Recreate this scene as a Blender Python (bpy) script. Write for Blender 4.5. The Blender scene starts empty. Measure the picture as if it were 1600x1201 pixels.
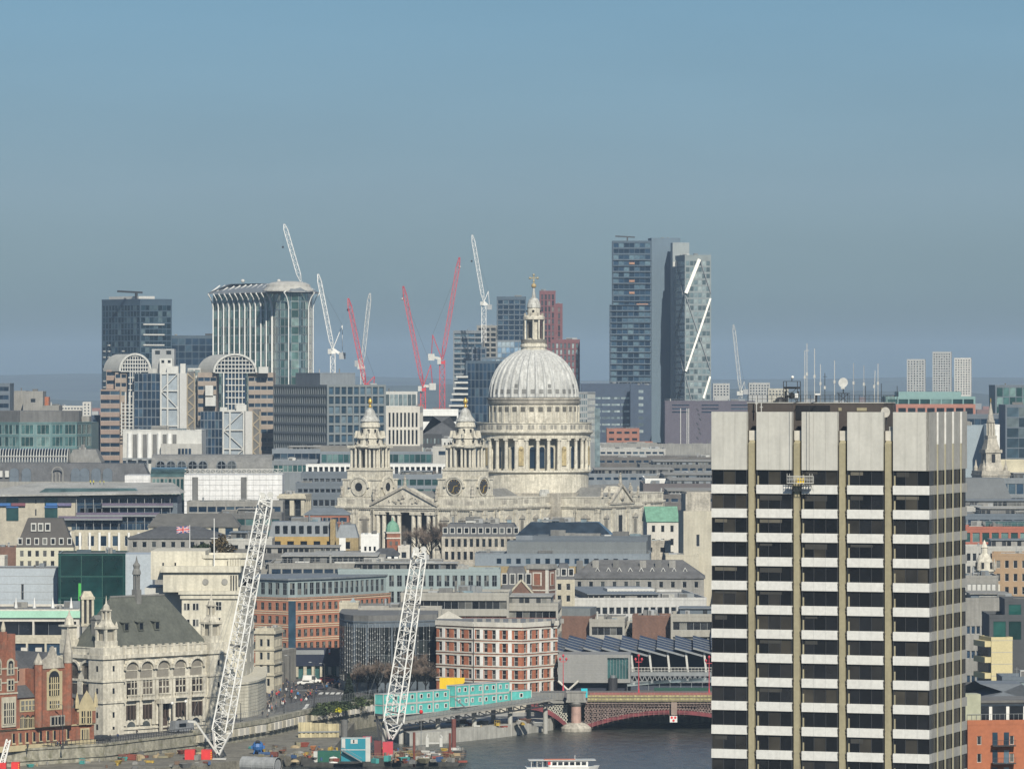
import bpy,math,random
from mathutils import Vector,Matrix
from math import sin,cos,pi,radians,atan2,sqrt
rnd=random.Random(7)
F,CAMZ,HOR=7800.0,90.0,590.0
scene=bpy.context.scene
col=scene.collection
# ---------------- camera, world, sun, exposure ----------------
cd=bpy.data.cameras.new("camera");cam=bpy.data.objects.new("camera",cd);col.objects.link(cam)
cam.location=(0,0,CAMZ);cam.rotation_euler=(radians(90),0,0)
cd.sensor_width=36;cd.lens=36*F/1600;cd.shift_y=-10.5/1600
cd.clip_start=5;cd.clip_end=90000
scene.camera=cam
SUN_AZ,SUN_EL=radians(13),radians(36)
sdir=Vector((sin(SUN_AZ)*cos(SUN_EL),-cos(SUN_AZ)*cos(SUN_EL),sin(SUN_EL)))
sl=bpy.data.lights.new("sun",'SUN');sl.energy=5.0;sl.angle=radians(0.5);sl.color=(1,0.93,0.80)
so=bpy.data.objects.new("sun",sl);col.objects.link(so);so.rotation_euler=sdir.to_track_quat('Z','Y').to_euler()
world=bpy.data.worlds.new("World");scene.world=world;world.use_nodes=True
nt=world.node_tree;nt.nodes.clear()
wo=nt.nodes.new('ShaderNodeOutputWorld');bg=nt.nodes.new('ShaderNodeBackground');sky=nt.nodes.new('ShaderNodeTexSky')
sky.sky_type='NISHITA';sky.sun_disc=False;sky.sun_elevation=SUN_EL
sky.sun_rotation=atan2(sdir.x,sdir.y);sky.altitude=100;sky.air_density=1.0;sky.dust_density=0.6;sky.ozone_density=1.2
bg.inputs['Strength'].default_value=0.07
tc=nt.nodes.new('ShaderNodeTexCoord');sx=nt.nodes.new('ShaderNodeSeparateXYZ');rp=nt.nodes.new('ShaderNodeValToRGB')
nt.links.new(tc.outputs['Generated'],sx.inputs[0])
mr=nt.nodes.new('ShaderNodeMapRange');mr.inputs['From Min'].default_value=0.0;mr.inputs['From Max'].default_value=0.12
nt.links.new(sx.outputs['Z'],mr.inputs['Value']);nt.links.new(mr.outputs[0],rp.inputs[0])
mx=nt.nodes.new('ShaderNodeMix');mx.data_type='RGBA';mx.blend_type='MULTIPLY';mx.inputs[0].default_value=1
sn=nt.nodes.new('ShaderNodeTexNoise');sn.inputs['Scale'].default_value=9;sn.inputs['Detail'].default_value=4;sm=nt.nodes.new('ShaderNodeMapping');sm.inputs['Scale'].default_value=(1,1,5);nt.links.new(tc.outputs['Generated'],sm.inputs[0]);nt.links.new(sm.outputs[0],sn.inputs['Vector'])
s2=nt.nodes.new('ShaderNodeMapRange');s2.inputs['From Min'].default_value=0.3;s2.inputs['From Max'].default_value=0.7;s2.inputs['To Min'].default_value=0.965;s2.inputs['To Max'].default_value=1.035;nt.links.new(sn.outputs['Fac'],s2.inputs['Value'])
sv_=nt.nodes.new('ShaderNodeVectorMath');sv_.operation='SCALE';nt.links.new(sky.outputs[0],sv_.inputs[0]);nt.links.new(s2.outputs[0],sv_.inputs['Scale'])
nt.links.new(sv_.outputs[0],mx.inputs[6]);nt.links.new(rp.outputs[0],mx.inputs[7])
nt.links.new(mx.outputs[2],bg.inputs['Color']);nt.links.new(bg.outputs[0],wo.inputs[0])
SKYRAMP=[(0.0,(0.20,0.285,0.40)),(0.15,(0.305,0.435,0.63)),(0.31,(0.365,0.485,0.70)),(0.65,(0.37,0.54,0.73)),(1.0,(0.6,0.78,0.95))]
while len(rp.color_ramp.elements)<len(SKYRAMP):rp.color_ramp.elements.new(0.5)
for e,(p,c)in zip(rp.color_ramp.elements,SKYRAMP):e.position=p;e.color=(*c,1)
scene.view_settings.view_transform='Standard';scene.view_settings.look='None'
scene.view_settings.exposure=0.3;scene.view_settings.gamma=1
scene.cycles.max_bounces=5;scene.cycles.diffuse_bounces=2;scene.cycles.glossy_bounces=2;scene.cycles.transmission_bounces=3
scene.cycles.volume_bounces=0;scene.cycles.caustics_reflective=False;scene.cycles.caustics_refractive=False
# ---------------- materials ----------------
MATS={}
def _n(t,k,**kw):
 n=t.nodes.new(k)
 for a,b in kw.items():setattr(n,a,b)
 return n
def mat(name,c,rough=0.85,var=0.18,scale=0.25,streak=0.0,metal=0.0,fine=0.1,rand=0.0,dirt=None):
 """matt surface: broad patches, fine grain, vertical weather streaks; all fixed to the surface"""
 if name in MATS:return MATS[name]
 m=bpy.data.materials.new(name);m.use_nodes=True;t=m.node_tree;b=t.nodes['Principled BSDF']
 b.inputs['Roughness'].default_value=rough;b.inputs['Metallic'].default_value=metal
 tc=_n(t,'ShaderNodeTexCoord');L=t.links.new
 n1=_n(t,'ShaderNodeTexNoise');n1.inputs['Scale'].default_value=scale;n1.inputs['Detail'].default_value=5;L(tc.outputs['Object'],n1.inputs['Vector'])
 n2=_n(t,'ShaderNodeTexNoise');n2.inputs['Scale'].default_value=1.7;n2.inputs['Detail'].default_value=3;L(tc.outputs['Object'],n2.inputs['Vector'])
 def rng(src,a):
  r=_n(t,'ShaderNodeMapRange');r.inputs['From Min'].default_value=0.3;r.inputs['From Max'].default_value=0.7
  r.inputs['To Min'].default_value=1-a;r.inputs['To Max'].default_value=1+a*0.6;L(src,r.inputs['Value']);return r.outputs[0]
 def mul(x,y):
  q=_n(t,'ShaderNodeMath',operation='MULTIPLY');L(x,q.inputs[0]);L(y,q.inputs[1]);return q.outputs[0]
 v=mul(rng(n1.outputs['Fac'],var),rng(n2.outputs['Fac'],fine))
 if streak:
  mp=_n(t,'ShaderNodeMapping');mp.inputs['Scale'].default_value=(1,1,0.09);L(tc.outputs['Object'],mp.inputs[0])
  n3=_n(t,'ShaderNodeTexNoise');n3.inputs['Scale'].default_value=1.1;n3.inputs['Detail'].default_value=4;L(mp.outputs[0],n3.inputs['Vector'])
  v=mul(v,rng(n3.outputs['Fac'],streak))
 if rand:
  g=_n(t,'ShaderNodeObjectInfo');r=_n(t,'ShaderNodeMapRange');r.inputs['To Min'].default_value=1-rand;r.inputs['To Max'].default_value=1+rand
  L(g.outputs['Random'],r.inputs['Value']);v=mul(v,r.outputs[0])
 vm=_n(t,'ShaderNodeVectorMath',operation='SCALE');vm.inputs[0].default_value=c[:3];L(v,vm.inputs['Scale'])
 out=vm.outputs[0]
 if dirt:
  n4=_n(t,'ShaderNodeTexNoise');n4.inputs['Scale'].default_value=0.6;n4.inputs['Detail'].default_value=6;L(tc.outputs['Object'],n4.inputs['Vector'])
  r4=_n(t,'ShaderNodeMapRange');r4.inputs['From Min'].default_value=0.5;r4.inputs['From Max'].default_value=0.72;L(n4.outputs['Fac'],r4.inputs['Value'])
  mm=_n(t,'ShaderNodeMix',data_type='RGBA');L(r4.outputs[0],mm.inputs[0]);L(out,mm.inputs[6]);mm.inputs[7].default_value=(*dirt,1);out=mm.outputs[2]
 L(out,b.inputs['Base Color']);MATS[name]=m;return m
def glass(name,dark,light,p=0.25,rough=0.12,metal=0.35,wav=0.0):
 """window glass seen from outside by day: dark rooms, some panes with blinds or pale rooms; differs pane by pane"""
 if name in MATS:return MATS[name]
 m=bpy.data.materials.new(name);m.use_nodes=True;t=m.node_tree;b=t.nodes['Principled BSDF'];L=t.links.new
 b.inputs['Roughness'].default_value=rough;b.inputs['Metallic'].default_value=metal;b.inputs['IOR'].default_value=1.55
 g=_n(t,'ShaderNodeNewGeometry');o=_n(t,'ShaderNodeObjectInfo')
 a=_n(t,'ShaderNodeMath',operation='ADD');L(g.outputs['Random Per Island'],a.inputs[0]);L(o.outputs['Random'],a.inputs[1])
 f=_n(t,'ShaderNodeMath',operation='FRACT');L(a.outputs[0],f.inputs[0])
 r=_n(t,'ShaderNodeValToRGB');e=r.color_ramp.elements;mid=tuple(dark[i]*1.7+light[i]*0.06 for i in range(3))
 e[0].position=0;e[0].color=(*dark,1);e[1].position=1;e[1].color=(*light,1)
 k=e.new(max(0.02,1-p));k.color=(*mid,1);k2=e.new(max(0.01,(1-p)*0.5));k2.color=(*[x*0.8 for x in dark],1)
 L(f.outputs[0],r.inputs[0])
 tc=_n(t,'ShaderNodeTexCoord');n1=_n(t,'ShaderNodeTexNoise');n1.inputs['Scale'].default_value=0.35;n1.inputs['Detail'].default_value=3;L(tc.outputs['Object'],n1.inputs['Vector'])
 mr=_n(t,'ShaderNodeMapRange');mr.inputs['From Min'].default_value=0.3;mr.inputs['From Max'].default_value=0.7;mr.inputs['To Min'].default_value=0.65;mr.inputs['To Max'].default_value=1.3;L(n1.outputs['Fac'],mr.inputs['Value'])
 vm=_n(t,'ShaderNodeVectorMath',operation='SCALE');L(r.outputs[0],vm.inputs[0]);L(mr.outputs[0],vm.inputs['Scale']);L(vm.outputs[0],b.inputs['Base Color'])
 if wav:
  bp=_n(t,'ShaderNodeBump');bp.inputs['Strength'].default_value=wav;bp.inputs['Distance'].default_value=0.3;L(n1.outputs['Fac'],bp.inputs['Height']);L(bp.outputs[0],b.inputs['Normal'])
 MATS[name]=m;return m
def paint(name,c,rough=0.45,metal=0.0,rand=0.0):return mat(name,c,rough,0.1,0.5,0.08,metal,0.05,rand)
portland=mat('portland_stone',(0.53,0.50,0.415),0.9,0.18,0.16,0.3,fine=0.2,dirt=(0.33,0.31,0.255))
portland_dirty=mat('weathered_stone',(0.37,0.345,0.29),0.9,0.3,0.3,0.3,fine=0.25)
stone_cream=mat('cream_stone',(0.42,0.39,0.305),0.9,0.16,0.2,0.18,fine=.15)
stone_white=mat('white_stone',(0.49,0.47,0.415),0.85,0.1,0.2,0.1)
stone_grey=mat('grey_stone',(0.24,0.235,0.215),0.9,0.2,0.2,0.2)
conc=mat('concrete',(0.225,0.22,0.20),0.9,0.16,0.2,0.2)
conc_pale=mat('pale_concrete',(0.36,0.355,0.325),0.85,0.1,0.2,0.14)
conc_dark=mat('dark_concrete',(0.13,0.13,0.125),0.9,0.2,0.2,0.2)
brick_red=mat('red_brick',(0.25,0.095,0.055),0.9,0.25,0.4,0.15,fine=0.25,dirt=(0.17,0.10,0.07))
brick_orange=mat('orange_brick',(0.33,0.115,0.055),0.9,0.12,0.3,0.05,fine=0.12)
brick_brown=mat('brown_brick',(0.15,0.085,0.062),0.9,0.2,0.3,0.1,fine=0.2)
brick_yellow=mat('stock_brick',(0.27,0.21,0.11),0.9,0.2,0.3,0.15,fine=0.2)
pinkish=mat('pink_granite',(0.25,0.19,0.155),0.8,0.1,0.2,0.1)
lead=mat('lead_roof',(0.40,0.40,0.37),0.75,0.18,0.2,0.45,fine=0.2)
lead_dark=mat('dark_lead',(0.17,0.17,0.16),0.8,0.2,0.3,0.2)
slate=mat('slate_roof',(0.075,0.078,0.082),0.75,0.25,0.3,0.15,fine=0.2)
slate_green=mat('green_slate_roof',(0.088,0.094,0.078),0.8,0.2,0.3,0.12,fine=0.2)
zinc=mat('zinc_roof',(0.155,0.175,0.19),0.6,0.14,0.2,0.15)
zinc_blue=mat('blue_grey_cladding',(0.095,0.12,0.145),0.6,0.12,0.2,0.1)
roof_grey=mat('grey_flat_roof',(0.16,0.165,0.165),0.9,0.35,0.12,0.0,fine=0.3)
roof_light=mat('pale_flat_roof',(0.30,0.30,0.28),0.9,0.3,0.12,0.0,fine=0.25)
roof_brown=mat('brown_felt_roof',(0.12,0.11,0.10),0.9,0.3,0.12,0.0,fine=0.25)
copper=mat('green_copper',(0.13,0.27,0.19),0.75,0.15,0.4,0.2)
white_p=paint('white_paint',(0.64,0.64,0.61))
offwhite=paint('off_white_paint',(0.46,0.46,0.43))
grey_p=paint('grey_paint',(0.30,0.31,0.31))
dark_p=paint('dark_paint',(0.035,0.037,0.04))
black_p=paint('black_paint',(0.012,0.012,0.013))
steel=paint('grey_steel',(0.22,0.235,0.24),0.5,0.3)
red_p=paint('red_paint',(0.55,0.03,0.03));red_dull=paint('faded_red_paint',(0.46,0.05,0.065))
rust=mat('rusty_steel',(0.16,0.05,0.035),0.85,0.3,0.6,0.2,fine=0.3)
yellow_p=paint('yellow_paint',(0.62,0.42,0.01))
teal_p=mat('turquoise_paint',(0.10,0.43,0.39),.5,.15,.6,.15,fine=.1);teal_d=paint('dark_turquoise_paint',(0.015,0.20,0.26))
blue_p=paint('blue_paint',(0.03,0.11,0.30));green_p=paint('green_paint',(0.012,0.09,0.06))
gold=paint('gilding',(0.55,0.37,0.08),0.4,0.5)
tan=mat('tan_stone_pier',(0.29,0.26,0.165),0.8,0.1,0.2,0.12)
crown_w=mat('white_mosaic_panel',(0.44,0.435,0.395),0.8,0.07,0.35,0.11,fine=0.06)
band_w=mat('white_mosaic_band',(0.56,0.56,0.53),0.8,0.05,0.3,0.05)
gl_dark=glass('dark_glass',(0.010,0.013,0.018),(0.09,0.10,0.10),0.15,0.1,0.15)
gl_tower=glass('bronze_tinted_glass',(0.006,0.007,0.009),(0.05,0.045,0.035),0.35,0.06,0.12,wav=.05)
gl_blue=glass('blue_glass',(0.035,0.075,0.115),(0.25,0.33,0.37),0.3,0.1,0.5)
gl_navy=glass('navy_glass',(0.015,0.035,0.065),(0.08,0.13,0.17),0.15,0.12,0.4)
gl_teal=glass('teal_glass',(0.03,0.085,0.085),(0.24,0.36,0.34),0.3,0.1,0.45)
gl_green=glass('green_glass',(0.008,0.04,0.038),(0.02,0.10,0.085),0.2,0.08,0.3)
gl_pale=glass('pale_glass',(0.13,0.17,0.18),(0.42,0.48,0.47),0.5,0.15,0.4)
gl_win=glass('house_window_glass',(0.012,0.014,0.017),(0.20,0.20,0.18),0.3,0.12,0.15)
navyf=mat('navy_frame',(.045,.075,.105),.6,.1,.2,.08)
asphalt=mat('asphalt',(0.075,0.075,0.075),0.95,0.25,0.08,0,fine=0.25)
paving=mat('paving',(0.15,0.145,0.13),0.95,0.25,0.12,0,fine=0.2)
skin=mat('skin',(0.42,0.26,0.18),0.6);
# ---------------- mesh builder ----------------
class MB:
 def __init__(s):s.v=[];s.f=[];s.m=[]
 def add(s,vs,fs,m=0):
  b=len(s.v);s.v.extend(vs)
  for f in fs:s.f.append(tuple(i+b for i in f));s.m.append(m)
  return s
 def quad(s,a,b,c,d,m=0):return s.add([a,b,c,d],[(0,1,2,3)],m)
 def box(s,x0,x1,y0,y1,z0,z1,m=0,mt=None):
  if x0>x1:x0,x1=x1,x0
  if y0>y1:y0,y1=y1,y0
  v=[(x0,y0,z0),(x1,y0,z0),(x1,y1,z0),(x0,y1,z0),(x0,y0,z1),(x1,y0,z1),(x1,y1,z1),(x0,y1,z1)]
  s.add(v,[(0,1,5,4),(1,2,6,5),(2,3,7,6),(3,0,4,7),(3,2,1,0)],m)
  s.f.append(tuple(len(s.v)-8+i for i in(4,5,6,7)));s.m.append(m if mt is None else mt);return s
 def fbox(s,O,U,a0,a1,n0,n1,z0,z1,m=0):
  """box along a wall: a along U, n outwards"""
  N=(U[1],-U[0])
  def p(a,n,z):return(O[0]+U[0]*a+N[0]*n,O[1]+U[1]*a+N[1]*n,z)
  v=[p(a0,n1,z0),p(a1,n1,z0),p(a1,n0,z0),p(a0,n0,z0),p(a0,n1,z1),p(a1,n1,z1),p(a1,n0,z1),p(a0,n0,z1)]
  return s.add(v,[(0,1,5,4),(1,2,6,5),(2,3,7,6),(3,0,4,7),(3,2,1,0),(4,5,6,7)],m)
 def prism(s,pts,z0,z1,m=0,mt=None):
  """pts counter-clockwise seen from above"""
  n=len(pts);s.add([(x,y,z0)for x,y in pts]+[(x,y,z1)for x,y in pts],[(i,(i+1)%n,(i+1)%n+n,i+n)for i in range(n)],m)
  b=len(s.v)-n;s.f.append(tuple(b+i for i in range(n)));s.m.append(m if mt is None else mt);return s
 def gable(s,x0,x1,y0,y1,z0,z1,m=0,inset=0.0,axis='x',insety=None):
  """pitched or hipped roof; ridge along axis, ends pulled in by inset"""
  if axis=='x':
   ym=(y0+y1)/2;r=[(x0+inset,ym,z1),(x1-inset,ym,z1)]
   v=[(x0,y0,z0),(x1,y0,z0),(x1,y1,z0),(x0,y1,z0)]+r
   f=[(0,1,5,4),(2,3,4,5),(1,2,5),(3,0,4)]
  else:
   xm=(x0+x1)/2;r=[(xm,y0+inset,z1),(xm,y1-inset,z1)]
   v=[(x0,y0,z0),(x1,y0,z0),(x1,y1,z0),(x0,y1,z0)]+r
   f=[(0,1,4),(1,2,5,4),(2,3,5),(3,0,4,5)]
  return s.add(v,f+[(3,2,1,0)],m)
 def frust(s,x0,x1,y0,y1,z0,z1,i,m=0,mt=None,iy=None):
  iy=i if iy is None else iy
  v=[(x0,y0,z0),(x1,y0,z0),(x1,y1,z0),(x0,y1,z0),(x0+i,y0+iy,z1),(x1-i,y0+iy,z1),(x1-i,y1-iy,z1),(x0+i,y1-iy,z1)]
  s.add(v,[(0,1,5,4),(1,2,6,5),(2,3,7,6),(3,0,4,7)],m)
  s.f.append(tuple(len(s.v)-8+k for k in(4,5,6,7)));s.m.append(m if mt is None else mt);return s
 def bar(s,p,q,w,m=0,h=None,n=4):
  p=Vector(p);q=Vector(q);d=q-p
  if d.length<1e-6:return s
  d.normalize();u=d.cross(Vector((0,0,1)))
  if u.length<1e-3:u=Vector((1,0,0))
  u.normalize();w2=d.cross(u);h=w if h is None else h
  vs=[]
  for c in(p,q):
   for k in range(n):
    t=2*pi*(k+0.5)/n;vs.append(tuple(c+u*cos(t)*w*0.71+w2*sin(t)*h*0.71))
  return s.add(vs,[(k,(k+1)%n,n+(k+1)%n,n+k)for k in range(n)]+[tuple(range(n))[::-1],tuple(range(n,2*n))],m)
 def tube(s,p,q,r0,r1=None,n=8,m=0):
  p=Vector(p);q=Vector(q);d=(q-p).normalized();u=d.cross(Vector((0,0,1)));r1=r0 if r1 is None else r1
  if u.length<1e-3:u=Vector((1,0,0))
  u.normalize();w=d.cross(u);vs=[]
  for c,r in((p,r0),(q,r1)):
   for k in range(n):
    t=2*pi*k/n;vs.append(tuple(c+(u*cos(t)+w*sin(t))*r))
  return s.add(vs,[(k,(k+1)%n,n+(k+1)%n,n+k)for k in range(n)]+[tuple(range(n))[::-1],tuple(range(n,2*n))],m)
 def lathe(s,cx,cy,prof,n=24,m=0,a0=0.0,a1=2*pi,sx=1,sy=1):
  full=abs(a1-a0-2*pi)<1e-6;k=n if full else n+1;vs=[]
  for r,z in prof:
   for i in range(k):
    t=a0+(a1-a0)*i/n;vs.append((cx+r*cos(t)*sx,cy+r*sin(t)*sy,z))
  fs=[]
  for j in range(len(prof)-1):
   for i in range(n):
    i2=(i+1)%k if full else i+1;fs.append((j*k+i,j*k+i2,(j+1)*k+i2,(j+1)*k+i))
  s.add(vs,fs,m)
  if full and prof[-1][0]>0.01:s.f.append(tuple(len(s.v)-k+i for i in range(k)));s.m.append(m)
  return s
 def sphere(s,c,r,n=10,m=0,sz=1.0):
  return s.lathe(c[0],c[1],[(max(r*sin(pi*j/(n//2+1)),0.001),c[2]-r*sz*cos(pi*j/(n//2+1)))for j in range(n//2+2)],n,m)
 def arch(s,O,U,a,zb,w,h,n,m=0,seg=8):
  """flat arched panel standing n proud of a wall: a centre, zb bottom, w width, h full height"""
  N=(U[1],-U[0]);r=w/2;zs=zb+h-r
  pts=[(-r,zb),(r,zb)]+[(r*cos(pi*k/seg),zs+r*sin(pi*k/seg))for k in range(seg+1)]
  vs=[(O[0]+U[0]*(a+x)+N[0]*n,O[1]+U[1]*(a+x)+N[1]*n,z)for x,z in pts]
  return s.add(vs,[tuple(range(len(vs)))],m)
 def xf(s,loc,rz=0.0,sc=1.0,i0=0):
  c,n=cos(rz),sin(rz)
  s.v[i0:]=[(loc[0]+sc*(x*c-y*n),loc[1]+sc*(x*n+y*c),loc[2]+sc*z)for x,y,z in s.v[i0:]];return s
 def mesh(s,name,mats):
  me=bpy.data.meshes.new(name);me.from_pydata(s.v,[],s.f)
  for x in(mats if isinstance(mats,(list,tuple))else[mats]):me.materials.append(x)
  if any(s.m):me.polygons.foreach_set('material_index',s.m)
  me.update();return me
 def build(s,name,mats,parent=None,smooth=False,loc=None,rz=0.0):
  if not s.f:return None
  me=s.mesh(name,mats)
  if smooth:me.polygons.foreach_set('use_smooth',[True]*len(me.polygons))
  o=bpy.data.objects.new(name,me);col.objects.link(o)
  if parent:o.parent=parent
  if loc:o.location=loc
  if rz:o.rotation_euler.z=rz
  return o
def tag(o,label=None,cat=None,group=None,kind=None):
 for k,v in(('label',label),('category',cat),('group',group),('kind',kind)):
  if v:o[k]=v
 return o
def empty(name,loc,rz=0.0,label=None,cat=None,group=None):
 o=bpy.data.objects.new(name,None);o.empty_display_size=1;o.location=loc;o.rotation_euler.z=rz;col.objects.link(o)
 return tag(o,label,cat,group)
def X(px,D):return(px-800)*D/F
def Z(py,D):return CAMZ-(py-HOR)*D/F
def P(px,py,D):return Vector((X(px,D),D,Z(py,D)))
def copy_tree(o,parent=None):
 c=o.copy();col.objects.link(c);c.parent=parent
 for ch in list(o.children):copy_tree(ch,c)
 return c
# ---------------- facades ----------------
WCACHE={}
def win_mesh(ww,wh,mx,my,gm,fm,name='window',arched=False,bar=0.08):
 key=(round(ww,2),round(wh,2),mx,my,gm.name,fm.name,arched)
 if key in WCACHE:return WCACHE[key]
 b=MB()
 cw,ch=ww/mx,wh/my
 for i in range(mx):
  for j in range(my):
   b.quad((i*cw,0,j*ch),((i+1)*cw,0,j*ch),((i+1)*cw,0,(j+1)*ch),(i*cw,0,(j+1)*ch),0)
 for i in range(1,mx):b.box(i*cw-bar/2,i*cw+bar/2,-0.06,-0.01,0,wh,1)
 for j in range(1,my):b.box(0,ww,-0.05,-0.012,j*ch-bar/2,j*ch+bar/2,1)
 b.box(0,ww,-0.08,-0.011,0,bar,1);b.box(0,ww,-0.08,-0.011,wh-bar,wh,1)
 b.box(0,bar,-0.07,-0.011,bar,wh-bar,1);b.box(ww-bar,ww,-0.07,-0.011,bar,wh-bar,1)
 WCACHE[key]=b.mesh(name,[gm,fm]);return WCACHE[key]
class Wins:
 """the windows of one building: up to 100 as parts of their own, the rest as one part"""
 def __init__(s,root):s.root=root;s.items=[]
 def add(s,me,loc,rz):s.items.append((me,loc,rz))
 def flush(s,cap=100,name='window'):
  for me,loc,rz in s.items[:cap]:
   o=bpy.data.objects.new(name,me);col.objects.link(o);o.parent=s.root;o.location=loc;o.rotation_euler.z=rz
  rest=s.items[cap:]
  if rest:
   b=MB();mats=[]
   for me,loc,rz in rest:
    i0=len(b.v);vs=[tuple(v.co)for v in me.vertices];mi=[]
    for x in me.materials:
     if x not in mats:mats.append(x)
     mi.append(mats.index(x))
    for p in me.polygons:b.f.append(tuple(i0+i for i in p.vertices));b.m.append(mi[p.material_index])
    b.v.extend(vs);b.xf(loc,rz,1,i0)
   tag(b.build(name,mats,s.root),kind='stuff')
def facade(b,W,O,U,w,z0,z1,nx,rows,ww,wh,fh,top,rec,gm,fm,m=0,mx=1,my=1,mg=0.0):
 """wall from z0 to z1 with nx by rows openings. ww, wh in metres; top = wall above the first row; mg = side margins"""
 N=(U[1],-U[0]);ang=atan2(U[1],U[0])
 def p(a,n,z):return(O[0]+U[0]*a+N[0]*n,O[1]+U[1]*a+N[1]*n,z)
 def q(a0,a1,za,zb):
  if a1-a0>1e-4 and zb-za>1e-4:b.quad(p(a0,0,za),p(a1,0,za),p(a1,0,zb),p(a0,0,zb),m)
 pitch=(w-2*mg)/nx;ww=min(ww,pitch-0.02);zt=z1
 me=win_mesh(ww,wh,mx,my,gm,fm)
 for r in range(rows):
  wt=z1-top-r*fh;wb=wt-wh
  if wb<z0+0.3:break
  q(0,w,wt,zt);a=0
  for i in range(nx):
   x0=mg+i*pitch+(pitch-ww)/2;q(a,x0,wb,wt);a=x0+ww
   b.quad(p(x0,0,wb),p(x0,-rec,wb),p(x0,-rec,wt),p(x0,0,wt),m);b.quad(p(a,-rec,wb),p(a,0,wb),p(a,0,wt),p(a,-rec,wt),m)
   b.quad(p(x0,-rec,wt),p(a,-rec,wt),p(a,0,wt),p(x0,0,wt),m);b.quad(p(x0,0,wb),p(a,0,wb),p(a,-rec,wb),p(x0,-rec,wb),m)
   W.add(me,p(x0,-rec,wb),ang)
  q(a,w,wb,wt);zt=wb
 q(0,w,z0,zt)
def solve(x0w,y0w,px,ux,uy):
 t=(px-800)/F;return(t*y0w-x0w)/(ux-t*uy)
BR={}
def bld(label,x0,x1,yt,D,a=0.0,dep=18.0,xs=None,yb=None,zb=5.0,wall=conc,side=None,bw=3.0,ww=1.6,fh=3.6,wh=1.9,top=1.2,rec=0.25,g=gl_win,fr=offwhite,mx=1,my=1,name='office_building',cat='building',group=None,roof='flat',rm=roof_grey,par=0.8,clutter=3,rows=None,mg=0.6,rh=5.0,inset=3.0,bands=None,sw=True,plant=None,maxw=100,rail=False,dorm=0,zt=None):
 a=radians(a);c,s=cos(a),sin(a)
 X0,Y0=X(x0,D),D;w=solve(X0,Y0,x1,c,s)
 zt=Z(yt,D)if zt is None else zt
 if xs is not None:
  if a<=0:X1,Y1=X0+w*c,Y0+w*s;dep=solve(X1,Y1,xs,-s,c)
  else:dep=solve(X0,Y0,xs,-s,c)
  dep=abs(dep)
 root=empty(name,(X0,Y0,zb),a,label,cat,group);H=zt-zb
 lo=0.0 if yb is None else max(0.0,Z(yb,D)-zb-2)
 W=Wins(root);b=MB()
 if rows is None:rows=int((H-top-lo)/fh+0.5)
 sd=side or('L' if a>0.05 else 'R' if a<-0.05 else None)
 pl=[((0,0),(1,0),w,True),((w,0),(0,1),dep,sd=='R' and sw),((w,dep),(-1,0),w,False),((0,dep),(0,-1),dep,sd=='L' and sw)]
 for O,U,l,has in pl:
  if has and rows>0:
   nx=1 if bw>=900 else max(1,round((l-2*mg)/bw))
   facade(b,W,O,U,l,0,H,nx,rows,(l-2*mg)if bw>=900 else ww,wh,fh,top,rec,g,fr,0,mx if bw<900 else max(1,round(l/mx)if mx>1 else 1),my,mg)
  else:b.fbox(O,U,0,l,-0.01,0,0,H,0)if False else b.quad((O[0],O[1],0),(O[0]+U[0]*l,O[1]+U[1]*l,0),(O[0]+U[0]*l,O[1]+U[1]*l,H),(O[0],O[1],H),0)
 b.build('wall',wall,root)
 if bands:
  bb=MB()
  for dz,hh,pr in bands[0]:
   bb.box(-pr,w+pr,-pr,dep+pr,H-dz-hh,H-dz,0)
  bb.build('string_course',bands[1],root)
 R=MB()
 if roof=='flat':
  R.box(0.25,w-0.25,0.25,dep-0.25,H-0.3,H-0.1,0)
  if par>0:
   q=MB();t=0.35;q.box(-.05,w+.05,-.05,t,H,H+par);q.box(-.05,w+.05,dep-t,dep+.05,H,H+par);q.box(-.05,t,t,dep-t,H,H+par);q.box(w-t,w+.05,t,dep-t,H,H+par)
   q.build('parapet',wall,root)
 elif roof=='hip':R.gable(-.4,w+.4,-.4,dep+.4,H,H+rh,0,inset);R.box(-.4,w+.4,-.4,dep+.4,H-0.3,H-0.002,0)
 elif roof=='gable':R.gable(-.3,w+.3,-.4,dep+.4,H,H+rh,0,0);
 elif roof=='gabley':R.gable(-.3,w+.3,-.4,dep+.4,H,H+rh,0,inset if inset!=3.0 else 0,'y')
 elif roof=='mansard':R.frust(0,w,0,dep,H,H+rh,inset,0)
 elif roof=='barrel':
  n=10;r=w/2
  for k in range(n):
   t0,t1=pi*k/n,pi*(k+1)/n
   R.quad((r-r*cos(t0),0,H+rh*sin(t0)),(r-r*cos(t0),dep,H+rh*sin(t0)),(r-r*cos(t1),dep,H+rh*sin(t1)),(r-r*cos(t1),0,H+rh*sin(t1)))
 elif roof=='barrelx':
  n=10;r=dep/2
  for k in range(n):
   t0,t1=pi*k/n,pi*(k+1)/n
   R.quad((0,r-r*cos(t0),H+rh*sin(t0)),(w,r-r*cos(t0),H+rh*sin(t0)),(w,r-r*cos(t1),H+rh*sin(t1)),(0,r-r*cos(t1),H+rh*sin(t1)))
 R.build('roof',rm,root)
 if dorm:
  for k in range(dorm):
   cx=(k+0.5)*w/dorm;d=MB();sl=inset*0.35;y0=sl-0.3;z0=H+rh*0.22;z1=H+rh*0.72
   d.box(cx-0.85,cx+0.85,y0,y0+inset,z0,z1,0);d.quad((cx-.6,y0-.02,z0+.25),(cx+.6,y0-.02,z0+.25),(cx+.6,y0-.02,z1-.2),(cx-.6,y0-.02,z1-.2),1)
   d.build('dormer',[offwhite,g],root)
 base_z=H-0.1 if roof=='flat' else H+rh
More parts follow.
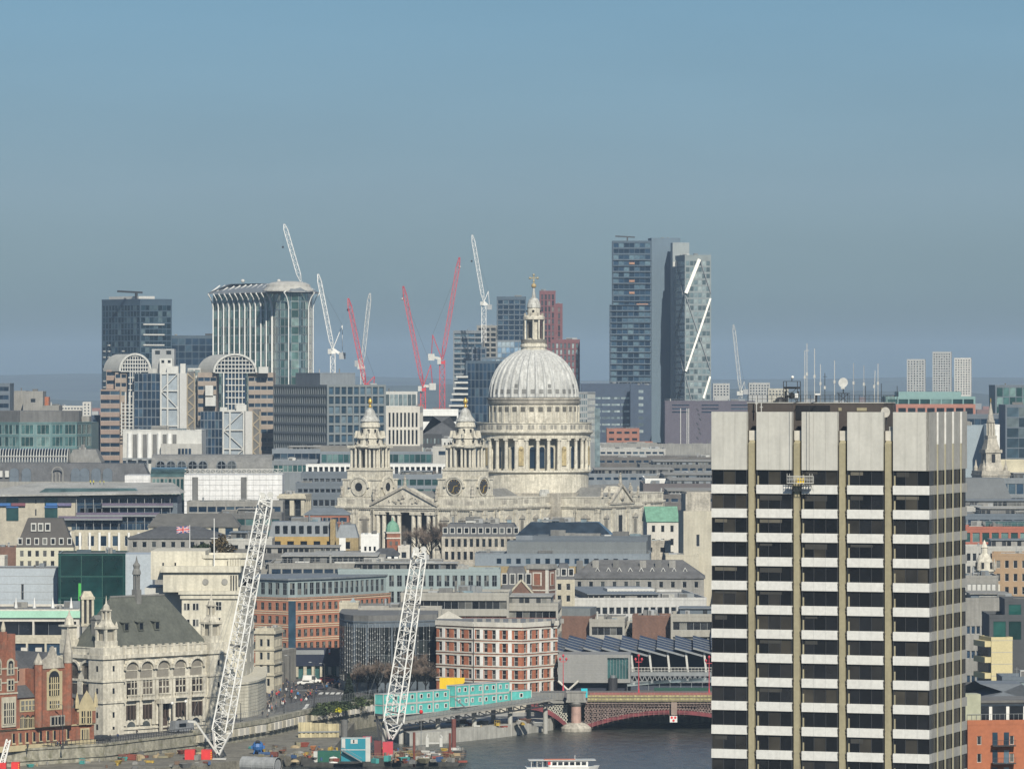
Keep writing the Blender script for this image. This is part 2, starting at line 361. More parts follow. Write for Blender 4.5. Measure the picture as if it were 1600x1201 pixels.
 if roof=='flat' and clutter>=3 and not plant and w>14 and dep>12 and D<2600 and rnd.random()<.75:
  f0=rnd.uniform(.05,.35);f1=rnd.uniform(.6,.95);hh=rnd.uniform(1.6,2.6);y0=rnd.uniform(3,6);e=MB().box(w*f0,w*f1,y0,dep-2,base_z+.01,base_z+hh,0);n=int(w*(f1-f0)/1.6)
  e.box(w*f0-.4,w*f1+.4,y0-.6,dep-1.5,base_z+hh+.002,base_z+hh+.25,2)
  for u in range(n):
   if rnd.random()<.8:e.box(w*f0+u*1.6+.15,w*f0+u*1.6+1.4,y0-.04,y0-.004,base_z+.5,base_z+hh-.3,1)
  e.build('set_back_storey',[rnd.choice([conc,zinc,zinc_blue,conc_dark,stone_grey]),gl_win,rnd.choice([zinc,conc,roof_light])],root)
 if clutter and roof in('flat','mansard'):
  k0=0.5 if roof=='flat' else inset+0.5
  for k in range(int(clutter*2.4)):
   t=rnd.random();bwid=rnd.uniform(.8,min(5.5,w*0.25))*(2.2 if t<.12 else 1);bd=rnd.uniform(.8,min(4,dep*0.3));bx=rnd.uniform(k0,max(k0+.1,w-bwid-k0));by=rnd.uniform(k0,max(k0+.1,dep-bd-k0));bh=rnd.uniform(0.5,2.2);zq=base_z+.003*(k%40)
   if 2*k0+bwid>w or 2*k0+bd>dep:continue
   m1=rnd.choice([grey_p,offwhite,zinc,conc,conc_dark,roof_light,steel,lead_dark])
   if t<.45:
    e=MB().box(bx,bx+bwid,by,by+bd,zq,base_z+bh+.003*k,0)
    if bh>1:e.box(bx+.15,bx+bwid*.55,by-0.05,by-0.002,zq+0.25,base_z+bh-0.2,1)
    e.build('plant_unit',[m1,conc_dark],root)
   elif t<.6:MB().box(bx,bx+bwid*1.5,by,by+.5,zq+.3,base_z+.8).box(bx+.1,bx+.3,by+.1,by+.4,zq,zq+.3).box(bx+bwid*1.2,bx+bwid*1.2+.2,by+.1,by+.4,zq,zq+.3).build('air_duct',m1,root)
   elif t<.75:MB().tube((bx,by,zq),(bx,by,zq+bh*1.3),.3,.3,8).tube((bx,by,zq+bh*1.3),(bx,by,zq+bh*1.3+.2),.45,.1,8).build('flue',m1,root)
   elif t<.85:MB().gable(bx,bx+bwid,by,by+bd,zq,zq+.9,0).build('skylight',gl_pale,root)
   elif t<.93:MB().bar((bx,by,zq),(bx,by,zq+3),.09).bar((bx-.6,by,zq+2.6),(bx+.6,by,zq+2.6),.06).build('aerial',steel,root)
   else:
    e=MB();[e.bar((bx+j*.8,by,zq),(bx+j*.8,by,zq+1.1),.06)for j in range(6)];e.bar((bx,by,zq+1.1),(bx+4,by,zq+1.1),.06);e.build('roof_railing',steel,root)
 if plant:
  for(f0,f1,ph,pm,sb)in plant:
   e=MB().box(w*f0,w*f1,sb,dep-1.0,base_z+0.006,base_z+ph,0,None)
   n=max(2,int(w*(f1-f0)/2.5))
   for u in range(n):e.box(w*f0+(u+.5)*w*(f1-f0)/n-.12,w*f0+(u+.5)*w*(f1-f0)/n+.12,sb-.09,sb-0.002,base_z+0.1,base_z+ph-0.05,0)
   e.build('plant_room',pm,root)
 if rail or(roof=='flat' and clutter>=3 and rnd.random()<.4):
  e=MB();zz=(H+max(par,0))if roof=='flat' else base_z
  for u in range(int(w/2)+1):e.bar((u*w/int(w/2+.01),.3,zz),(u*w/int(w/2+.01),.3,zz+1.1),0.06)
  e.bar((0,.3,zz+1.1),(w,.3,zz+1.1),0.07);e.bar((0,.3,zz+.6),(w,.3,zz+.6),0.05);e.build('railing',steel,root)
 W.flush(maxw)
 BR[label]=root
 return root,w,dep,H
# ---------------- people (one continuous skin-grown body each) ----------------
PEOPLE={}
COATS={'dark':(.02,.022,.028),'navy':(.02,.035,.08),'red':(.42,.03,.04),'blue':(.05,.20,.42),'white':(.6,.6,.58),'yellow':(.55,.50,.03),'grey':(.12,.12,.12),'tan':(.25,.18,.10),'orange':(.6,.18,.02)}
def body_mesh(pose,coat):
 key=(pose,coat)
 if key in PEOPLE:return PEOPLE[key]
 sw={'stand':.04,'vest':.06,'walk':.30,'stride':.42}[pose]
 J=[(0,0,.95),(0,0,1.18),(0,.01,1.42),(0,0,1.53),(0,-.02,1.62),(0,-.015,1.74),(.10,0,.90),(.11,-sw*.45,.50),(.11,-sw*.5+.10,.07),(.11,-sw*.5-.06,.04),(-.10,0,.90),(-.11,sw*.35,.50),(-.11,sw*.8,.09),(-.11,sw*.8-.14,.04),(.20,.01,1.40),(.25,sw*.5,1.12),(.25,sw*.5-.14,.90),(.25,sw*.5-.18,.80),(-.20,.01,1.40),(-.25,-sw*.4,1.12),(-.25,-sw*.6-.12,.92),(-.25,-sw*.6-.18,.84)]
 E=[(0,1),(1,2),(2,3),(3,4),(4,5),(0,6),(6,7),(7,8),(8,9),(0,10),(10,11),(11,12),(12,13),(2,14),(14,15),(15,16),(16,17),(2,18),(18,19),(19,20),(20,21)]
 R=[.15,.15,.16,.06,.095,.085,.10,.07,.05,.045,.10,.07,.05,.045,.075,.055,.042,.04,.075,.055,.042,.04]
 me=bpy.data.meshes.new('person_base');me.from_pydata(J,E,[]);o=bpy.data.objects.new('person_base',me);col.objects.link(o)
 md=o.modifiers.new('s','SKIN');sv=me.skin_vertices[0].data
 for i,r in enumerate(R):sv[i].radius=(r,r*(.72 if i<3 else 1));sv[i].use_root=i==0
 s2=o.modifiers.new('u','SUBSURF');s2.levels=1
 dg=bpy.context.evaluated_depsgraph_get();ev=o.evaluated_get(dg);m2=bpy.data.meshes.new_from_object(ev);bpy.data.objects.remove(o);m2.name='person'
 m2.materials.clear()
 for x in(paint('coat_'+coat,COATS[coat],.9),mat('dark_trousers',(.025,.027,.035),.9),skin,mat('hair',(.03,.02,.015),.8),mat('shoes',(.015,.015,.015))):m2.materials.append(x)
 for p in m2.polygons:
  c=p.center;p.use_smooth=True
  p.material_index=4 if c.z<.09 else 1 if c.z<.86 and abs(c.x)<.21 else 3 if c.z>1.70 or(c.z>1.57 and c.y>.02)else 2 if c.z>1.5 or(c.z<.88 and abs(c.x)>.2)else 0
 PEOPLE[key]=m2;return m2
def person(loc,pose,label,group,coat,rz=None,sc=1.0):
 o=bpy.data.objects.new('person',body_mesh(pose,coat));col.objects.link(o);o.location=loc;o.rotation_euler.z=rnd.uniform(0,6.28)if rz is None else rz;o.scale=(sc,)*3
 tag(o,label,'person',group);return o
# ---------------- ground, river, hills, haze ----------------
def bank(x):return 1160+0.62*(x+150)if x<-20 else(1240+0.22*(x+20)if x<60 else 1257+0.1*(x-60))
GZ=6.0
g=MB();xs=[-9000,-2500,-900,-400,-200,-150,-117,-90,-62,-33,-20,0,30,60,120,300,900,2500,9000]
by=[(-9000,1122),(-2500,1122),(-900,1122),(-190,1122.5),(-115,1122.5),(-93.6,1141.5),(-75,1176.5),(-60,1216.5),(-51,1252.5),(-33,1298),(30,1303),(60,1305),(120,1306),(900,1310),(2500,1310),(9000,1310)]
for(xa,ya),(xb,yb_)in zip(by,by[1:]):
 ka,kb=(3.2 if abs(xa)>1500 else 1),(3.2 if abs(xb)>1500 else 1)
 g.quad((xa,ya,GZ),(xb,yb_,GZ),(xb*1.02,2600,GZ),(xa*1.02,2600,GZ))
 g.quad((xa*1.02,2600,GZ),(xb*1.02,2600,GZ),(xb*3,9000,GZ+6),(xa*3,9000,GZ+6));g.quad((xa*3,9000,GZ+6),(xb*3,9000,GZ+6),(xb*8,24000,GZ+20),(xa*8,24000,GZ+20))
 g.quad((xa,ya,-3),(xb,yb_,-3),(xb,yb_,GZ),(xa,ya,GZ),1)
tag(g.build('ground',[asphalt,portland_dirty]),kind='structure')
s=MB().box(-2500,60,-900,560,-3,5.0);s.box(60,2500,-900,1030,-3,5.0);tag(s.build('south_bank_ground',[paving]),kind='structure')
wm=bpy.data.materials.new('river_water');wm.use_nodes=True;t=wm.node_tree;b_=t.nodes['Principled BSDF']
b_.inputs['Base Color'].default_value=(0.055,0.066,0.062,1);b_.inputs['Roughness'].default_value=0.22;b_.inputs['IOR'].default_value=1.33
tcw=t.nodes.new('ShaderNodeTexCoord');mpw=t.nodes.new('ShaderNodeMapping');mpw.inputs['Scale'].default_value=(0.30,0.12,1);n_=t.nodes.new('ShaderNodeTexNoise');n_.inputs['Scale'].default_value=1.0;n_.inputs['Detail'].default_value=6;n_.inputs['Roughness'].default_value=0.6
t.links.new(tcw.outputs['Object'],mpw.inputs[0]);t.links.new(mpw.outputs[0],n_.inputs['Vector']);bu=t.nodes.new('ShaderNodeBump');bu.inputs['Strength'].default_value=0.9;bu.inputs['Distance'].default_value=2.2
t.links.new(n_.outputs['Fac'],bu.inputs['Height']);t.links.new(bu.outputs[0],b_.inputs['Normal'])
cr=t.nodes.new('ShaderNodeValToRGB');cr.color_ramp.elements[0].position=.3;cr.color_ramp.elements[0].color=(0.024,0.028,0.024,1);cr.color_ramp.elements[1].position=.7;cr.color_ramp.elements[1].color=(0.07,0.074,0.064,1)
t.links.new(n_.outputs['Fac'],cr.inputs[0]);t.links.new(cr.outputs[0],b_.inputs['Base Color'])
w_=MB().quad((-4000,-900,0),(4000,-900,0),(4000,1400,0),(-4000,1400,0));tag(w_.build('river',wm),kind='structure')
hill_m=mat('wooded_hill',(0.05,0.06,0.045),0.95,0.6,0.006,0,fine=0.1,dirt=None)
def ridge(name,y,dy,h0,amp,sc,seed):
 b=MB();r=random.Random(seed);ph=[r.uniform(0,6)for _ in range(6)]
 n=120;rows=7
 for j in range(rows):
  for i in range(n+1):
   x=-4200+8400*i/n;x*=y/12000*1.25
   e=sin(pi*0.5*j/(rows-1))if True else 0
   h=h0+amp*(0.5*sin(x/sc+ph[0])+.3*sin(x/sc*2.3+ph[1])+.15*sin(x/sc*5.1+ph[2])+.05*sin(x/sc*13+ph[3]))
   b.v.append((x,y+dy*j/(rows-1),8+(h-8)*e))
 for j in range(rows-1):
  for i in range(n):k=j*(n+1)+i;b.f.append((k,k+1,k+n+2,k+n+1));b.m.append(0)
 return tag(b.build(name,hill_m,smooth=True),kind='structure')
ridge('near_hills',9500,1500,58,26,420,3);ridge('far_hills',14000,2500,92,16,800,5)
hz=MB().box(-9500,9500,-950,21000,-4,235);hm=bpy.data.materials.new('haze');hm.use_nodes=True;t=hm.node_tree;t.nodes.clear()
o_=t.nodes.new('ShaderNodeOutputMaterial');v_=t.nodes.new('ShaderNodeVolumePrincipled');v_.inputs['Color'].default_value=(0.55,0.74,0.95,1);v_.inputs['Density'].default_value=0.000055;v_.inputs['Anisotropy'].default_value=0.0
t.links.new(v_.outputs[0],o_.inputs['Volume']);ho=hz.build('haze',hm);tag(ho,kind='stuff')
# ---------------- the slab tower in front ----------------
def tower():
 D,a=790,radians(-20);c,s=cos(a),sin(a);X0=X(1111.5,D);w=solve(X0,D,1452,c,s);X1,Y1=X0+w*c,D+w*s;dep=solve(X1,Y1,1511,-s,c)
 zt=Z(643,D);zb=5.0;H=zt-zb
 root=empty('office_tower',(X0,D,zb),a,'tall concrete office tower with white bands, tan piers and blank white crown','tower')
 W=Wins(root);pitch=w*71.1/340.5;pw=w*55.8/340.5;fh=3.80;cr=9.15;rows=19
 core=MB();core.box(0.3,w-.3,1.3,dep-.4,0,H-3.2,0);core.build('wall',[stone_grey],root)
 gaps=MB()
 panes={}
 for k in range(5):
  x0=k*pitch;x1=x0+pw if k<4 else w
  q=MB();n=3
  for i in range(n):
   u0,u1=x0+(x1-x0)*i/n,x0+(x1-x0)*(i+1)/n
   q.box(u0+.012,u1-.012,0,0.9,H-cr,H,0)
  q.box(x0+.1,x1-.1,.08,.8,H-cr+.05,H-.05,0)
  q.build('crown_panel',crown_w,root)
  for r in range(rows):
   zt_=H-cr-r*fh
   b=MB();zz=zt_-2.32
   b.frust(x0,x1,0,1.4,zz-1.42,zz-1.38,0.0,0);b.box(x0,x1,0.0,1.4,zz-1.38,zz,0)
   for i in(1,2):b.box(x0+(x1-x0)*i/3-.015,x0+(x1-x0)*i/3+.015,-.004,0,zz-1.38,zz,1)
   if r<15:b.build('spandrel_band',[band_w,grey_p],root)
   if r<14:
    pb=MB();ww_=(x1-x0)/3
    for i in range(3):pb.quad((x0+i*ww_,.35,zz),(x0+(i+1)*ww_,.35,zz),(x0+(i+1)*ww_,.35,zt_),(x0+i*ww_,.35,zt_),0)
    for i in(1,2):pb.box(x0+i*ww_-.04,x0+i*ww_+.04,.27,.345,zz,zt_,1)
    pb.box(x0,x1,.25,.34,zt_-.1,zt_,1)
    for xx in(x0,x1-.1):pb.box(xx,xx+.1,.2,1.3,zz,zt_-.101,1)
    if k:pb.box(x0+.12,x0+.34,.2,.33,zz+.02,zt_-rnd.uniform(.7,1.0),2)
    if k==1 and r in(1,2,3,4)or rnd.random()<.3:pb.box(x0+.5,x0+.5+rnd.choice([2,3.6]),.3,.342,zt_-rnd.uniform(.5,1.1),zt_-.05,3)
    pb.build('window',[gl_tower,dark_p,tan,rnd.choice([mat('office_blind',(0.10,0.092,0.07),var=.05),mat('dim_blind',(.035,.034,.03),var=.2),mat('dim_blind',(0,0,0))])],root)
  if k<4:
   gx0,gx1=x1,x0+pitch;gm=(gx0+gx1)/2-.05
   b=MB();b.box(gm-.48,gm+.48,.12,1.28,0,H-cr+4.2,0)
   zz=H-cr+4.2
   b.add([(gm-.48,.12,zz),(gm+.48,.12,zz),(gm+.48,1.28,zz),(gm-.48,1.28,zz),(gm-.48,.9,zz+.45),(gm+.48,.9,zz+.45),(gm+.48,1.28,zz+.45),(gm-.48,1.28,zz+.45)],[(0,1,5,4),(1,2,6,5),(3,0,4,7),(4,5,6,7)])
   b.box(gm-.485,gm+.485,.1,.125,0,0.1)
   b.build('pier',tan,root)
   b=MB().box(gx0+.06,gx1-.06,.95,1.29,zz+.46,zz+2.0);b.build('lintel',stone_white,root)
   b=MB().box(gx0+.02,gx0+.12,.6,1.29,0,zz+2);b.box(gx1-.12,gx1-.02,.6,1.29,0,zz+2)
   for r in range(14):
    z=H-cr-r*fh-2.8
    for xx in(gx0+.0,gx1-.33):b.box(xx,xx+.33,.02,.5,z,z+.28);b.box(xx+.05,xx+.28,.02,.4,z-.42,z-.16)
   b.build('fixing_rail',mat('dark_bronze',(0.05,0.045,0.036)),root)
 b=MB();U=(0,1);O=(w,0);mul=[dep*f for f in(0.205,.405,.612,.826)]
 for r in range(15):
  zz=H-cr-r*fh-2.32;b.fbox(O,U,0.02,dep,-.4,0,zz-1.42,zz,0)
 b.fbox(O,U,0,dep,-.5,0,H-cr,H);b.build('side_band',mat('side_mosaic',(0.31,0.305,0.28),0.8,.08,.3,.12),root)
 edges=[0.0]+mul+[dep]
 for r in range(14):
  zt_=H-cr-r*fh;zz=zt_-2.32
  for i in range(5):
   a0,a1=edges[i]+(.05 if i==0 else .22),edges[i+1]-(.2 if i<4 else .4)
   if i==0:a1-=.1
   pb=MB();n=2 if i else 1
   for j in range(n):
    u0,u1=a0+(a1-a0)*j/n,a0+(a1-a0)*(j+1)/n
    pb.quad((w-.14,u0,zz),(w-.14,u1,zz),(w-.14,u1,zt_),(w-.14,u0,zt_))
   if i==0:pb.quad((w,a1,zz),(w,a1+.02,zz),(w,a1+.02,zt_),(w,a1,zt_),1)
   else:pb.box(w-.13,w-.08,(a0+a1)/2-.05,(a0+a1)/2+.05,zz,zt_,1);pb.box(w-.4,w-.3,a0-.3,a0,zz,zt_,1)
   pb.build('side_window',[glass('side_glass',(0.012,0.010,0.008),(0.05,0.045,0.035),.3,.25,.0),mat('bronze_frame',(0.06,0.05,0.035))],root)
 for y in mul:
  MB().box(w,w+.16,y-.2,y+.12,0,H-cr+4.1).build('side_pier',mat('tan_pier_side',(0.33,0.31,0.215),.8,.1,.2,.1),root)
  MB().box(w,w+.22,y-.2,y+.12,H-cr+4.1,H-.02).build('side_fin',band_w,root)
 px0,px1=w*0.138,w*0.765;hz_=H+1.35
 b=MB().box(px0,px1,3.5,10,H-4,hz_);b.build('penthouse',mat('dark_brown_cladding',(0.062,0.052,0.046),.85,.15,.3,.1),root)
 MB().box(px0-.1,px1+.1,3.4,10.1,hz_,hz_+.14).build('penthouse_coping',conc_pale,root)
 b=MB().box(px0+8,px0+13.6,3.36,3.49,hz_-2.6,hz_-.35);b.build('louvre',black_p,root)
 for(f,ww_,zz)in((.52,.5,.5),(.64,1.6,.55),(.8,.6,.3)):MB().box(px0+f*25+2,px0+f*25+2+ww_,3.38,3.49,hz_-1.2,hz_-.7).build('vent_cover',[tan],root)
 for k in range(4):MB().box(k*pitch+pw+.1,(k+1)*pitch-.1,1.6,2.4,H-4.2,H-3.2).build('roof_kerb',[stone_grey],root)
 e=MB()
 for i in range(29):xx=px0+(px1-px0)*i/28;e.bar((xx,3.6,hz_+.1),(xx,3.6,hz_+1.25),.06)
 for zz in(.7,1.25):e.bar((px0,3.6,hz_+zz),(px1,3.6,hz_+zz),.06)
 for i in range(9):yy=3.6+6.2*i/8;e.bar((px1,yy,hz_+.1),(px1,yy,hz_+1.25),.06)
 e.bar((px1,3.6,hz_+1.25),(px1,9.8,hz_+1.25),.06);e.build('railing',dark_p,root)
 W.flush()
 def wp(x,y,z):return Vector((X0+x*c-y*s,D+x*s+y*c,zb+z))
 def xat(px):
  best=min(range(0,400),key=lambda i:abs(800+F*wp(i*w/400,6,0).x/wp(i*w/400,6,0).y-px));return best*w/400
 top=hz_+.14
 k=0
 for px,ht,m_,lab in((1258,8.2,offwhite,'left one of the tall thin white whip aerials over the tower roof'),(1261,9.3,offwhite,'white whip aerial with a cross arm near the left of the tower roof'),(1273,8.5,offwhite,'tallest hairline aerial between two dark masts on the tower roof'),(1282,6.0,offwhite,'faint thin white rod aerial behind the central roof mast'),(1289,4.6,dark_p,'dark mast with a short top arm in the middle of the tower roof'),(1304,6.6,offwhite,'bright white rod aerial left of the big round dish'),(1334,6.2,grey_p,'pale hairline aerial just right of the big round dish'),(1350,5.8,grey_p,'grey hairline aerial towards the right of the roof railing'),(1352,2.6,dark_p,'short dark mast on the roof railing right of the big dish'),(1366,5.0,offwhite,'leaning white rod aerial near the right roof corner'),(1372,6.1,offwhite,'tall white rod aerial at the right roof corner'),(1377,3.0,dark_p,'short dark rod aerial beside the white rods at the corner'),(1402,2.6,dark_p,'dark pole with a small white box at the roof edge')):
  r_=empty('aerial',wp(xat(px),6,top),a,lab,'aerial','radio aerials on the tower roof')
  MB().bar((0,0,0),(0.15 if 'leaning' in lab else 0,0,ht),0.085).build('mast',m_,r_)
  if ht>3:MB().box(-.14,.14,-.1,.1,ht*.45,ht*.45+.5).build('antenna_box',offwhite,r_)
  if 'arm' in lab:MB().bar((-.3,0,ht*.88),(.35,0,ht*.88),0.07).build('arm',m_,r_)
 r_=empty('satellite_dish',wp(xat(1318),6,top),a,'big round white dish standing on a black frame above the roof railing','satellite dish')
 MB().lathe(0,0,[(.02,-.25),(.45,-.17),(.75,0),(.78,.05)],20).build('dish',offwhite,r_,loc=(0,0,3.1)).rotation_euler=(radians(82),0,0)
 b=MB()
 for i in range(4):xx=-.75+i*.5;b.bar((xx,0,0),(xx,0,1.35),.08)
 b.box(-.95,.95,-.4,.4,1.35,1.47);b.bar((0,0,1.47),(0,0,2.4),.14);b.bar((-.75,0,0),(.75,0,1.3),.07);b.bar((.75,0,0),(-.75,0,1.3),.07);b.build('stand',dark_p,r_)
 MB().box(-.3,.3,-.3,.1,2.1,2.35).build('receiver',offwhite,r_)
 r_=empty('satellite_dish',wp(xat(1394),2.6,H-1.6),a,'plain round white dish between the last two crown panels','satellite dish')
 MB().lathe(0,0,[(.02,-.2),(.5,-.14),(.8,0),(.82,.04)],20).build('dish',stone_white,r_,loc=(0,-.5,1.55)).rotation_euler=(radians(86),0,radians(-12))
 MB().bar((0,0,-.4),(0,0,1.5),.12).build('mast',dark_p,r_)
 r_=empty('equipment_frame',wp(xat(1237),6,top),a,'black lattice frame with radio gear and a small white globe on the roof','radio mast')
 b=MB()
 for xx in(-1.15,1.15):
  for yy in(-.8,.8):b.bar((xx,yy,0),(xx,yy,3.3),.1)
 for zz in(1.1,2.4,3.3):b.bar((-1.15,-.8,zz),(1.15,-.8,zz),.09);b.bar((-1.15,.8,zz),(1.15,.8,zz),.09)
 b.bar((-1.15,-.8,0),(1.15,-.8,2.4),.08);b.bar((1.15,-.8,0),(-1.15,-.8,2.4),.08);b.box(-1.1,1.1,-.7,.7,2.1,2.45)
 for i in range(9):b.box(-1.1+i*.26,-.98+i*.26,-.5,.3,rnd.uniform(.1,.8),rnd.uniform(1,2));
 b.bar((0,0,3.3),(0,0,3.8),.1);b.build('frame',dark_p,r_)
 MB().sphere((0.1,0,3.95),.26).build('globe',white_p,r_,smooth=True);MB().box(.8,1.3,-1.0,-.85,.7,1.4).build('antenna_box',white_p,r_)
 r_=empty('cable_drum',wp(xat(1220),6,top),a,'dark rounded winch drum behind the roof railing left of the lattice frame','winch');MB().lathe(0,0,[(.9,0),(.85,.45),(.5,.75),(.1,.85)],12).build('housing',dark_p,r_);MB().box(-1.2,1.2,-.2,.2,0.01,.25).build('base',dark_p,r_)
 r_=empty('cctv_camera',wp(xat(1284),4.2,top),a,'small white floodlight on a black bracket in the middle of the railing','floodlight');MB().box(-.45,.35,-.3,.1,1.1,1.4).build('lamp_head',white_p,r_);MB().bar((-.35,0,-.1),(-.3,0,1.1),.22).build('post',dark_p,r_)
 for px,ht,lab in((1193.5,2.55,'white pole aerial rising from the left crown panels'),(1201.5,1.5,'short white pole on a small tripod above the second crown panel')):
  r_=empty('aerial',wp(xat(px),2,H-.1),a,lab,'aerial','radio aerials on the tower roof');MB().bar((0,0,0),(0,0,ht),.12).build('mast',offwhite,r_);MB().bar((-.25,0,ht*.55),(.25,0,ht*.55),.1).build('bracket',offwhite,r_)
 r_=empty('air_conditioner',wp(4*pitch-.95,1.2,H-3.6),a,'white finned air conditioner unit in the gap below the round dish','air conditioner');MB().box(0,.8,0,.7,0,1.3).build('case',offwhite,r_)
 q=MB()
 for i in range(5):q.box(.05,.75,-.05,-.003,.1+i*.24,.2+i*.24)
 q.build('grille',steel,r_)
 r_=empty('window_cleaning_cradle',wp(xat(1266)+.6,-1.5,H-cr-2.0),a,'metal window cleaning cradle hanging in front of the upper floor','cradle')
 q=MB()
 for zz in(0,.55,1.1):q.bar((-2.05,-.35,zz),(2.05,-.35,zz),.07);q.bar((-2.05,.35,zz),(2.05,.35,zz),.07)
 for i in range(11):xx=-2.05+i*.41;q.bar((xx,-.35,0),(xx,-.35,1.5 if i in(0,1,9,10)else 1.1),.06);q.bar((xx,.35,0),(xx,.35,1.1),.06)
 q.box(-2.1,2.1,-.4,.4,-.06,0);q.build('basket',offwhite,r_)
 q=MB();q.bar((-1.4,.2,1.1),(-1.4,.2,cr+3.3),.05);q.bar((1.4,.2,1.1),(1.4,.2,cr+3.3),.05);q.bar((-1.4,.2,cr+3.3),(-1.4,4.2,cr+3.6),.1);q.bar((1.4,.2,cr+3.3),(1.4,4.2,cr+3.6),.1);q.build('cable',dark_p,r_)
 MB().box(-.6,.7,-.2,.2,0.02,.75).build('motor',yellow_p,r_)
 q=MB()
 for i in range(8):q.bar((-1.9+i*.5,.3,-.1),(-2.3+i*.5,.35,-1.2),.05);q.bar((-1.9+i*.5,.3,-.1),(-1.5+i*.5,.35,-1.2),.05)
 q.bar((-2.3,.35,-1.2),(1.6,.35,-1.2),.06);q.build('lower_frame',dark_p,r_)
tower()
# ---------------- the domed cathedral ----------------
def cathedral():
 D=1900.0;cx=X(834,D);a=radians(-31);S=F/D
 root=empty('cathedral',(cx,D,5),a,'pale stone cathedral with a great ribbed dome and twin towers at its west front','cathedral')
 def z(py):return 90-(py-590)/S-5
 def r(px):return px/S
 n=64
 R0=r(68.5);zt,zb=z(546),z(620);b=MB();prof=[]
 for k in range(19):
  t=k/18;ang=t*(pi/2-0.275);prof.append((R0*cos(ang),zb+(zt-zb)*sin(ang)/sin(pi/2-0.275)))
 nn=32*6;vs=[];pf=[0,.0,.0,.32,.32,.0]
 pf=[0.55,0.55,0.0,0.0,0.0,0.0]
 for(rr,zz)in prof:
  fade=min(1,rr/R0*1.3)
  for i in range(nn):t=2*pi*i/nn;q=rr+pf[i%6]*fade;vs.append((q*cos(t),q*sin(t),zz))
 fs=[(j*nn+i,j*nn+(i+1)%nn,(j+1)*nn+(i+1)%nn,(j+1)*nn+i)for j in range(18)for i in range(nn)]
 b.add(vs,fs)
 dome=b.build('dome',mat('dome_lead',(0.43,0.435,0.415),.75,.16,.15,.26,fine=.16),root)
 for i in range(32):
  t=2*pi*(i+.62)/32
  for(f,sz)in((.045,1.0),(.12,.8))if i%2==0 else((.045,1.0),):
   k=f*(pi/2);rr=R0*cos(k)+.02;zz=zb+(zt-zb)*sin(k+.05)
   if f>.1 and i%4:continue
   q=MB();ux,uy=-sin(t),cos(t);o=(rr*cos(t),rr*sin(t));hh=sz*.8
   q.quad((o[0]-ux*hh,o[1]-uy*hh,zz-hh),(o[0]+ux*hh,o[1]+uy*hh,zz-hh),(o[0]+ux*hh-.2*cos(t),o[1]+uy*hh-.2*sin(t),zz+hh),(o[0]-ux*hh-.2*cos(t),o[1]-uy*hh-.2*sin(t),zz+hh));q.xf((.12*cos(t),.12*sin(t),0))
   q.build('lucarne',lead_dark,dome)
 ln=MB();ln.lathe(0,0,[(r(20),z(547)),(r(20),z(542)),(r(21.5),z(542)),(r(21.5),z(539)),(r(20),z(538)),(r(20),z(536)),(r(21),z(535)),(r(15),z(535)),(r(15),z(530)),(r(11),z(530)),(r(11),z(500)),(r(17),z(499)),(r(17),z(495)),(r(14),z(493)),(r(10),z(492)),(r(10),z(481)),(r(10.5),z(480))],24)
 L_=ln.build('lantern',portland,root)
 for k in range(4):
  t=pi/4+k*pi/2
  for dt in(-.3,.3):
   tt=t+dt;q=MB().tube((r(15.5)*cos(tt),r(15.5)*sin(tt),z(530)),(r(15.5)*cos(tt),r(15.5)*sin(tt),z(500)),.38,.34,8);q.build('column',portland,L_)
  t2=k*pi/2;q=MB().box(-.7,.7,-.06,.06,z(528),z(503));q.xf((r(11)*cos(t2),r(11)*sin(t2),0),t2+pi/2);q.build('opening',black_p,L_)
 q=MB();q.lathe(0,0,[(r(20),z(536)),(r(20),z(530.5)),(r(19.5),z(530.5))],32);q.build('gallery_railing',mat('iron_railing',(.16,.15,.13)),L_)
 q=MB()
 for k in range(8):t=k*pi/4+.2;q.bar((r(14.8)*cos(t),r(14.8)*sin(t),z(494)),(r(14.8)*cos(t),r(14.8)*sin(t),z(489)),.5)
 q.build('urn',portland_dirty,L_)
 q=MB();q.lathe(0,0,[(r(10.5),z(481)),(r(11),z(480)),(r(10.4),z(476)),(r(8.5),z(470)),(r(6),z(466.5)),(r(3.5),z(465)),(r(3),z(461)),(r(1.8),z(455)),(r(1.5),z(450))],20);q.build('lantern_cupola',lead,L_,smooth=False)
 for k in range(4):t=pi/4*(2*k+.6);q=MB().sphere((r(10)*cos(t),r(10)*sin(t),z(486)),.5,8);q.build('oculus',black_p,L_)
 q=MB().sphere((0,0,z(446.5)),r(4),14);q.build('ball',mat('dull_gilding',(.33,.25,.12),.5,.2,.5),root,smooth=True)
 q=MB();q.box(-.22,.22,-.22,.22,z(443),z(430));q.box(-r(6.5),r(6.5),-.2,.2,z(435.4),z(433.4))
 for(x_,z_)in((-r(6),z(434.4)),(r(6),z(434.4)),(0,z(429.5)),(0,z(439))):q.sphere((x_,0,z_),.5,6)
 q.build('cross',mat('cross_gilding',(.27,.24,.15),.5,.2,.5),root,rz=-a)
 q=MB();q.lathe(0,0,[(r(69),z(621)),(r(73.5),z(621)),(r(73.5),z(624)),(r(71),z(625)),(r(73),z(626)),(r(72),z(630)),(r(70),z(632)),(r(70),z(662))],96);drum=q.build('drum',portland_dirty,root)
 q=MB();q.lathe(0,0,[(r(70.5),z(633)),(r(70.5),z(659)),(r(72),z(660)),(r(72),z(664))],96)
 for i in range(64):
  if i%2:continue
  t=2*pi*i/64;i0=len(q.v);q.box(-.55,.55,-.25,.2,z(659),z(633));q.xf((r(70.8)*cos(t),r(70.8)*sin(t),0),t+pi/2,1,i0)
 q.build('attic',portland,root)
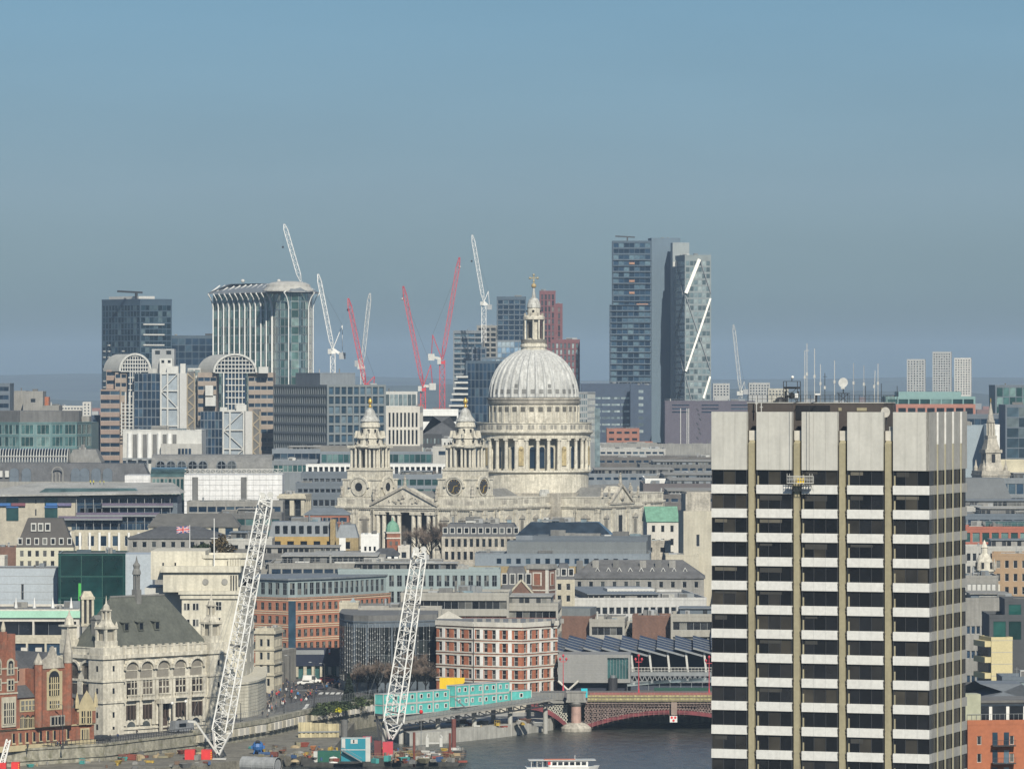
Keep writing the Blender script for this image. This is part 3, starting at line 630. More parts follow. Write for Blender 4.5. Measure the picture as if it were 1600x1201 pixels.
 for i in range(32):
  t=2*pi*(i+.5)/32;e=MB().box(-.85,.85,-.1,.1,z(642.5),z(635));e.xf((r(70.6)*cos(t),r(70.6)*sin(t),0),t+pi/2);e.build('attic_window',mat('attic_window_dark',(.10,.095,.08)),root)
 q=MB();q.lathe(0,0,[(r(71),z(671)),(r(90.5),z(671)),(r(91.5),z(674)),(r(92.5),z(675.5)),(r(92.5),z(673)),(r(90),z(672.9))],96);q=MB()
 q.lathe(0,0,[(r(70),z(684)),(r(88.5),z(684)),(r(88.5),z(679)),(r(90),z(678)),(r(93),z(675)),(r(93),z(672.5)),(r(90),z(672)),(r(90),z(661)),(r(91),z(661)),(r(91),z(659.5)),(r(88.5),z(659.5)),(r(88.5),z(671)),(r(70),z(671))],96);q.build('gallery',portland,root)
 q=MB()
 for i in range(96):
  if i%3==0:continue
  t=2*pi*i/96
  for d in(-.35,0,.35):i0=len(q.v);q.box(-.12,.12,-.1,.1,z(669.5),z(663));q.xf((r(90.1)*cos(t+d/21),r(90.1)*sin(t+d/21),0),t+pi/2,1,i0)
 q.build('balustrade',stone_grey,root)
 q=MB();q.lathe(0,0,[(r(74),z(737)),(r(74),z(684))],96);q.build('inner_drum',stone_cream,root)
 for i in range(32):
  t=2*pi*(i+.5)/32+.02;solid=i%4==1
  if solid:
   q=MB();q.box(-1.6,1.6,-.5,2.6,z(733.4),z(684.2));q.box(-.55,.55,-3.35,-3.0,z(733),z(686))if False else None
   q.xf((r(85)*cos(t),r(85)*sin(t),0),t+pi/2);
   q.xf((0,0,0));pr=q.build('niche_pier',portland,root)
   e=MB().box(-.95,.95,-.1,.1,z(726),z(700));e.tube((0,-.1,z(700)),(0,.1,z(700)),.95,None,12);e.xf((r(88.2)*cos(t),r(88.2)*sin(t),0),t+pi/2);e.build('niche',mat('ochre_niche',(.42,.34,.18),.9,.3,1.2,.3),pr)
  else:
   e=MB().box(-1.05,1.05,-.1,.1,z(730),z(701));e.tube((0,-.1,z(701)),(0,.1,z(701)),1.05,None,12);e.xf((r(74.3)*cos(t),r(74.3)*sin(t),0),t+pi/2);e.build('drum_window',gl_navy,root)
 for i in range(32):
  t=2*pi*i/32+.02;x_,y_=r(86.2)*cos(t),r(86.2)*sin(t)
  q=MB();q.tube((0,0,z(731)),(0,0,z(686.5)),.74,.62,10);q.box(-.85,.85,-.85,.85,z(733.5),z(731));q.box(-.82,.82,-.82,.82,z(687),z(684.1));q.build('column',portland,root,loc=(x_,y_,0),rz=t)
 q=MB();q.lathe(0,0,[(r(74),z(733.4)),(r(89.5),z(733.4)),(r(90),z(736)),(r(86),z(738)),(r(85.2),z(762)),(r(85.2),z(770))],96);q.build('drum_base',portland,root)
 b=MB().box(-22,22,-21,21,0,z(768));b.build('crossing',portland_dirty,root)
 wz=z(783);fz=z(787)+1.5
 def body(x0,x1,y0,y1,zt_,name,wins=(),m=portland):
  q=MB().box(x0,x1,y0,y1,0,zt_);q.box(x0-.7,x1+.7,y0-.7,y1+.7,zt_-1.0,zt_-.3);q.box(x0-.35,x1+.35,y0-.35,y1+.35,zt_-1.5,zt_-1.0)
  q.box(x0+.003,x1-.003,y0+.003,y1-.003,zt_,zt_+2.4);q.box(x0-.15,x1+.15,y0-.15,y1+.15,zt_+2.4,zt_+2.75);return q.build(name,m,root)
 H1=z(783.5)
 nave=body(-17.5,19.5,-76,-14,H1,'nave');choir=body(-17.5,19.5,14,66,H1,'choir');tr=body(-38,38,-16.5,16.5,H1-.3,'transept')
 q=MB()
 q.gable(-8,8,-88,-18,H1+1.5,H1+5.6,0,0,'y');q.gable(-8,8,18,66,H1+1.5,H1+5.6,0,0,'y');q.gable(-36,37.4,-8,8,H1+1.2,H1+5.8,0,0,'x');q.box(-17,19,-76,66,H1+.5,H1+1.49);q.build('roof',lead_dark,root)
 U=(0,1)
 def deco(O,U,L,zt_,k0,n_,skip=()):
  pb=MB();step=L/n_
  for i in range(n_+1):
   for d in(-.75,.75):
    aa=min(max(i*step+d,.5),L-.5);pb.fbox(O,U,aa-.42,aa+.42,0,.35,zt_-15,zt_-1.6);pb.fbox(O,U,aa-.55,aa+.55,.0,.5,zt_-3.1,zt_-1.7)
  pb.build('pilaster',portland,root)
  for i in range(n_):
   if i in skip:continue
   aa=(i+.5)*step;e=MB();e.fbox(O,U,aa-1.5,aa+1.5,0,.18,zt_-11.5,zt_-5.2);e.fbox(O,U,aa-2.0,aa+2.0,0,.5,zt_-5.2,zt_-4.7)
   N=(U[1],-U[0]);p=lambda x_,n2,z_:(O[0]+U[0]*x_+N[0]*n2,O[1]+U[1]*x_+N[1]*n2,z_)
   e.add([p(aa-2,.5,zt_-4.7),p(aa+2,.5,zt_-4.7),p(aa,.5,zt_-3.5),p(aa-2,0,zt_-4.7),p(aa+2,0,zt_-4.7),p(aa,0,zt_-3.5)],[(0,1,2),(1,4,5,2),(3,0,2,5)])
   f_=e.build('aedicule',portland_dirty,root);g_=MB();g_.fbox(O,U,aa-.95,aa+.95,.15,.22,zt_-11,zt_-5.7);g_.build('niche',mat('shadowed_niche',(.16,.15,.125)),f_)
  e=MB();e.fbox(O,U,0,L,0,.4,zt_-15.6,zt_-15)
  for i in range(int(L/.9)):e.fbox(O,U,i*.9,i*.9+.4,.35,.66,zt_-1.5,zt_-1.05)
  e.build('dentil_course',portland_dirty,root)
  bl=MB()
  for i in range(int(L/4)):
   if i%2:bl.fbox(O,U,i*4+.3,i*4+3.4,.0,.04,zt_+.5,zt_+2.0)
  bl.build('parapet_panel',portland_dirty,root)
 deco((19.5,-76),U,59,H1,0,6);deco((38,-16.5),U,33,H1-.3,0,3,(1,));deco((27.5,-16.5),(1,0),10.5,H1-.3,0,1);deco((19.5,17),U,49,H1,0,4)
 q=MB();zt_=H1-.3
 q.add([(38.4,-9,zt_+.1),(38.4,9,zt_+.1),(38.4,0,zt_+6.6),(32,-9,zt_+.1),(32,9,zt_+.1),(32,0,zt_+6.6)],[(0,1,2),(3,5,4),(0,2,5,3),(1,4,5,2)])
 pd=q.build('pediment',portland,root);q=MB()
 for s_ in(-1,1):q.bar((38.7,s_*9.3,zt_+.2),(38.7,0,zt_+7.0),.8);
 q.bar((38.7,-9.3,zt_+.2),(38.7,9.3,zt_+.2),.7);q.sphere((38.5,0,zt_+2.6),1.3,8,0);q.build('pediment_moulding',portland_dirty,pd)
 q=MB().box(37.5,38.08,-1.3,1.3,zt_-17,zt_-4.2);q.build('doorway',black_p,root)
 def statue(x,y,z_,h,par=root):
  q=MB();q.box(-.6,.6,-.6,.6,0,h*.2);q.lathe(0,0,[(.55,h*.2),(.62,h*.35),(.42,h*.55),(.55,h*.75),(.3,h*.84),(.18,h*.87)],8);q.sphere((0,0,h*.93),h*.075,8);q.bar((.3,0,h*.75),(.85,-.1,h*rnd.choice([.55,.95])),.22)
  q.build('statue',portland_dirty,par,loc=(x,y,z_),rz=rnd.uniform(0,6))
 for(y_,zz,h_)in((0,zt_+6.8,5),(-8.5,zt_+2.7,4),(8.5,zt_+2.7,4),(-14,zt_+2.7,3.6),(13.5,zt_+2.7,4)):statue(38,y_,zz,h_)
 statue(36,11,zt_+2.7,5.0);statue(30,15,zt_+2.7,4)
 b=MB().lathe(16.5,-20,[(2.0,H1+1.4),(2.1,H1+3.4),(1.6,H1+5.0),(1.5,H1+5.2)],12);b.build('roof_lantern',lead,root)
 fy=-92.0;fw=29.3;FH=z(783)-.4
 Sf=F/1822.0
 def zf(py):return 90-(py-590)/Sf-5
 FH=zf(789.5)
 q=MB();q.box(-fw,-13.2,fy,-76.01,0,FH);q.box(13.2,fw,fy,-76.01,0,FH);q.box(-13.2,13.2,fy+5,-76.01,0,FH);q.box(-13.2,13.2,fy,fy+5,zf(800),FH)
 q.box(-fw-.7,fw+.7,fy-.7,-75.9,FH-1,FH-.3);q.box(-fw-.35,fw+.35,fy-.35,-75.9,FH-1.6,FH-1.0);q.box(-fw+.01,fw-.01,fy+.01,-75.95,FH,FH+2.6);q.build('west_front',portland,root)
 deco((13.3,fy),(1,0),16,FH,0,2);deco((-fw,fy),(1,0),16,FH,0,2);deco((fw,fy),(0,1),15.5,FH,0,2)
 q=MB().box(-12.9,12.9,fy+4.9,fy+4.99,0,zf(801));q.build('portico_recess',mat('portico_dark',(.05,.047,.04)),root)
 for i,xx in enumerate((-12.2,-9.6,-5.6,-3.1,3.1,5.6,9.6,12.2)):
  e=MB();e.tube((0,0,0),(0,0,zf(802.5)),.95,.8,12);e.box(-1.1,1.1,-1.1,1.1,zf(804),zf(800));e.build('portico_column',portland,root,loc=(xx,fy+1,0))
 q=MB();q.add([(-14,fy-.5,FH-.1),(14,fy-.5,FH-.1),(0,fy-.5,FH+6.3),(-14,fy+6,FH-.1),(14,fy+6,FH-.1),(0,fy+6,FH+6.3)],[(0,1,2),(5,4,3),(0,2,5,3),(1,4,5,2)]);pd=q.build('pediment',portland,root)
 q=MB()
 for s_ in(-1,1):q.bar((s_*14.6,fy-.7,FH+.1),(0,fy-.7,FH+6.9),.85)
 q.build('pediment_moulding',portland_dirty,pd)
 q=MB()
 for i in range(26):
  x_=rnd.uniform(-6.5,6.5);z_=FH+.8+rnd.uniform(0,1)*(4-abs(x_)*.42);q.sphere((x_,fy-.55,z_),rnd.uniform(.3,.62),6)
 q.build('pediment_relief',portland_dirty,pd)
 statue(0,fy,FH+6.6,4.4);statue(-13.5,fy,FH+2,4.0);statue(13.5,fy,FH+2,4.0)
 def bell_tower(tx,clock):
  ty=fy+8.7;T=empty('bell_tower',(tx,ty,0));T.parent=root
  K=4.27
  def zz(py):return 90-(py-590)/(F/(1838 if tx<0 else 1811))-5
  h=7.3;zb_=FH+2.0
  q=MB();q.box(-h-.5,h+.5,-h-.5,h+.5,zb_,zz(775));q.box(-h,h,-h,h,zz(775),zz(748));q.box(-h-.5,h+.5,-h-.5,h+.5,zz(776),zz(774.5));q.box(-h-.3,h+.3,-h-.3,h+.3,zz(749.5),zz(747.5))
  q.box(-h+1.2,h-1.2,-h+1.2,h-1.2,zz(748),zz(735));q.box(-h+.9,h-.9,-h+.9,h-.9,zz(735),zz(733));q.build('clock_stage',portland,T)
  for(O,U2)in(((-h,-h),(1,0)),((h,-h),(0,1))):
   N=(U2[1],-U2[0]);mid=(O[0]+U2[0]*h,O[1]+U2[1]*h);ze=zz(760)
   e=MB();e.tube((mid[0],mid[1],ze),(mid[0]+N[0]*.5,mid[1]+N[1]*.5,ze),3.35,None,24)
   for k in range(12):
    t0,t1=pi*k/12,pi*(k+1)/12;r1=4.1
    p0=(mid[0]+U2[0]*r1*cos(t0)+N[0]*.35,mid[1]+U2[1]*r1*cos(t0)+N[1]*.35,ze-.2+r1*.95*sin(t0));p1=(mid[0]+U2[0]*r1*cos(t1)+N[0]*.35,mid[1]+U2[1]*r1*cos(t1)+N[1]*.35,ze-.2+r1*.95*sin(t1));e.bar(p0,p1,.8)
   rg=e.build('clock_surround' if clock else 'oculus_surround',portland,T)
   e=MB();c0=.52
   if clock:
    e.tube((mid[0]+N[0]*.5,mid[1]+N[1]*.5,ze),(mid[0]+N[0]*.56,mid[1]+N[1]*.56,ze),2.75,None,24)
    ck=e.build('clock_face',mat('clock_black',(.03,.03,.032)),rg);e=MB()
    for k in range(12):
     t=2*pi*k/12;f0,f1=2.1,2.6
     e.bar(*[(mid[0]+U2[0]*f*sin(t)+N[0]*.6,mid[1]+U2[1]*f*sin(t)+N[1]*.6,ze+f*cos(t))for f in(f0,f1)],.14)
    for(t,f)in((radians(75),1.5),(radians(195),2.1)):e.bar((mid[0]+N[0]*.62,mid[1]+N[1]*.62,ze),(mid[0]+U2[0]*f*sin(t)+N[0]*.62,mid[1]+U2[1]*f*sin(t)+N[1]*.62,ze+f*cos(t)),.26)
    e.build('clock_hands',gold,ck)
   else:
    e.tube((mid[0]+N[0]*.5,mid[1]+N[1]*.5,ze),(mid[0]+N[0]*.53,mid[1]+N[1]*.53,ze),1.6,None,20);e.build('oculus',black_p,rg)
  q=MB();q.lathe(0,0,[(3.4,zz(733)),(3.4,zz(700))],16);zc=zz(731);q.build('belfry_core',portland_dirty,T)
  q=MB();h2=5.55
  q.box(-h2,h2,-h2,h2,zz(733),zz(730));q.lathe(0,0,[(0.01,zz(700)),(h2+.2,zz(700)),(h2+.7,zz(698)),(h2+.7,zz(696.5)),(h2,zz(695)),(4.9,zz(694)),(4.6,zz(686)),(5.1,zz(685)),(5.0,zz(683.5)),(3.6,zz(680)),(3.2,zz(668)),(3.8,zz(667)),(3.7,zz(665)),(3.3,zz(659)),(3.4,zz(658))],16)
  for s1 in(-1,1):
   for s2 in(-1,1):q.box(s1*3.0,s1*6.1,s2*3.0,s2*6.1,zz(699.5),zz(695.5))
  for k in range(8):t=k*pi/4+pi/8;i0=len(q.v);q.frust(-.4,.4,-1.4,.3,zz(684),zz(673),.15,0,None,.5);q.xf((4.5*cos(t),4.5*sin(t),0),t+pi/2,1,i0)
  q.build('belfry',portland,T)
  for k in range(4):
   for(t,rr)in((k*pi/2+pi/4,7.0),(k*pi/2+pi/4-.24,5.9),(k*pi/2+pi/4+.24,5.9),(k*pi/2-.27,4.9),(k*pi/2+.27,4.9)):
    e=MB();e.tube((0,0,zz(730)),(0,0,zz(700)),.5,.43,8);e.build('column',portland,T,loc=(rr*cos(t),rr*sin(t),0))
   t=k*pi/2;e=MB().box(-.9,.9,-.08,.08,zz(729),zz(703));e.xf((3.45*cos(t),3.45*sin(t),0),t+pi/2);e.build('opening',black_p,T)
   for zz0,zz1,rr,w2 in((692.5,687.5,4.72,.42),(679,670.5,3.32,.42)):
    for d in(-.38,.38)if zz0>685 else(-.4,.4):
     e=MB().box(-w2,w2,-.12,.12,zz(zz0),zz(zz1));e.xf((rr*cos(t+d),rr*sin(t+d),0),t+d+pi/2);e.build('opening',black_p,T)
  for k in range(8):
   t=k*pi/4+pi/8;e=MB();e.lathe(5.6*cos(t),5.6*sin(t),[(.3,zz(696)),(.45,zz(693)),(.15,zz(690.5)),(.1,zz(688))],6);e.build('urn',portland_dirty,T)
  q=MB();q.lathe(0,0,[(3.7,zz(658)),(3.3,zz(655)),(2.4,zz(650)),(2.0,zz(646)),(1.7,zz(642)),(1.2,zz(639.5)),(.5,zz(637.5)),(.4,zz(636))],16);q.build('tower_cap',lead,T,smooth=False)
  q=MB();q.lathe(0,0,[(.4,zz(637)),(.75,zz(635.5)),(.4,zz(633)),(.35,zz(631)),(.7,zz(630)),(.85,zz(627.5)),(.75,zz(625)),(.3,zz(622.5)),(.1,zz(621))],10);q.build('pineapple_finial',gold,T,smooth=True)
  for s1 in(-1,1):statue(s1*(h+.2),-h-.2,zz(785)+2.2,4.0,T)
 bell_tower(-20.6,False);bell_tower(20.6,True)
cathedral()
# ---------------- helpers for the city ----------------
def sub(parent,name,x,y,z_,rz=0.0):
 o=empty(name,(x,y,z_),rz);o.parent=parent;return o
def poly(label,pts,yt,name='office_building',zb=5.0,wall=conc,g=gl_teal,fr=offwhite,bw=3.0,ww=2.8,fh=3.8,wh=2.9,top=0.5,rec=.12,rows=4,back=25,mx=1,my=1,rm=roof_grey,cat='building',par=.6,group=None,zt=None,maxw=100,Dt=None):
 """building on a bent front: pts = [(px, depth)...] left to right"""
 w=[(X(p,d),d)for p,d in pts];ox,oy=w[0];L=[(x-ox,y-oy)for x,y in w]
 zt=Z(yt,Dt or pts[len(pts)//2][1])if zt is None else zt
 root=empty(name,(ox,oy,zb),0,label,cat,group);H=zt-zb;b=MB();W=Wins(root)
 for p,q in zip(L,L[1:]):
  l=math.hypot(q[0]-p[0],q[1]-p[1]);U=((q[0]-p[0])/l,(q[1]-p[1])/l)
  nx=max(1,round(l/bw));facade(b,W,p,U,l,0,H,nx,rows,ww,wh,fh,top,rec,g,fr,0,mx,my,.05)
 bk=[(L[-1][0],L[-1][1]+back),(L[0][0],L[0][1]+back)]
 al=L+bk
 for p,q in((L[-1],bk[0]),(bk[0],bk[1]),(bk[1],L[0])):b.quad((*p,0),(*q,0),(*q,H),(*p,H))
 b.build('wall',wall,root);MB().prism(al,H-.3,H-.1).build('roof',rm,root)
 if par:
  e=MB()
  for p,q in zip(L,L[1:]):
   l=math.hypot(q[0]-p[0],q[1]-p[1]);U=((q[0]-p[0])/l,(q[1]-p[1])/l);e.fbox(p,U,-.05,l+.05,-.3,.12,H,H+par)
  e.build('parapet',wall,root)
 W.flush(maxw);return root,L,H
def lattice(b,p,q,w0,w1,ch,br=None,m=0,step=None,up=None):
 p=Vector(p);q=Vector(q);d=q-p;L=d.length;d.normalize();up=Vector(up)if up else Vector((0,1,0));u=d.cross(up)
 if u.length<1e-3:up=Vector((1,0,0));u=d.cross(up)
 u.normalize();v=d.cross(u);br=br or ch*.6;n=max(2,int(L/(step or(w0+w1)*.6)))
 def c(t,i):w=(w0+(w1-w0)*t)/2;s=((-1,-1),(1,-1),(1,1),(-1,1))[i];return p+d*(L*t)+u*(s[0]*w)+v*(s[1]*w)
 for i in range(4):b.bar(c(0,i),c(1,i),ch,m)
 for k in range(n):
  for i in range(4):
   j=(i+1)%4;a_,b_=(i,j)if k%2 else(j,i);b.bar(c(k/n,a_),c((k+1)/n,b_),br,m)
   if k:b.bar(c(k/n,i),c(k/n,j),br,m)
def crane(label,D,mx_,y0,y1,tip,af,cw,m,jw=1.6,mw=2.0,hook=None,group='tower cranes on the skyline',pale=None,thick=1.0,yaw=0.0):
 thick*=.68;root=empty('tower_crane',(X(mx_,D),D,max(5,Z(y0,D))),0,label,'crane',group);o=Vector(root.location)
 def L(px,py,dy=0):return P(px,py,D+dy)-o
 pv=L(mx_,y1)
 if y1<y0-3:
  b=MB();lattice(b,(0,0,0),pv,mw,mw,.38*thick,.2*thick);b.build('mast',m,root)
 b=MB();t=L(*tip);k=pv.lerp(t,.12);k2=pv.lerp(t,.9)
 lattice(b,k,k2,jw,jw,.32*thick,.17*thick);lattice(b,pv,k,.5,jw,.3*thick,.15*thick);lattice(b,k2,t,jw,.5,.3*thick,.15*thick);b.build('jib',m,root)
 if af:
  a_=L(*af);b=MB();c_=L(*cw)
  for dy in(-.9,.9):
   dv=Vector((0,dy,0));b.bar(pv+dv,a_+dv*.4,.4*thick);b.bar(c_+dv,a_+dv*.4,.28*thick)
  b.build('a_frame',m,root)
  b=MB();b.bar(pv+Vector((0,0,.3)),c_+Vector((0,0,.3)),1.3);b.build('counter_jib',pale or m,root)
  MB().box(c_.x-1.6,c_.x+1.6,-1.6,1.6,c_.z-1.6,c_.z+1.7).build('counterweight',grey_p if pale is None else pale,root)
  b=MB();b.bar(a_,pv.lerp(t,.85),.09);b.build('pendant_rope',dark_p,root)
  MB().box(pv.x-2.4,pv.x-.6,-2.6,-1,pv.z-2.2,pv.z+.3).build('cab',pale or offwhite,root)
  MB().box(pv.x-1.5,pv.x+1.5,-1.5,1.5,pv.z-2.2,pv.z-.6).build('slewing_ring',m,root)
 if hook:
  h=L(*hook);b=MB();b.bar(t,h,.07);b.build('hoist_rope',dark_p,root);MB().sphere(h,.7,8).build('hook_block',offwhite if hook[1]%2 else dark_p,root)
 return root
# ---------------- far skyline ----------------
GSK='towers on the skyline'
r_,w,d,H=bld('dark glass tower with a grey frame far left and a flat roof crane',219,268.5,470,2900,38,xs=159,yb=610,wall=navyf,g=glass('tower_glass_dark',(.012,.03,.045),(.14,.2,.22),.25,.1,.4),fr=navyf,bw=3.2,ww=2.9,fh=3.5,wh=3.0,top=2.5,rec=.15,name='office_tower',cat='tower',clutter=2,plant=[(.2,.7,3,offwhite,8)],par=1.2)
q=MB();q.bar((4,10,H),(4,10,H+5),1.2);q.bar((-9,10,H+5.6),(8,10,H+5.0),1.1);q.build('roof_crane',dark_p,r_)
for k in range(3):
 MB().box(2+.01*k,w*.75,-.6,-.02,H-14-k*6,H-13.2-k*6).build('balcony',offwhite,r_)
for i in range(12):
 for j in range(5):
  if rnd.random()<.6:x_=-0.5;MB().box(-.5,-.02,d-4-j*5,d-2-j*5,H-26-i*3.5,H-25.2-i*3.5).build('balcony',offwhite,r_)
bld('low dark glass block joining the dark tower and the white ribbed tower',266,334,526,2950,3,20,yb=565,wall=navyf,g=gl_navy,fr=navyf,bw=4,ww=3.8,fh=4,wh=3.7,top=1,rec=.1,clutter=2,plant=[(.8,.98,2,dark_p,5)])
def ribbed_tower():
 zt=Z(458,2700);pts=[(333,2745),(427,2700),(438,2688),(452,2683),(470,2684),(481,2694),(488,2715)]
 r_,L,H=poly('glass tower with white vertical ribs that flare out into a crown',pts,462,'office_tower',wall=glass('crown_tower_glass',(.06,.10,.12),(.2,.28,.3),.3),g=glass('crown_front_glass',(.055,.12,.115),(.27,.38,.36),.5,.1,.45),fr=offwhite,bw=4.2,ww=4.0,fh=4.5,wh=4.1,top=.3,rec=.06,rows=17,back=22,par=0,cat='tower',maxw=100,zt=zt)
 def rib(p,N,wd=.6):
  b=MB();prof=[(0.0,0),(0.0,H-8),(.5,H-5),(1.6,H-2.2),(3.4,H)]
  q_=[(p[0]+N[0]*(.5+n),p[1]+N[1]*(.5+n),z_)for n,z_ in prof]
  for a_,c_ in zip(q_,q_[1:]):b.bar(a_,c_,wd)
  b.bar(q_[-1],(p[0]-N[0]*4,p[1]-N[1]*4,H+5.0),.55);b.build('rib',white_p,r_)
 p0,p1=L[0],L[1];l=math.hypot(p1[0]-p0[0],p1[1]-p0[1]);U=((p1[0]-p0[0])/l,(p1[1]-p0[1])/l);N=(U[1],-U[0])
 for k in range(12):f=(k+.15)/11.3;rib((p0[0]+U[0]*l*f,p0[1]+U[1]*l*f),N)
 for i in(1,3,5,6):
  a_,c_=L[i-1],L[i];l2=math.hypot(c_[0]-a_[0],c_[1]-a_[1]);N2=((c_[1]-a_[1])/l2,-(c_[0]-a_[0])/l2);rib(c_,N2,.45)
 b=MB()
 out=[];inn=[]
 cxm=sum(p[0]for p in L)/7
 for i,p in enumerate(L):
  N2=N if i<2 else(sin((i-1)*.34-.3),-cos((i-1)*.34-.3));out.append((p[0]+N2[0]*3.6,p[1]+N2[1]*3.6));inn.append((p[0]*.9+cxm*.1-N2[0]*4,p[1]-N2[1]*5))
 back=[(out[-1][0],L[-1][1]+24),(out[0][0],L[-1][1]+28)];o2=out+back;i2=inn+[(inn[-1][0]-2,L[-1][1]+18),(inn[0][0]+3,L[-1][1]+20)]
 n=len(o2);b.add([(x,y,H+.3)for x,y in o2]+[(x,y,H+.7)for x,y in o2]+[(x,y,H+5.6)for x,y in i2],[(k,(k+1)%n,n+(k+1)%n,n+k)for k in range(n)]+[tuple(range(n))[::-1]]);b.build('crown_edge',grey_p,r_)
 b=MB();b.add([(x,y,H+.72)for x,y in o2]+[(x,y,H+5.6)for x,y in i2],[(k,(k+1)%n,n+(k+1)%n,n+k)for k in range(n)]+[tuple(range(n,2*n))]);b.build('roof',zinc,r_)
 c_=L[3];b=MB().lathe(c_[0]-1,c_[1]+10,[(12.0,H+.75),(12.0,H+1.3),(10.5,H+3.2),(10.3,H+4.4),(8,H+5.6),(4,H+6.3),(.1,H+6.4)],20,sx=1.15);b.build('round_roof',conc_pale,r_)
 for(px,h)in((374,2.2),(431,3)):q=MB().sphere((X(px,2710)-X(333,2745),0,H+7.4),1.1,8);q.build('roof_dome',offwhite,r_)
ribbed_tower()
def arched_complex():
 D=2400;S=F/D;root=empty('arched_office',(X(292,D),D,5),0,'pink banded office complex with two white barrel arches and glass lift towers','building')
 ox=X(292,D)
 def x(px):return X(px,D)-ox
 def z_(py):return Z(py,D)-5
 W=Wins(root)
 def block(p0,p1,yt,y,dep,wall,g,fh,wh,rows,bw,ww,nm='wall',fr=offwhite,top=.8,rec=.3):
  b=MB();w_=x(p1)-x(p0);nx=max(1,round(w_/bw));facade(b,W,(x(p0),y),(1,0),w_,0,z_(yt),nx,rows,ww,wh,fh,top,rec,g,fr,0)
  b.quad((x(p1),y,0),(x(p1),y+dep,0),(x(p1),y+dep,z_(yt)),(x(p1),y,z_(yt)));b.quad((x(p0),y+dep,0),(x(p0),y,0),(x(p0),y,z_(yt)),(x(p0),y+dep,z_(yt)));b.quad((x(p0),y,z_(yt)),(x(p1),y,z_(yt)),(x(p1),y+dep,z_(yt)),(x(p0),y+dep,z_(yt)))
  return b.build(nm,wall,root)
 pk=pinkish;pl=mat('pale_pink_stone',(.27,.225,.185),.85,.1,.3,.1)
 block(158,188,608,-4,20,pk,gl_navy,4.15,1.9,9,5,4.7);block(165,197,578,4,20,pk,gl_navy,4.15,1.9,3,5,4.7);block(180,198,582,-1,10,pl,gl_navy,4.15,1.9,3,3,2.4)
 for p0,p1,yt,rows in((309,338,582,10),(388,427,582,10)):block(p0,p1,yt,0,22,pl,gl_navy,4.15,1.9,rows,3.1,2.9,top=2.3)
 block(292,312,575,6,18,offwhite,gl_pale,4,3,3,3,2.5);
 def archblock(p0,p1,yapex,ybase,y,len_,ww):
  cx_,r=(x(p0)+x(p1))/2,(x(p1)-x(p0))/2;zb_=z_(ybase);k=(z_(yapex)-zb_)/r;n=16;b=MB()
  pt=lambda t,y_,rr=r:(cx_-rr*cos(t),y_,zb_+rr*k*sin(t))
  sh=-9.0
  for i in range(n):
   t0,t1=pi*i/n,pi*(i+1)/n;a0,a1=pt(t0,y),pt(t1,y);b.quad(a0,a1,(a1[0]+sh,y+len_,a1[2]),(a0[0]+sh,y+len_,a0[2]))
  b.build('vault_roof',mat('vault_metal',(.36,.36,.33),.6,.1,.3,.1),root)
  b=MB()
  for i in range(n):
   t0,t1=pi*i/n,pi*(i+1)/n;b.bar(pt(t0,y-.4),pt(t1,y-.4),.95)
  b.build('arch_rim',offwhite,root)
  b=MB();b.add([pt(pi*i/n,y+.6)for i in range(n+1)],[tuple(range(n+1))]);b.quad((cx_-r*.5,y+.6,0),(cx_+r*.5,y+.6,0),(cx_+r*.5,y+.6,zb_),(cx_-r*.5,y+.6,zb_));b.build('arch_glass',gl_navy,root)
  b=MB()
  for i in range(1,12):
   xx=-r+2*r*i/12;hh=k*sqrt(max(r*r-xx*xx,0));b.bar((cx_+xx,y,zb_-(z_(ybase)if abs(xx)<r*.45 else 0)*.6),(cx_+xx,y,zb_+hh),.38)
  for j in range(0,5):
   zz=j*r*k/4.6;hw=sqrt(max(0,1-(zz/(r*k))**2))*r;b.bar((cx_-hw,y,zb_+zz),(cx_+hw,y,zb_+zz),.5)
  for j in range(1,14):b.bar((cx_-r*.45,y,zb_-j*3),(cx_+r*.45,y,zb_-j*3),.5)
  b.build('arch_grid',offwhite,root)
 archblock(335,401,553.5,582,-2,14,0);archblock(188,236,553,580,-2,12,0)
 block(237,272,545,1,12,mat('grey_cladding',(.27,.28,.28),.7),gl_dark,6,2,1,6,2.5);block(250,270,560,-3,5,offwhite,gl_dark,4,1.5,1,4,1.5)
 for(p0,p1,p2,yt,yb_,y)in((212,252,282,583,672,-9),(316,350,385,642,706,-14)):
  b=MB();w_=x(p1)-x(p0);facade(b,W,(x(p0),y),(1,0),w_,0,z_(yt),6,13,w_/6-.15,3.9,4.2,.2,.1,gl_navy,zinc,0);b.box(x(p0),x(p1),y+.5,y+9,0,z_(yt)-.1);b.build('glass_tower',zinc_blue,root)
  b=MB();
  for xx in(x(p1)+.5,x(p1)+3.7,x(p2)-.5):b.bar((xx,y-.6,0),(xx,y-.6,z_(yt)),.75)
  zz=z_(yt);i=0
  while zz>z_(yb_)-10:
   b.bar((x(p1)+.5,y-.6,zz),(x(p2)-.5,y-.6,zz),.6)
   if i%3!=2 and p0<250 or p0>250:b.bar((x(p2)-.5 if i%2==0 else x(p1)+.5,y-.7,zz),(x(p1)+.5 if i%2==0 else x(p2)-.5,y-.7,zz-8.4 if p0<250 else zz-9),.4)
   zz-=8.4 if p0<250 else 9;i+=1
  b.build('exposed_frame',offwhite,root)
  MB().box(x(p1)+.4,x(p2)-.4,y,y+8,0,z_(yt)-.5).build('lift_wall',mat('pale_blue_panel',(.25,.29,.32),.5),root)
  MB().box(x(p2)+.2,x(p2)+3.6,y-1,y+8,0,z_(yt)).build('service_shaft',mat('pale_metal_shaft',(.42,.42,.40),.5,.06),root)
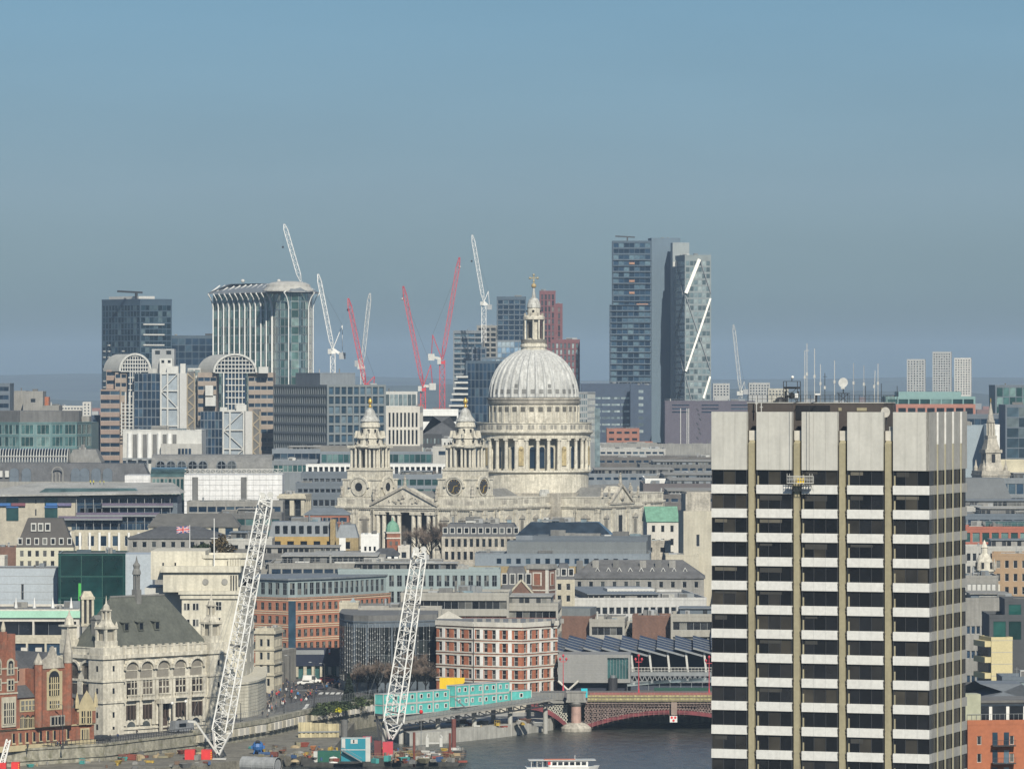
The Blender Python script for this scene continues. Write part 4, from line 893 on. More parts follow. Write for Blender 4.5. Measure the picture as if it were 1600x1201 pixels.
  b=MB();b.box(x(p2)+3.7,x(p2)+7.2,y+1,y+8,0,z_(yt)+1);b.build('bracing_wall',conc_dark,root);b=MB();zz=z_(yt)
  while zz>5:
   b.bar((x(p2)+3.7,y+.8,zz),(x(p2)+7.2,y+.8,zz-3.2),.5);b.bar((x(p2)+7.2,y+.8,zz-3.2),(x(p2)+3.7,y+.8,zz-6.4),.5);zz-=6.4
  b.bar((x(p2)+3.7,y+.7,0),(x(p2)+3.7,y+.7,z_(yt)),.5);b.bar((x(p2)+7.2,y+.7,0),(x(p2)+7.2,y+.7,z_(yt)),.5);b.build('bracing',mat('tan_metal',(.30,.25,.17),.6),root)
 for p0,p1,y0,y1 in((262,280,572,583),(283,291,568,583),(322,334,602,620),(322,338,618,634),(370,386,632,642),(405,420,573,583),(345,356,636,643),(233,247,576,583)):
  MB().box(x(p0),x(p1),-6,-2,z_(y1),z_(y0)).build('plant_unit',rnd.choice([offwhite,conc_pale]),root)
 b=MB()
 for j in range(9):b.bar((x(192),-8,z_(632+j*5.5)),(x(210),-8,z_(632+j*5.5)),.4)
 for xx in(192,198,204,210):b.bar((x(xx),-8,z_(680)),(x(xx),-8,z_(612 if xx>193 else 628)),.5)
 b.build('escape_stair_frame',offwhite,root);W.flush(100)
arched_complex()
r_,w,d,H=bld('grey gridded office block right of the arched complex with deep square windows',511,603,601,2300,22,xs=427,yb=700,wall=mat('grey_grid_cladding',(.15,.17,.175),.7,.08,.2,.1),g=gl_blue,fr=zinc,bw=3.1,ww=2.4,fh=4.4,wh=3.5,top=1.0,rec=.7,par=0,clutter=0)
r2,w2,d2,H2=bld('set back plant storey with a slatted grey screen above the gridded block',500,555,584,2330,22,xs=462,zb=70,wall=zinc,rows=0,clutter=2,par=.5,name='roof_pavilion',cat='roof pavilion')
bld('pale teal low office with a white roof edge behind the north west bell tower',600,652,614,2600,0,20,yb=640,wall=offwhite,g=gl_pale,fr=offwhite,bw=2.4,ww=2.2,fh=7,wh=6,top=.6,rec=.1,clutter=2)
r_,w,d,H=bld('square office block of close white vertical fins behind the cathedral front',603.5,656,638,2150,-4,16,yb=694,wall=stone_white,g=gl_dark,fr=dark_p,bw=1.6,ww=.85,fh=7.4,wh=6.2,top=1.8,rec=.6,rows=3,clutter=1)
bld('dark strip of offices with small pale windows under the white finned block',606,690,681,2165,0,12,yb=700,wall=dark_p,g=gl_pale,fr=dark_p,bw=1.6,ww=.8,fh=4,wh=2.4,top=.9,rec=.1,clutter=0)
r_,w,d,H=bld('white roofed shed with an open truss behind the dark sloping roof',655,716,642,2260,0,15,yb=662,wall=white_p,g=gl_dark,fr=steel,bw=9,ww=8.4,fh=6,wh=2.6,top=2.2,rec=1,rows=1,rm=white_p,clutter=1)
bld('long dark slate roof sloping up behind the two bell towers',654,725,683,2180,0,26,yb=690,wall=offwhite,g=gl_dark,bw=1.8,ww=.9,fh=3,wh=1.5,rows=1,roof='hip',rm=slate,rh=9,inset=14,clutter=0)
bld('small pale terrace of shops with black windows right of the dark office strip',690,722,688,2110,0,12,yb=700,wall=offwhite,g=gl_dark,bw=1.5,ww=.7,fh=3,wh=1.3,top=.8,clutter=2)
bld('pale balconied residential tower with white floor slabs left of the dome',708,754,518,3450,-2,20,yb=600,wall=zinc,g=gl_blue,fr=offwhite,bw=5,ww=4.6,fh=3.6,wh=2.5,top=1.2,rec=1.0,name='residential_tower',cat='tower',group=None,clutter=2)
r_,w,d,H=bld('unfinished concrete tower core with scaffolding beside the white crane',745,777,510,3500,0,18,yb=560,wall=conc,g=gl_dark,fr=offwhite,bw=4,ww=3.4,fh=3.6,wh=2.4,top=1,rec=1.2,name='unfinished_tower',cat='tower',clutter=3)
bld('low dark blue and copper glass block under the unfinished tower',737,760,544,3420,0,12,yb=600,wall=zinc_blue,g=gl_navy,fr=brick_brown,bw=3,ww=2.6,fh=3.6,wh=2.9,top=.6,rec=.2,clutter=0)
bld('tall blue glass tower with stacked white balconies left of the lantern',776,822,465,3500,0,20,yb=540,wall=navyf,g=gl_navy,fr=offwhite,bw=4,ww=3.6,fh=3.6,wh=3.0,top=1.6,rec=.5,name='residential_tower',cat='tower',clutter=2)
bld('bright blue glass block reflecting the sky below the tall blue tower',776,818,533,3440,0,16,wall=zinc,g=glass('sky_glass',(.16,.26,.38),(.50,.58,.62),.5,.08,.5),yb=565,fr=zinc_blue,bw=3,ww=2.7,fh=4,wh=3.7,top=.4,rec=.1,clutter=0)
bld('lower bright glass block with dark corner columns just above the dome',751,812,560,3400,0,16,wall=zinc_blue,g=glass('sky_glass_low',(.18,.27,.36),(.50,.56,.56),.5,.08,.5),yb=600,fr=zinc_blue,bw=3,ww=2.7,fh=5,wh=4.6,top=.4,rec=.1,clutter=0)
redf=mat('dark_red_cladding',(.15,.055,.060),.7,.1,.3,.1)
for(p0,p1,yt,yb_,D_,lab)in((843,868,456,545,3440,'tallest dark red fluted tower right of the lantern'),(868,879,476,560,3450,'narrower middle shoulder of the dark red tower group'),(860,906,532,620,3400,'lowest broad block of the dark red tower group behind the dome')):
 bld(lab,p0,p1,yt,D_,0,18,yb=yb_,wall=redf,g=gl_pale if p0==860 else glass('red_tower_glass',(.05,.05,.06),(.25,.22,.2),.3),fr=redf,bw=2.6,ww=1.5,fh=4.2,wh=3.5,top=1.8,rec=.5,name='residential_tower',cat='tower',group='dark red towers behind the dome',clutter=1)
bld('dark navy glass office with thin vertical fins left of the dome',728,800,566,2500,-3,20,yb=660,wall=navyf,g=gl_navy,fr=zinc_blue,bw=2.0,ww=1.85,fh=4.2,wh=4.0,top=.5,rec=.12,clutter=1)
r_=empty('stepped_building',(X(703,2450),2450,5),0,'white stepped terrace building leaning back left of the navy office','building');S_=F/2450
for k in range(6):
 z1=Z(590+k*9,2450)-5;x0=(12-k*2.2)/S_;MB().box(x0,28/S_,-k*.6,14,z1-9/S_+1.2,z1).build('storey',gl_navy,r_);MB().box(x0-.8,28.2/S_,-k*.6-.8,13.9,z1-.01,z1+.9).build('terrace',offwhite,r_)
MB().box(2/S_,28/S_,0,14,0,Z(644,2450)-5).build('base',zinc_blue,r_)
cp=mat('copper_panel',(.30,.155,.09),.6)
def tall_tower():
 r_,w,d,H=bld('slender dark blue residential tower with copper panels and stacked balconies',957,1017.5,378,3300,0,22,yb=478,wall=navyf,g=glass('principal_glass',(.012,.035,.07),(.18,.27,.32),.3,.1,.5),fr=navyf,bw=3.7,ww=3.3,fh=3.9,wh=2.9,top=.7,rec=.5,name='residential_tower',cat='tower',clutter=3)
 for i in range(22):
  if i in(0,1,2,9):continue
  z1=H-i*3.9;MB().box(-.4,w+.1,-.7,-.02,z1-.35,z1).build('balcony',zinc_blue if i%2 else navyf,r_)
  if rnd.random()<.8:x0=w*(.62 if i>9 else .43);MB().box(x0,x0+w*(.14 if i<9 else .3),-.5,-.03,z1-3.1,z1-1.7).build('copper_panel',cp,r_)
 q=MB();q.bar((10,8,H),(10,8,H+3.4),1);q.bar((2,8,H+4),(15,8,H+3.3),.9);q.build('roof_crane',dark_p,r_)
 r2,w2,d2,H2=bld('wider lower body of the slender blue tower with many small balconies',953.5,1017.3,476,3298,0,24,yb=672,wall=navyf,g=glass('principal_glass',(0,0,0),(0,0,0)),fr=navyf,bw=3.7,ww=3.3,fh=3.9,wh=2.9,top=.7,rec=.5,name='residential_tower',cat='tower',clutter=0,par=0)
 for i in range(20):MB().box(-.5,w2,-.8,-.02,H2-i*3.9-.35,H2-i*3.9).build('balcony',zinc_blue if i%3 else navyf,r2)
tall_tower()
slabm=mat('smooth_blue_grey_wall',(.105,.15,.19),.7,.06,.05,.08,.2)
bld('tall blank blue grey slab beside the slender tower',1018,1063,373.5,3350,6,18,yb=500,wall=slabm,rows=0,name='office_tower',cat='tower',clutter=1)
r_,w,d,H=bld('pale ridged slab between the blank slab and the braced glass tower',1051,1077,381,3330,4,14,wall=mat('pale_slab',(.24,.27,.27),.5,.06,.1,.1),rows=0,name='office_tower',cat='tower',clutter=1)
MB().box(w*.02,w*.14,-.3,-.02,0,H-12).build('edge_fin',offwhite,r_)
def braced():
 r_,w,d,H=bld('glass office tower crossed by bright diagonal braces',1070,1111,400,3290,10,xs=1055,yb=628,wall=mat('braced_cladding',(.18,.21,.21),.5),g=glass('braced_glass',(.10,.14,.15),(.40,.46,.45),.5,.12,.4),fr=zinc,bw=2.6,ww=2.5,fh=4.2,wh=3.1,top=3.2,rec=.1,name='office_tower',cat='tower',clutter=3)
 br=paint('polished_brace',(.93,.90,.80),.3,.0)
 h_=lambda py:Z(py,3290)-5
 segs=[((w*.54,405),(w*.03,458),2.1,br),((w*.97,466),(w*.03,580),1.15,br),((w*.95,588),(w*.7,622),1.2,br),((w*.57,405),(w*.99,458),.5,steel),((w*.03,462),(w*.97,578),.5,steel),((w*.03,588),(w*.25,625),.5,steel)]
 for(p,q_,t,m_)in segs:MB().bar((p[0],-.6,h_(p[1])),(q_[0],-.6,h_(q_[1])),t).build('brace',m_,r_)
 for k in range(4):MB().bar((-.4,d*(.1 if k%2 else .9),h_(405+k*58)),(-.4,d*(.9 if k%2 else .1),h_(463+k*58)),.5).build('brace',steel,r_)
braced()
bld('low navy office with rows of pale windows right of the dome',908,1016,601,3260,0,24,yb=672,wall=mat('navy_cladding',(.03,.05,.085),.6),g=gl_pale,fr=zinc_blue,bw=6.5,ww=5.6,fh=4.3,wh=1.4,top=8,rec=.1,clutter=3,mx=3)
bld('dark navy stair tower with a column of pale windows',985,1018,603,3240,0,14,yb=672,wall=mat('navy_cladding',(0,0,0)),g=gl_pale,fr=zinc_blue,bw=9,ww=3.2,fh=4.3,wh=2.0,top=2.5,rec=.1,clutter=1)
r_,L,H=poly('curved pale glass office stepping down just right of the dome',[(880,2600),(905,2590),(918,2600),(930,2630)],614,wall=offwhite,g=gl_pale,fr=offwhite,bw=2.6,ww=2.4,fh=3.3,wh=2.3,rows=8,back=16)
MB().box(L[3][0]-6,L[3][0]+2.5,L[3][1]-2,L[3][1]+12,0,H-8).build('lower_bay',gl_pale,r_)
pur=mat('purple_brown_cladding',(.085,.075,.095),.8,.08,.3,.08)
r_,w,d,H=bld('broad purple brown block with thin white pipes left of the slab tower',1039,1180,628,3180,0,30,yb=700,wall=pur,g=gl_navy,fr=pur,bw=18,ww=11,fh=2.2,wh=.9,top=1.6,rec=.3,rows=3,clutter=4)
for f in(.17,.24,.26):MB().box(w*f,w*f+.4,-.3,-.01,0,H-4).build('pipe',offwhite,r_)
for k in range(7):MB().bar((w*(.35+.015*(k%3)),-.2,H-4-k*3),(w*(.37+.015*(k%3)),-.2,H-5.5-k*3),.4).build('fixing',dark_p,r_)
for(p0,p1,yt,D_,m_,lab)in((1114,1140,600,5200,conc_pale,'pale flats block at the foot of the braced tower'),(1170,1203,599,5300,conc_pale,'far pale flats left of the lattice frame on the tower roof'),(1200,1232,608,5200,stone_cream,'low far cream block behind the tower roof railing'),(1417,1445,562,6000,conc_pale,'leftmost of three far pale tower blocks on the right horizon'),(1457,1486,550.5,6000,conc_pale,'tallest middle one of three far tower blocks on the horizon'),(1491,1517,560,6100,stone_white,'rightmost of the three far pale tower blocks on the horizon')):
 bld(lab,p0,p1,yt,D_,-8 if p0>1400 else 0,18,yb=615,wall=m_,g=gl_dark,fr=conc,bw=3.2,ww=1.7,fh=2.9,wh=1.5,top=1.5,rec=.4,name='tower_block',cat='tower',group='far tower blocks',clutter=1,maxw=60)
bld('white floor stack of faraway flats above the left suburbs',85,130,635,5000,0,14,yb=650,wall=stone_white,g=gl_dark,bw=3,ww=2,fh=3,wh=1.5,name='tower_block',group='far tower blocks',clutter=1,maxw=60)
bld('taller end of the far white flats above the left suburbs',129,142,629,4980,0,14,yb=650,wall=stone_white,g=gl_dark,bw=3,ww=1.6,fh=3,wh=1.6,name='tower_block',group='far tower blocks',clutter=0)
crane('white crane jib leaning left above the white ribbed tower',3000,470,480,440,(444,350),None,None,white_p,2.4,hook=(442,386),thick=1.4)
crane('white tower crane with its jib leaning left beside the ribbed tower',2500,520,583,546,(497,428),(535,508),(535,556),white_p,1.9,2.3,hook=None,thick=1.3)
crane('short red crane jib leaning left behind the gridded block',2480,571,612,602,(544,466),(585,588),(584,604),red_dull,1.9,2.0,hook=(544,484),thick=1.5)
crane('grey white crane jib leaning right between two red cranes',2620,566,605,570,(578,458),(562,560),(559,568),offwhite,1.8,1.7,thick=1.2)
crane('red crane with its long jib leaning left over the white shed',2450,661,640,604,(630,447),(673,570),(676,604),red_dull,1.8,2.4,hook=(629,467),thick=1.4,pale=offwhite)
crane('tallest red tower crane with its jib leaning right',2500,691,640,562,(718,402),(676,523),(674,558),red_dull,1.8,2.6,hook=(718,417),thick=1.3,pale=offwhite)
crane('white tower crane at the unfinished tower with jib leaning left',3400,756,535,472,(738,367),(763,455),(765,480),white_p,2.2,3.0,hook=(737,408),thick=1.5)
crane('thin pale crane leaning left low on the skyline right of the towers',3200,1157,622,612,(1146,507),(1163,596),(1165,612),offwhite,1.8,2,thick=1.1)
# ---------------- middle distance, left ----------------
r_,L,H=poly('bow fronted teal glass office with a grey drum shaped top storey at far left',[(-60,2330),(-20,2310),(30,2300),(80,2302),(120,2310),(143,2330)],661,wall=mat('teal_cladding',(.10,.18,.18),.5),g=gl_teal,fr=offwhite,bw=6,ww=5.7,fh=5.6,wh=4.4,top=.7,rec=.15,rows=4,back=40,mx=3,par=.5)
b=MB();pts=[(L[0][0],L[0][1]+6),(L[2][0],L[2][1]+4),(L[3][0]+4,L[3][1]+6),(L[4][0],L[4][1]+10),(L[4][0],L[4][1]+30),(L[0][0],L[0][1]+30)];b.prism(pts,H,H+5.6);b.build('drum_storey',conc_dark,r_)
MB().box(L[4][0]+.5,L[5][0]-1,L[5][1],L[5][1]+12,H,H+3).build('plant_room',conc,r_)
bld('dark banded office block at the far left edge',-40,15.5,601,2500,0,20,yb=650,wall=zinc_blue,g=gl_navy,fr=zinc_blue,bw=999,fh=4.2,wh=2.2,top=1,rec=.2,mx=3,clutter=1)
bld('plain grey box building behind the bow fronted office',15,40,613,2560,0,20,yb=650,wall=conc,rows=0,clutter=1);bld('beige box building with a small louvre behind the bow fronted office',36,67,613.5,2540,0,18,yb=650,wall=stone_grey,bw=8,ww=2.6,wh=2,fh=9,rows=1,top=3,g=gl_dark,clutter=2)
bld('narrow orange chimney block behind the bow fronted office',67,76,620,2550,0,8,wall=brick_orange,rows=0,name='chimney',cat='chimney',clutter=0,par=0)
bld('low grey parapet building right of the bow fronted office',66,92,636,2520,0,20,wall=conc,rows=0,clutter=3)
bld('dark navy block in shadow left of the pink banded tower',143,190,651,2440,0,20,yb=720,wall=mat('navy_cladding',(0,0,0)),g=gl_navy,fr=zinc_blue,bw=3,ww=2.7,fh=4,wh=3,clutter=0)
bld('dark mansard roofed block in front of the bow fronted office',104,158,722,2200,0,20,yb=725,wall=conc_dark,rows=0,roof='mansard',rm=lead_dark,rh=5.6,inset=2.6,clutter=1)
r_=empty('glazed_roof_hall',(X(-40,2180),2180,5),0,'long arched glazed roof with close white ribs at far left','building');w=X(105,2180)-X(-40,2180);h=Z(722,2180)-5
MB().box(0,w,0,16,0,h).build('wall',conc_dark,r_);b=MB();e=MB();n=8
for k in range(n):
 t0,t1=pi/2*k/n,pi/2*(k+1)/n;f=lambda t:(6-6*cos(t),h+5.8*sin(t));(y0,z0),(y1,z1)=f(t0),f(t1);b.quad((0,y0,z0),(w,y0,z0),(w,y1,z1),(0,y1,z1))
 for i in range(34):e.bar((i*w/33,y0-.1,z0+.1),(i*w/33,y1-.1,z1+.1),.3)
b.box(0,w,6,16,h,h+5.75);b.build('glass_vault',gl_dark,r_);e.box(0,w,-.2,.2,h+2.4,h+2.7);e.build('ribs',offwhite,r_)
r_,w,d,H=bld('long dark lead roofed hall with round arched dormers at left',-30,236,752,2050,0,16,yb=760,wall=stone_grey,rows=0,roof='mansard',rm=slate,rh=7.4,inset=3.4,clutter=0)
for(px,s)in((22,1),(41,1),(90,2),(118,1),(132,1),(150,1),(168,1)):
 x_=X(px,2050)-X(-30,2050);b=MB()
 if s==1:b.tube((x_,-.1,H+3.6),(x_,4,H+3.6),1.9,None,14);b.box(x_-1.9,x_+1.9,0,4,H,H+3.6)
 else:
  for k in range(8):
   t0,t1=pi*k/8,pi*(k+1)/8;b.bar((x_-2.2*cos(t0),-.2,H+3.8+2.2*sin(t0)),(x_-2.2*cos(t1),-.2,H+3.8+2.2*sin(t1)),.45)
  for u in(-2.2,-.7,.7,2.2):b.bar((x_+u,-.2,H-2),(x_+u,-.2,H+3.8),.45)
 b.build('dormer',zinc_blue if s==1 else stone_grey,r_)
for px in(-24,-14,1,11):
 x_=X(px,2050)-X(-30,2050);MB().box(x_-.8,x_+.8,-.4,2,H+1.8,H+4.4).build('white_window',[offwhite],r_)
r_,w,d,H=bld('dark lead roofed hall with a row of glazed round arches',236,425,738,2075,0,18,yb=745,wall=conc_dark,rows=0,roof='barrelx',rm=lead_dark,rh=7.5,clutter=0)
for px in(251,267,284,301,317,346,362):
 x_=X(px,2075)-X(236,2075);b=MB();e=MB()
 for k in range(8):t0,t1=pi*k/8,pi*(k+1)/8;b.bar((x_-1.9*cos(t0),-.1,H+3.0+1.9*sin(t0)),(x_-1.9*cos(t1),-.1,H+3.0+1.9*sin(t1)),.4)
 b.bar((x_,-.1,H),(x_,-.1,H+4.8),.25);b.bar((x_-1.9,-.1,H+3),(x_+1.9,-.1,H+3),.25);b.box(x_-2,x_-1.7,-.2,3,H-1,H+3);b.box(x_+1.7,x_+2,-.2,3,H-1,H+3)
 o=b.build('arch_dormer',zinc,r_);e.tube((x_,0,H+3),(x_,4,H+3),1.8,None,14);e.build('arch_glass',gl_dark,o)
r_,w,d,H=bld('white modern office with vertical white ducts on its left end',192,315,673,2150,-3,18,yb=722,wall=offwhite,rows=0,clutter=5,par=.4)
for k in range(5):x_=3+k*4.3;MB().tube((x_,-.5,H-12),(x_,-.5,H-1),1.2,1.0,10).build('duct',white_p,r_);MB().box(x_+1.3,x_+3,-.15,-.01,H-12,H-1.5).build('louvre',conc_dark,r_)
MB().box(w*.5,w*1.02,-5,-.01,0,H-5.5).build('lower_wing',conc_pale,r_);e=MB()
for k in range(4):e.box(w*.72+k*1.5,w*.72+k*1.5+1.1,-5.2,-5.01,H-11,H-7.5)
e.build('window',gl_navy,r_)
for k in range(4):MB().bar((w*(.06+.13*k),-1.8,0),(w*(.06+.13*k),-1.8,H-12.2),.7).build('column',steel,r_)
MB().box(0,w*.55,-2.2,-1.4,H-12.4,H-11.6).build('column',steel,r_);MB().box(w*.36,w*.55,.5,6,H,H+2.2).build('plant_room',conc,r_)
wrap=mat('white_sheeting',(.62,.62,.61),.55,.12,.9,.12,fine=.06)
for(p0,p1,yt,D_,lab)in((288,441,741,1900,'big scaffold wrapped in white sheeting with an open truss on top'),(195,235,742,1960,'smaller block wrapped in white sheeting left of the glass hall')):
 r_=empty('wrapped_building',(X(p0,D_),D_,5),0,lab,'scaffolded building');w=X(p1,D_)-X(p0,D_);h=Z(yt,D_)-5
 MB().box(0,w,0,16,0,h).build('sheeting',wrap,r_)
 b=MB()
 for k in range(int(w/2.4)+1):b.bar((k*2.4,-.15,0),(k*2.4,-.15,h+(1.5 if p0>250 else 0)),.05)
 for k in range(9):b.bar((0,-.15,h-k*2),(w,-.15,h-k*2),.05)
 b.build('scaffold_tubes',grey_p,r_)
 if p0>250:
  b=MB();lattice(b,(0,2,h+1.2),(w,2,h+1.2),1.6,1.6,.18);b.build('roof_truss',offwhite,r_)
  for px in(305,381):x_=X(px,D_)-X(288,D_);MB().box(x_-1.1,x_+1.1,-.3,-.16,0,h-1).build('stair_bay',conc_dark,r_)
bld('green glazed hall with white mullions between the two white wrapped scaffolds',235,290,745,1930,0,18,yb=800,wall=conc,g=gl_teal,fr=offwhite,bw=1.6,ww=1.4,fh=14,wh=13,top=.6,rec=.1,rows=1,roof='barrelx',rm=glass('glass_roof',(.05,.09,.085),(.12,.17,.16),.3),rh=3.6,clutter=0)
lime=mat('beige_limestone',(.37,.34,.27),.9,.15,.5,.1,fine=.12)
def roofed_office():
 D=1700;root=empty('office_building',(X(-40,D),D,5),0,'beige stone and glass office under a wide flat oversailing roof at left','building');ox=X(-40,D);x=lambda p:X(p,D)-ox;z_=lambda p:Z(p,D)-5
 MB().box(x(-40),x(120),0,24,0,z_(777)).build('wall',lime,root);MB().box(x(120),x(277),.2,24,0,z_(775)).build('wall',zinc_blue,root)
 b=MB();b.add([(x(-60),-3,z_(776)),(x(282),-4,z_(771)),(x(282),26,z_(771)),(x(-60),26,z_(776)),(x(-60),-3,z_(773)),(x(283),-4,z_(769)),(x(262),26,z_(756)),(x(45),26,z_(756))],[(0,1,5,4),(1,2,6,5),(3,0,4,7),(4,5,6,7),(3,2,1,0)]);b.build('roof',roof_light,root)
 b=MB();b.frust(x(60),x(218),2,12,z_(769),z_(763),2,0);b.build('roof_light',glass('roof_glazing',(.06,.10,.10),(.15,.2,.2),.3),root)
 for(a0,a1,y0,y1)in((10,29,777,813),(70,90,777,813),(-30,-10,777,813)):
  MB().box(x(a0),x(a1),-.25,-.01,z_(y1),z_(y0)).build('window',gl_teal,root);MB().box(x(a0),x(a1),-.6,-.26,z_(793),z_(790)).build('balcony',blue_p,root)
 for(a0,a1,m_)in((0,17,blue_p),(18,40,mat('plum_panel',(.16,.06,.08))),(72,90,blue_p),(91,112,mat('violet_panel',(.12,.11,.2)))):MB().box(x(a0),x(a1),-.9,-.62,z_(790),z_(785.5)).build('balustrade',m_,root)
 for px in(55.5,55.5):pass
 for(px,y0,y1)in((55,795,805),(55,812,822),(47,814,824),(55,780,786)):MB().box(x(px),x(px+2),-.12,-.01,z_(y1),z_(y0)).build('slit_window',gl_dark,root)
 W=Wins(root)
 for(a0,a1,y0,y1)in((121,270,777,788),(121,176,788,802),(125,262,793,803),(121,250,806,816),(112,232,817,828)):
  n=int((x(a1)-x(a0))/2.6);me=win_mesh((x(a1)-x(a0))/n-.1,z_(y0)-z_(y1)-.1,1,1,gl_navy,zinc_blue)
  for k in range(n):W.add(me,(x(a0)+k*(x(a1)-x(a0))/n,-.02-.13*(y1>800),z_(y1)),0)
 for(a0,a1,y)in((160,271,789.5),(92,192,809.5),(120,250,804)):
  MB().box(x(a0),x(a1),-3.2 if y>805 else-2.2,-.25,z_(y+2.5),z_(y)).build('floor_slab',steel,root)
  MB().box(x(a0),x(a1),-2.1,-2.0,z_(y)+.02,z_(y-4)).build('balustrade',mat('mauve_glass_rail',(.12,.10,.14),.3),root)
 b=MB()
 for k in range(12):b.bar((x(120)+k*2.9,-1.6,z_(828)),(x(120)+k*2.9,-1.6,z_(777)),.15)
 b.build('mullion',grey_p,root)
 MB().box(x(92),x(235),-3,10,0,z_(828)).build('podium',mat('navy_cladding',(0,0,0)),root);W.flush(100)
 for k,px in enumerate((139,144,154,160)):
  o=root.location+Vector((x(px),6,z_(757)-.2));person(o,'vest','worker in a yellow jacket standing on the wide flat roof','workers on the flat roof','yellow')
roofed_office()
bld('gabled slate roofed range with white square windows at left centre',232,372,822,1620,0,14,yb=835,wall=stone_cream,g=gl_navy,fr=offwhite,bw=5,ww=2.6,fh=3.6,wh=2.2,top=.6,rows=2,roof='hip',rm=mat('brown_slate',(.10,.098,.09),.8,.2,.4),rh=4.0,inset=3,clutter=0)
bld('low wide dark hipped roof in front of the slate roofed range',200,356,840,1560,0,16,yb=860,wall=stone_grey,g=gl_dark,bw=3,ww=1.4,fh=3.6,wh=1.8,rows=2,roof='hip',rm=slate,rh=3.4,inset=10,clutter=0)
r_,w,d,H=bld('low arcade of white columns and orange panels under the roofed office',110,232,833,1640,0,12,yb=850,wall=stone_cream,g=gl_navy,fr=white_p,bw=4.2,ww=2.2,fh=5,wh=3.4,top=.8,rows=1,clutter=0)
for k in range(9):MB().box(k*w/8.0-.35,k*w/8.0+.35,-.7,-.02,0,H+.3).build('column',white_p,r_)
r_,w,d,H=bld('cream stucco building with arched windows under a dark mansard roof',25,115,898-20,1560,3,14,yb=905,wall=mat('cream_stucco',(.47,.45,.35),.9,.06),g=gl_win,fr=offwhite,bw=2.5,ww=1.2,fh=3.2,wh=1.9,top=1.0,rows=3,roof='mansard',rm=mat('dark_slate_brown',(.06,.055,.05),.8),rh=9,inset=3.5,clutter=0,zt=Z(855,1560))
for k in range(7):x_=(k+.5)*w/7;MB().box(x_-.75,x_+.75,.1,2.2,H+.8,H+3).quad((x_-.5,.08,H+1.1),(x_+.5,.08,H+1.1),(x_+.5,.08,H+2.7),(x_-.5,.08,H+2.7),1).build('dormer',[offwhite,gl_win],r_)
for px in(52,63,74):x_=X(px,1560)-X(25,1560);MB().box(x_-.85,x_+.85,1.5,4,H+5,H+7.6).quad((x_-.55,1.48,H+5.4),(x_+.55,1.48,H+5.4),(x_+.55,1.48,H+7.2),(x_-.55,1.48,H+7.2),1).build('dormer',[offwhite,gl_win],r_);
bld('tall blank dark party wall beside the cream stucco building',-30,26,858,1590,0,14,wall=brick_brown,rows=0,roof='flat',clutter=3)
bld('white stucco end building at the far left edge',-20,7,872,1575-30,0,10,yb=900,wall=stone_white,g=gl_dark,bw=3,ww=1.2,rows=3,clutter=1)
for(p0,p1,yt,D_,m_,lab)in((-30,60,905,1500,brick_brown,'jumbled low brown roofs below the cream stucco building'),(60,120,897,1520,slate,'low dark roof with chimneys right of the cream stucco building')):bld(lab,p0,p1,yt,D_,0,16,yb=920,wall=m_,rows=0,clutter=8,rm=roof_brown,name='terraced_building')
pg=mat('pale_blue_grey_panel',(.33,.37,.40),.6,.06,.2,.06)
r_,w,d,H=bld('smooth pale grey office block with narrow slots at far left',-20,90,887,1400,0,16,yb=950,wall=pg,g=gl_dark,bw=14.5,ww=.8,fh=7,wh=4.4,top=4.5,rows=2,clutter=1,par=0)
for k in range(8):MB().box(0,w,-.05,-.01,H-2.2*k-.1,H-2.2*k).build('panel_joint',grey_p,r_)
r_,w,d,H=bld('dark green glass office box left of the slate roofed college',91,196,866,1390,2,22,yb=950,wall=gl_green,g=gl_green,fr=mat('green_frame',(.02,.08,.06),.5),bw=6.8,ww=6.5,fh=6,wh=5.8,top=.2,rec=.05,rows=3,clutter=2,par=.3)
MB().box(w,w+7.5,1,18,0,H).build('stone_end',pg,r_);MB().box(w*.3,w*.34,-.2,-.06,0,H-8).build('lit_strip',mat('bright_green_panel',(.05,.35,.06),.5),r_)
r_,w,d,H=bld('low grey building with a pale green copper band and white pinnacles at far left',-20,124,955,1310,0,30,yb=1010,wall=stone_white,g=gl_dark,fr=steel,bw=12,ww=11,fh=7.4,wh=3.8,top=2.6,rec=1.2,rows=2,clutter=3,par=.6,mx=3)
MB().box(-.4,w+.4,-.6,0,H-1.6,H+.2).build('copper_band',mat('mint_copper',(.30,.52,.40),.7,.1),r_)
for k in range(5):MB().tube((w*(.1+.2*k),3,H+.8),(w*(.1+.2*k),3,H+3.6),.5,.05,6).build('pinnacle',white_p,r_)
r_,w,d,H=bld('pale stone terrace with black window strip and small turrets behind the red brick school',-20,104,1001,1250,0,14,yb=1040,wall=stone_cream,g=gl_navy,fr=steel,bw=4.4,ww=4.2,fh=5,wh=3.2,top=.6,rec=.4,rows=1,clutter=0)
for k in range(5):MB().box(w*.25+k*3.6,w*.25+k*3.6+1.6,-1.2,-.1,H-3.4,H-1.6).build('turret_base',stone_white,r_)
MB().box(-.5,w+.5,-1.4,0,0,H-3.6).build('lower_storey',stone_cream,r_)
r_=empty('bell_turret',(X(136,1290),1290,5),radians(12),'tall narrow cream chimney turret with open arches left of the college roof','turret');h=Z(975,1290)-5
MB().box(-1.5,1.5,-1.5,1.5,0,h).build('shaft',stone_grey,r_)
b=MB()
for s1 in(-1,1):
 for s2 in(-1,1):b.box(s1*1.0,s1*1.6,s2*1.0,s2*1.6,h,h+6.5)
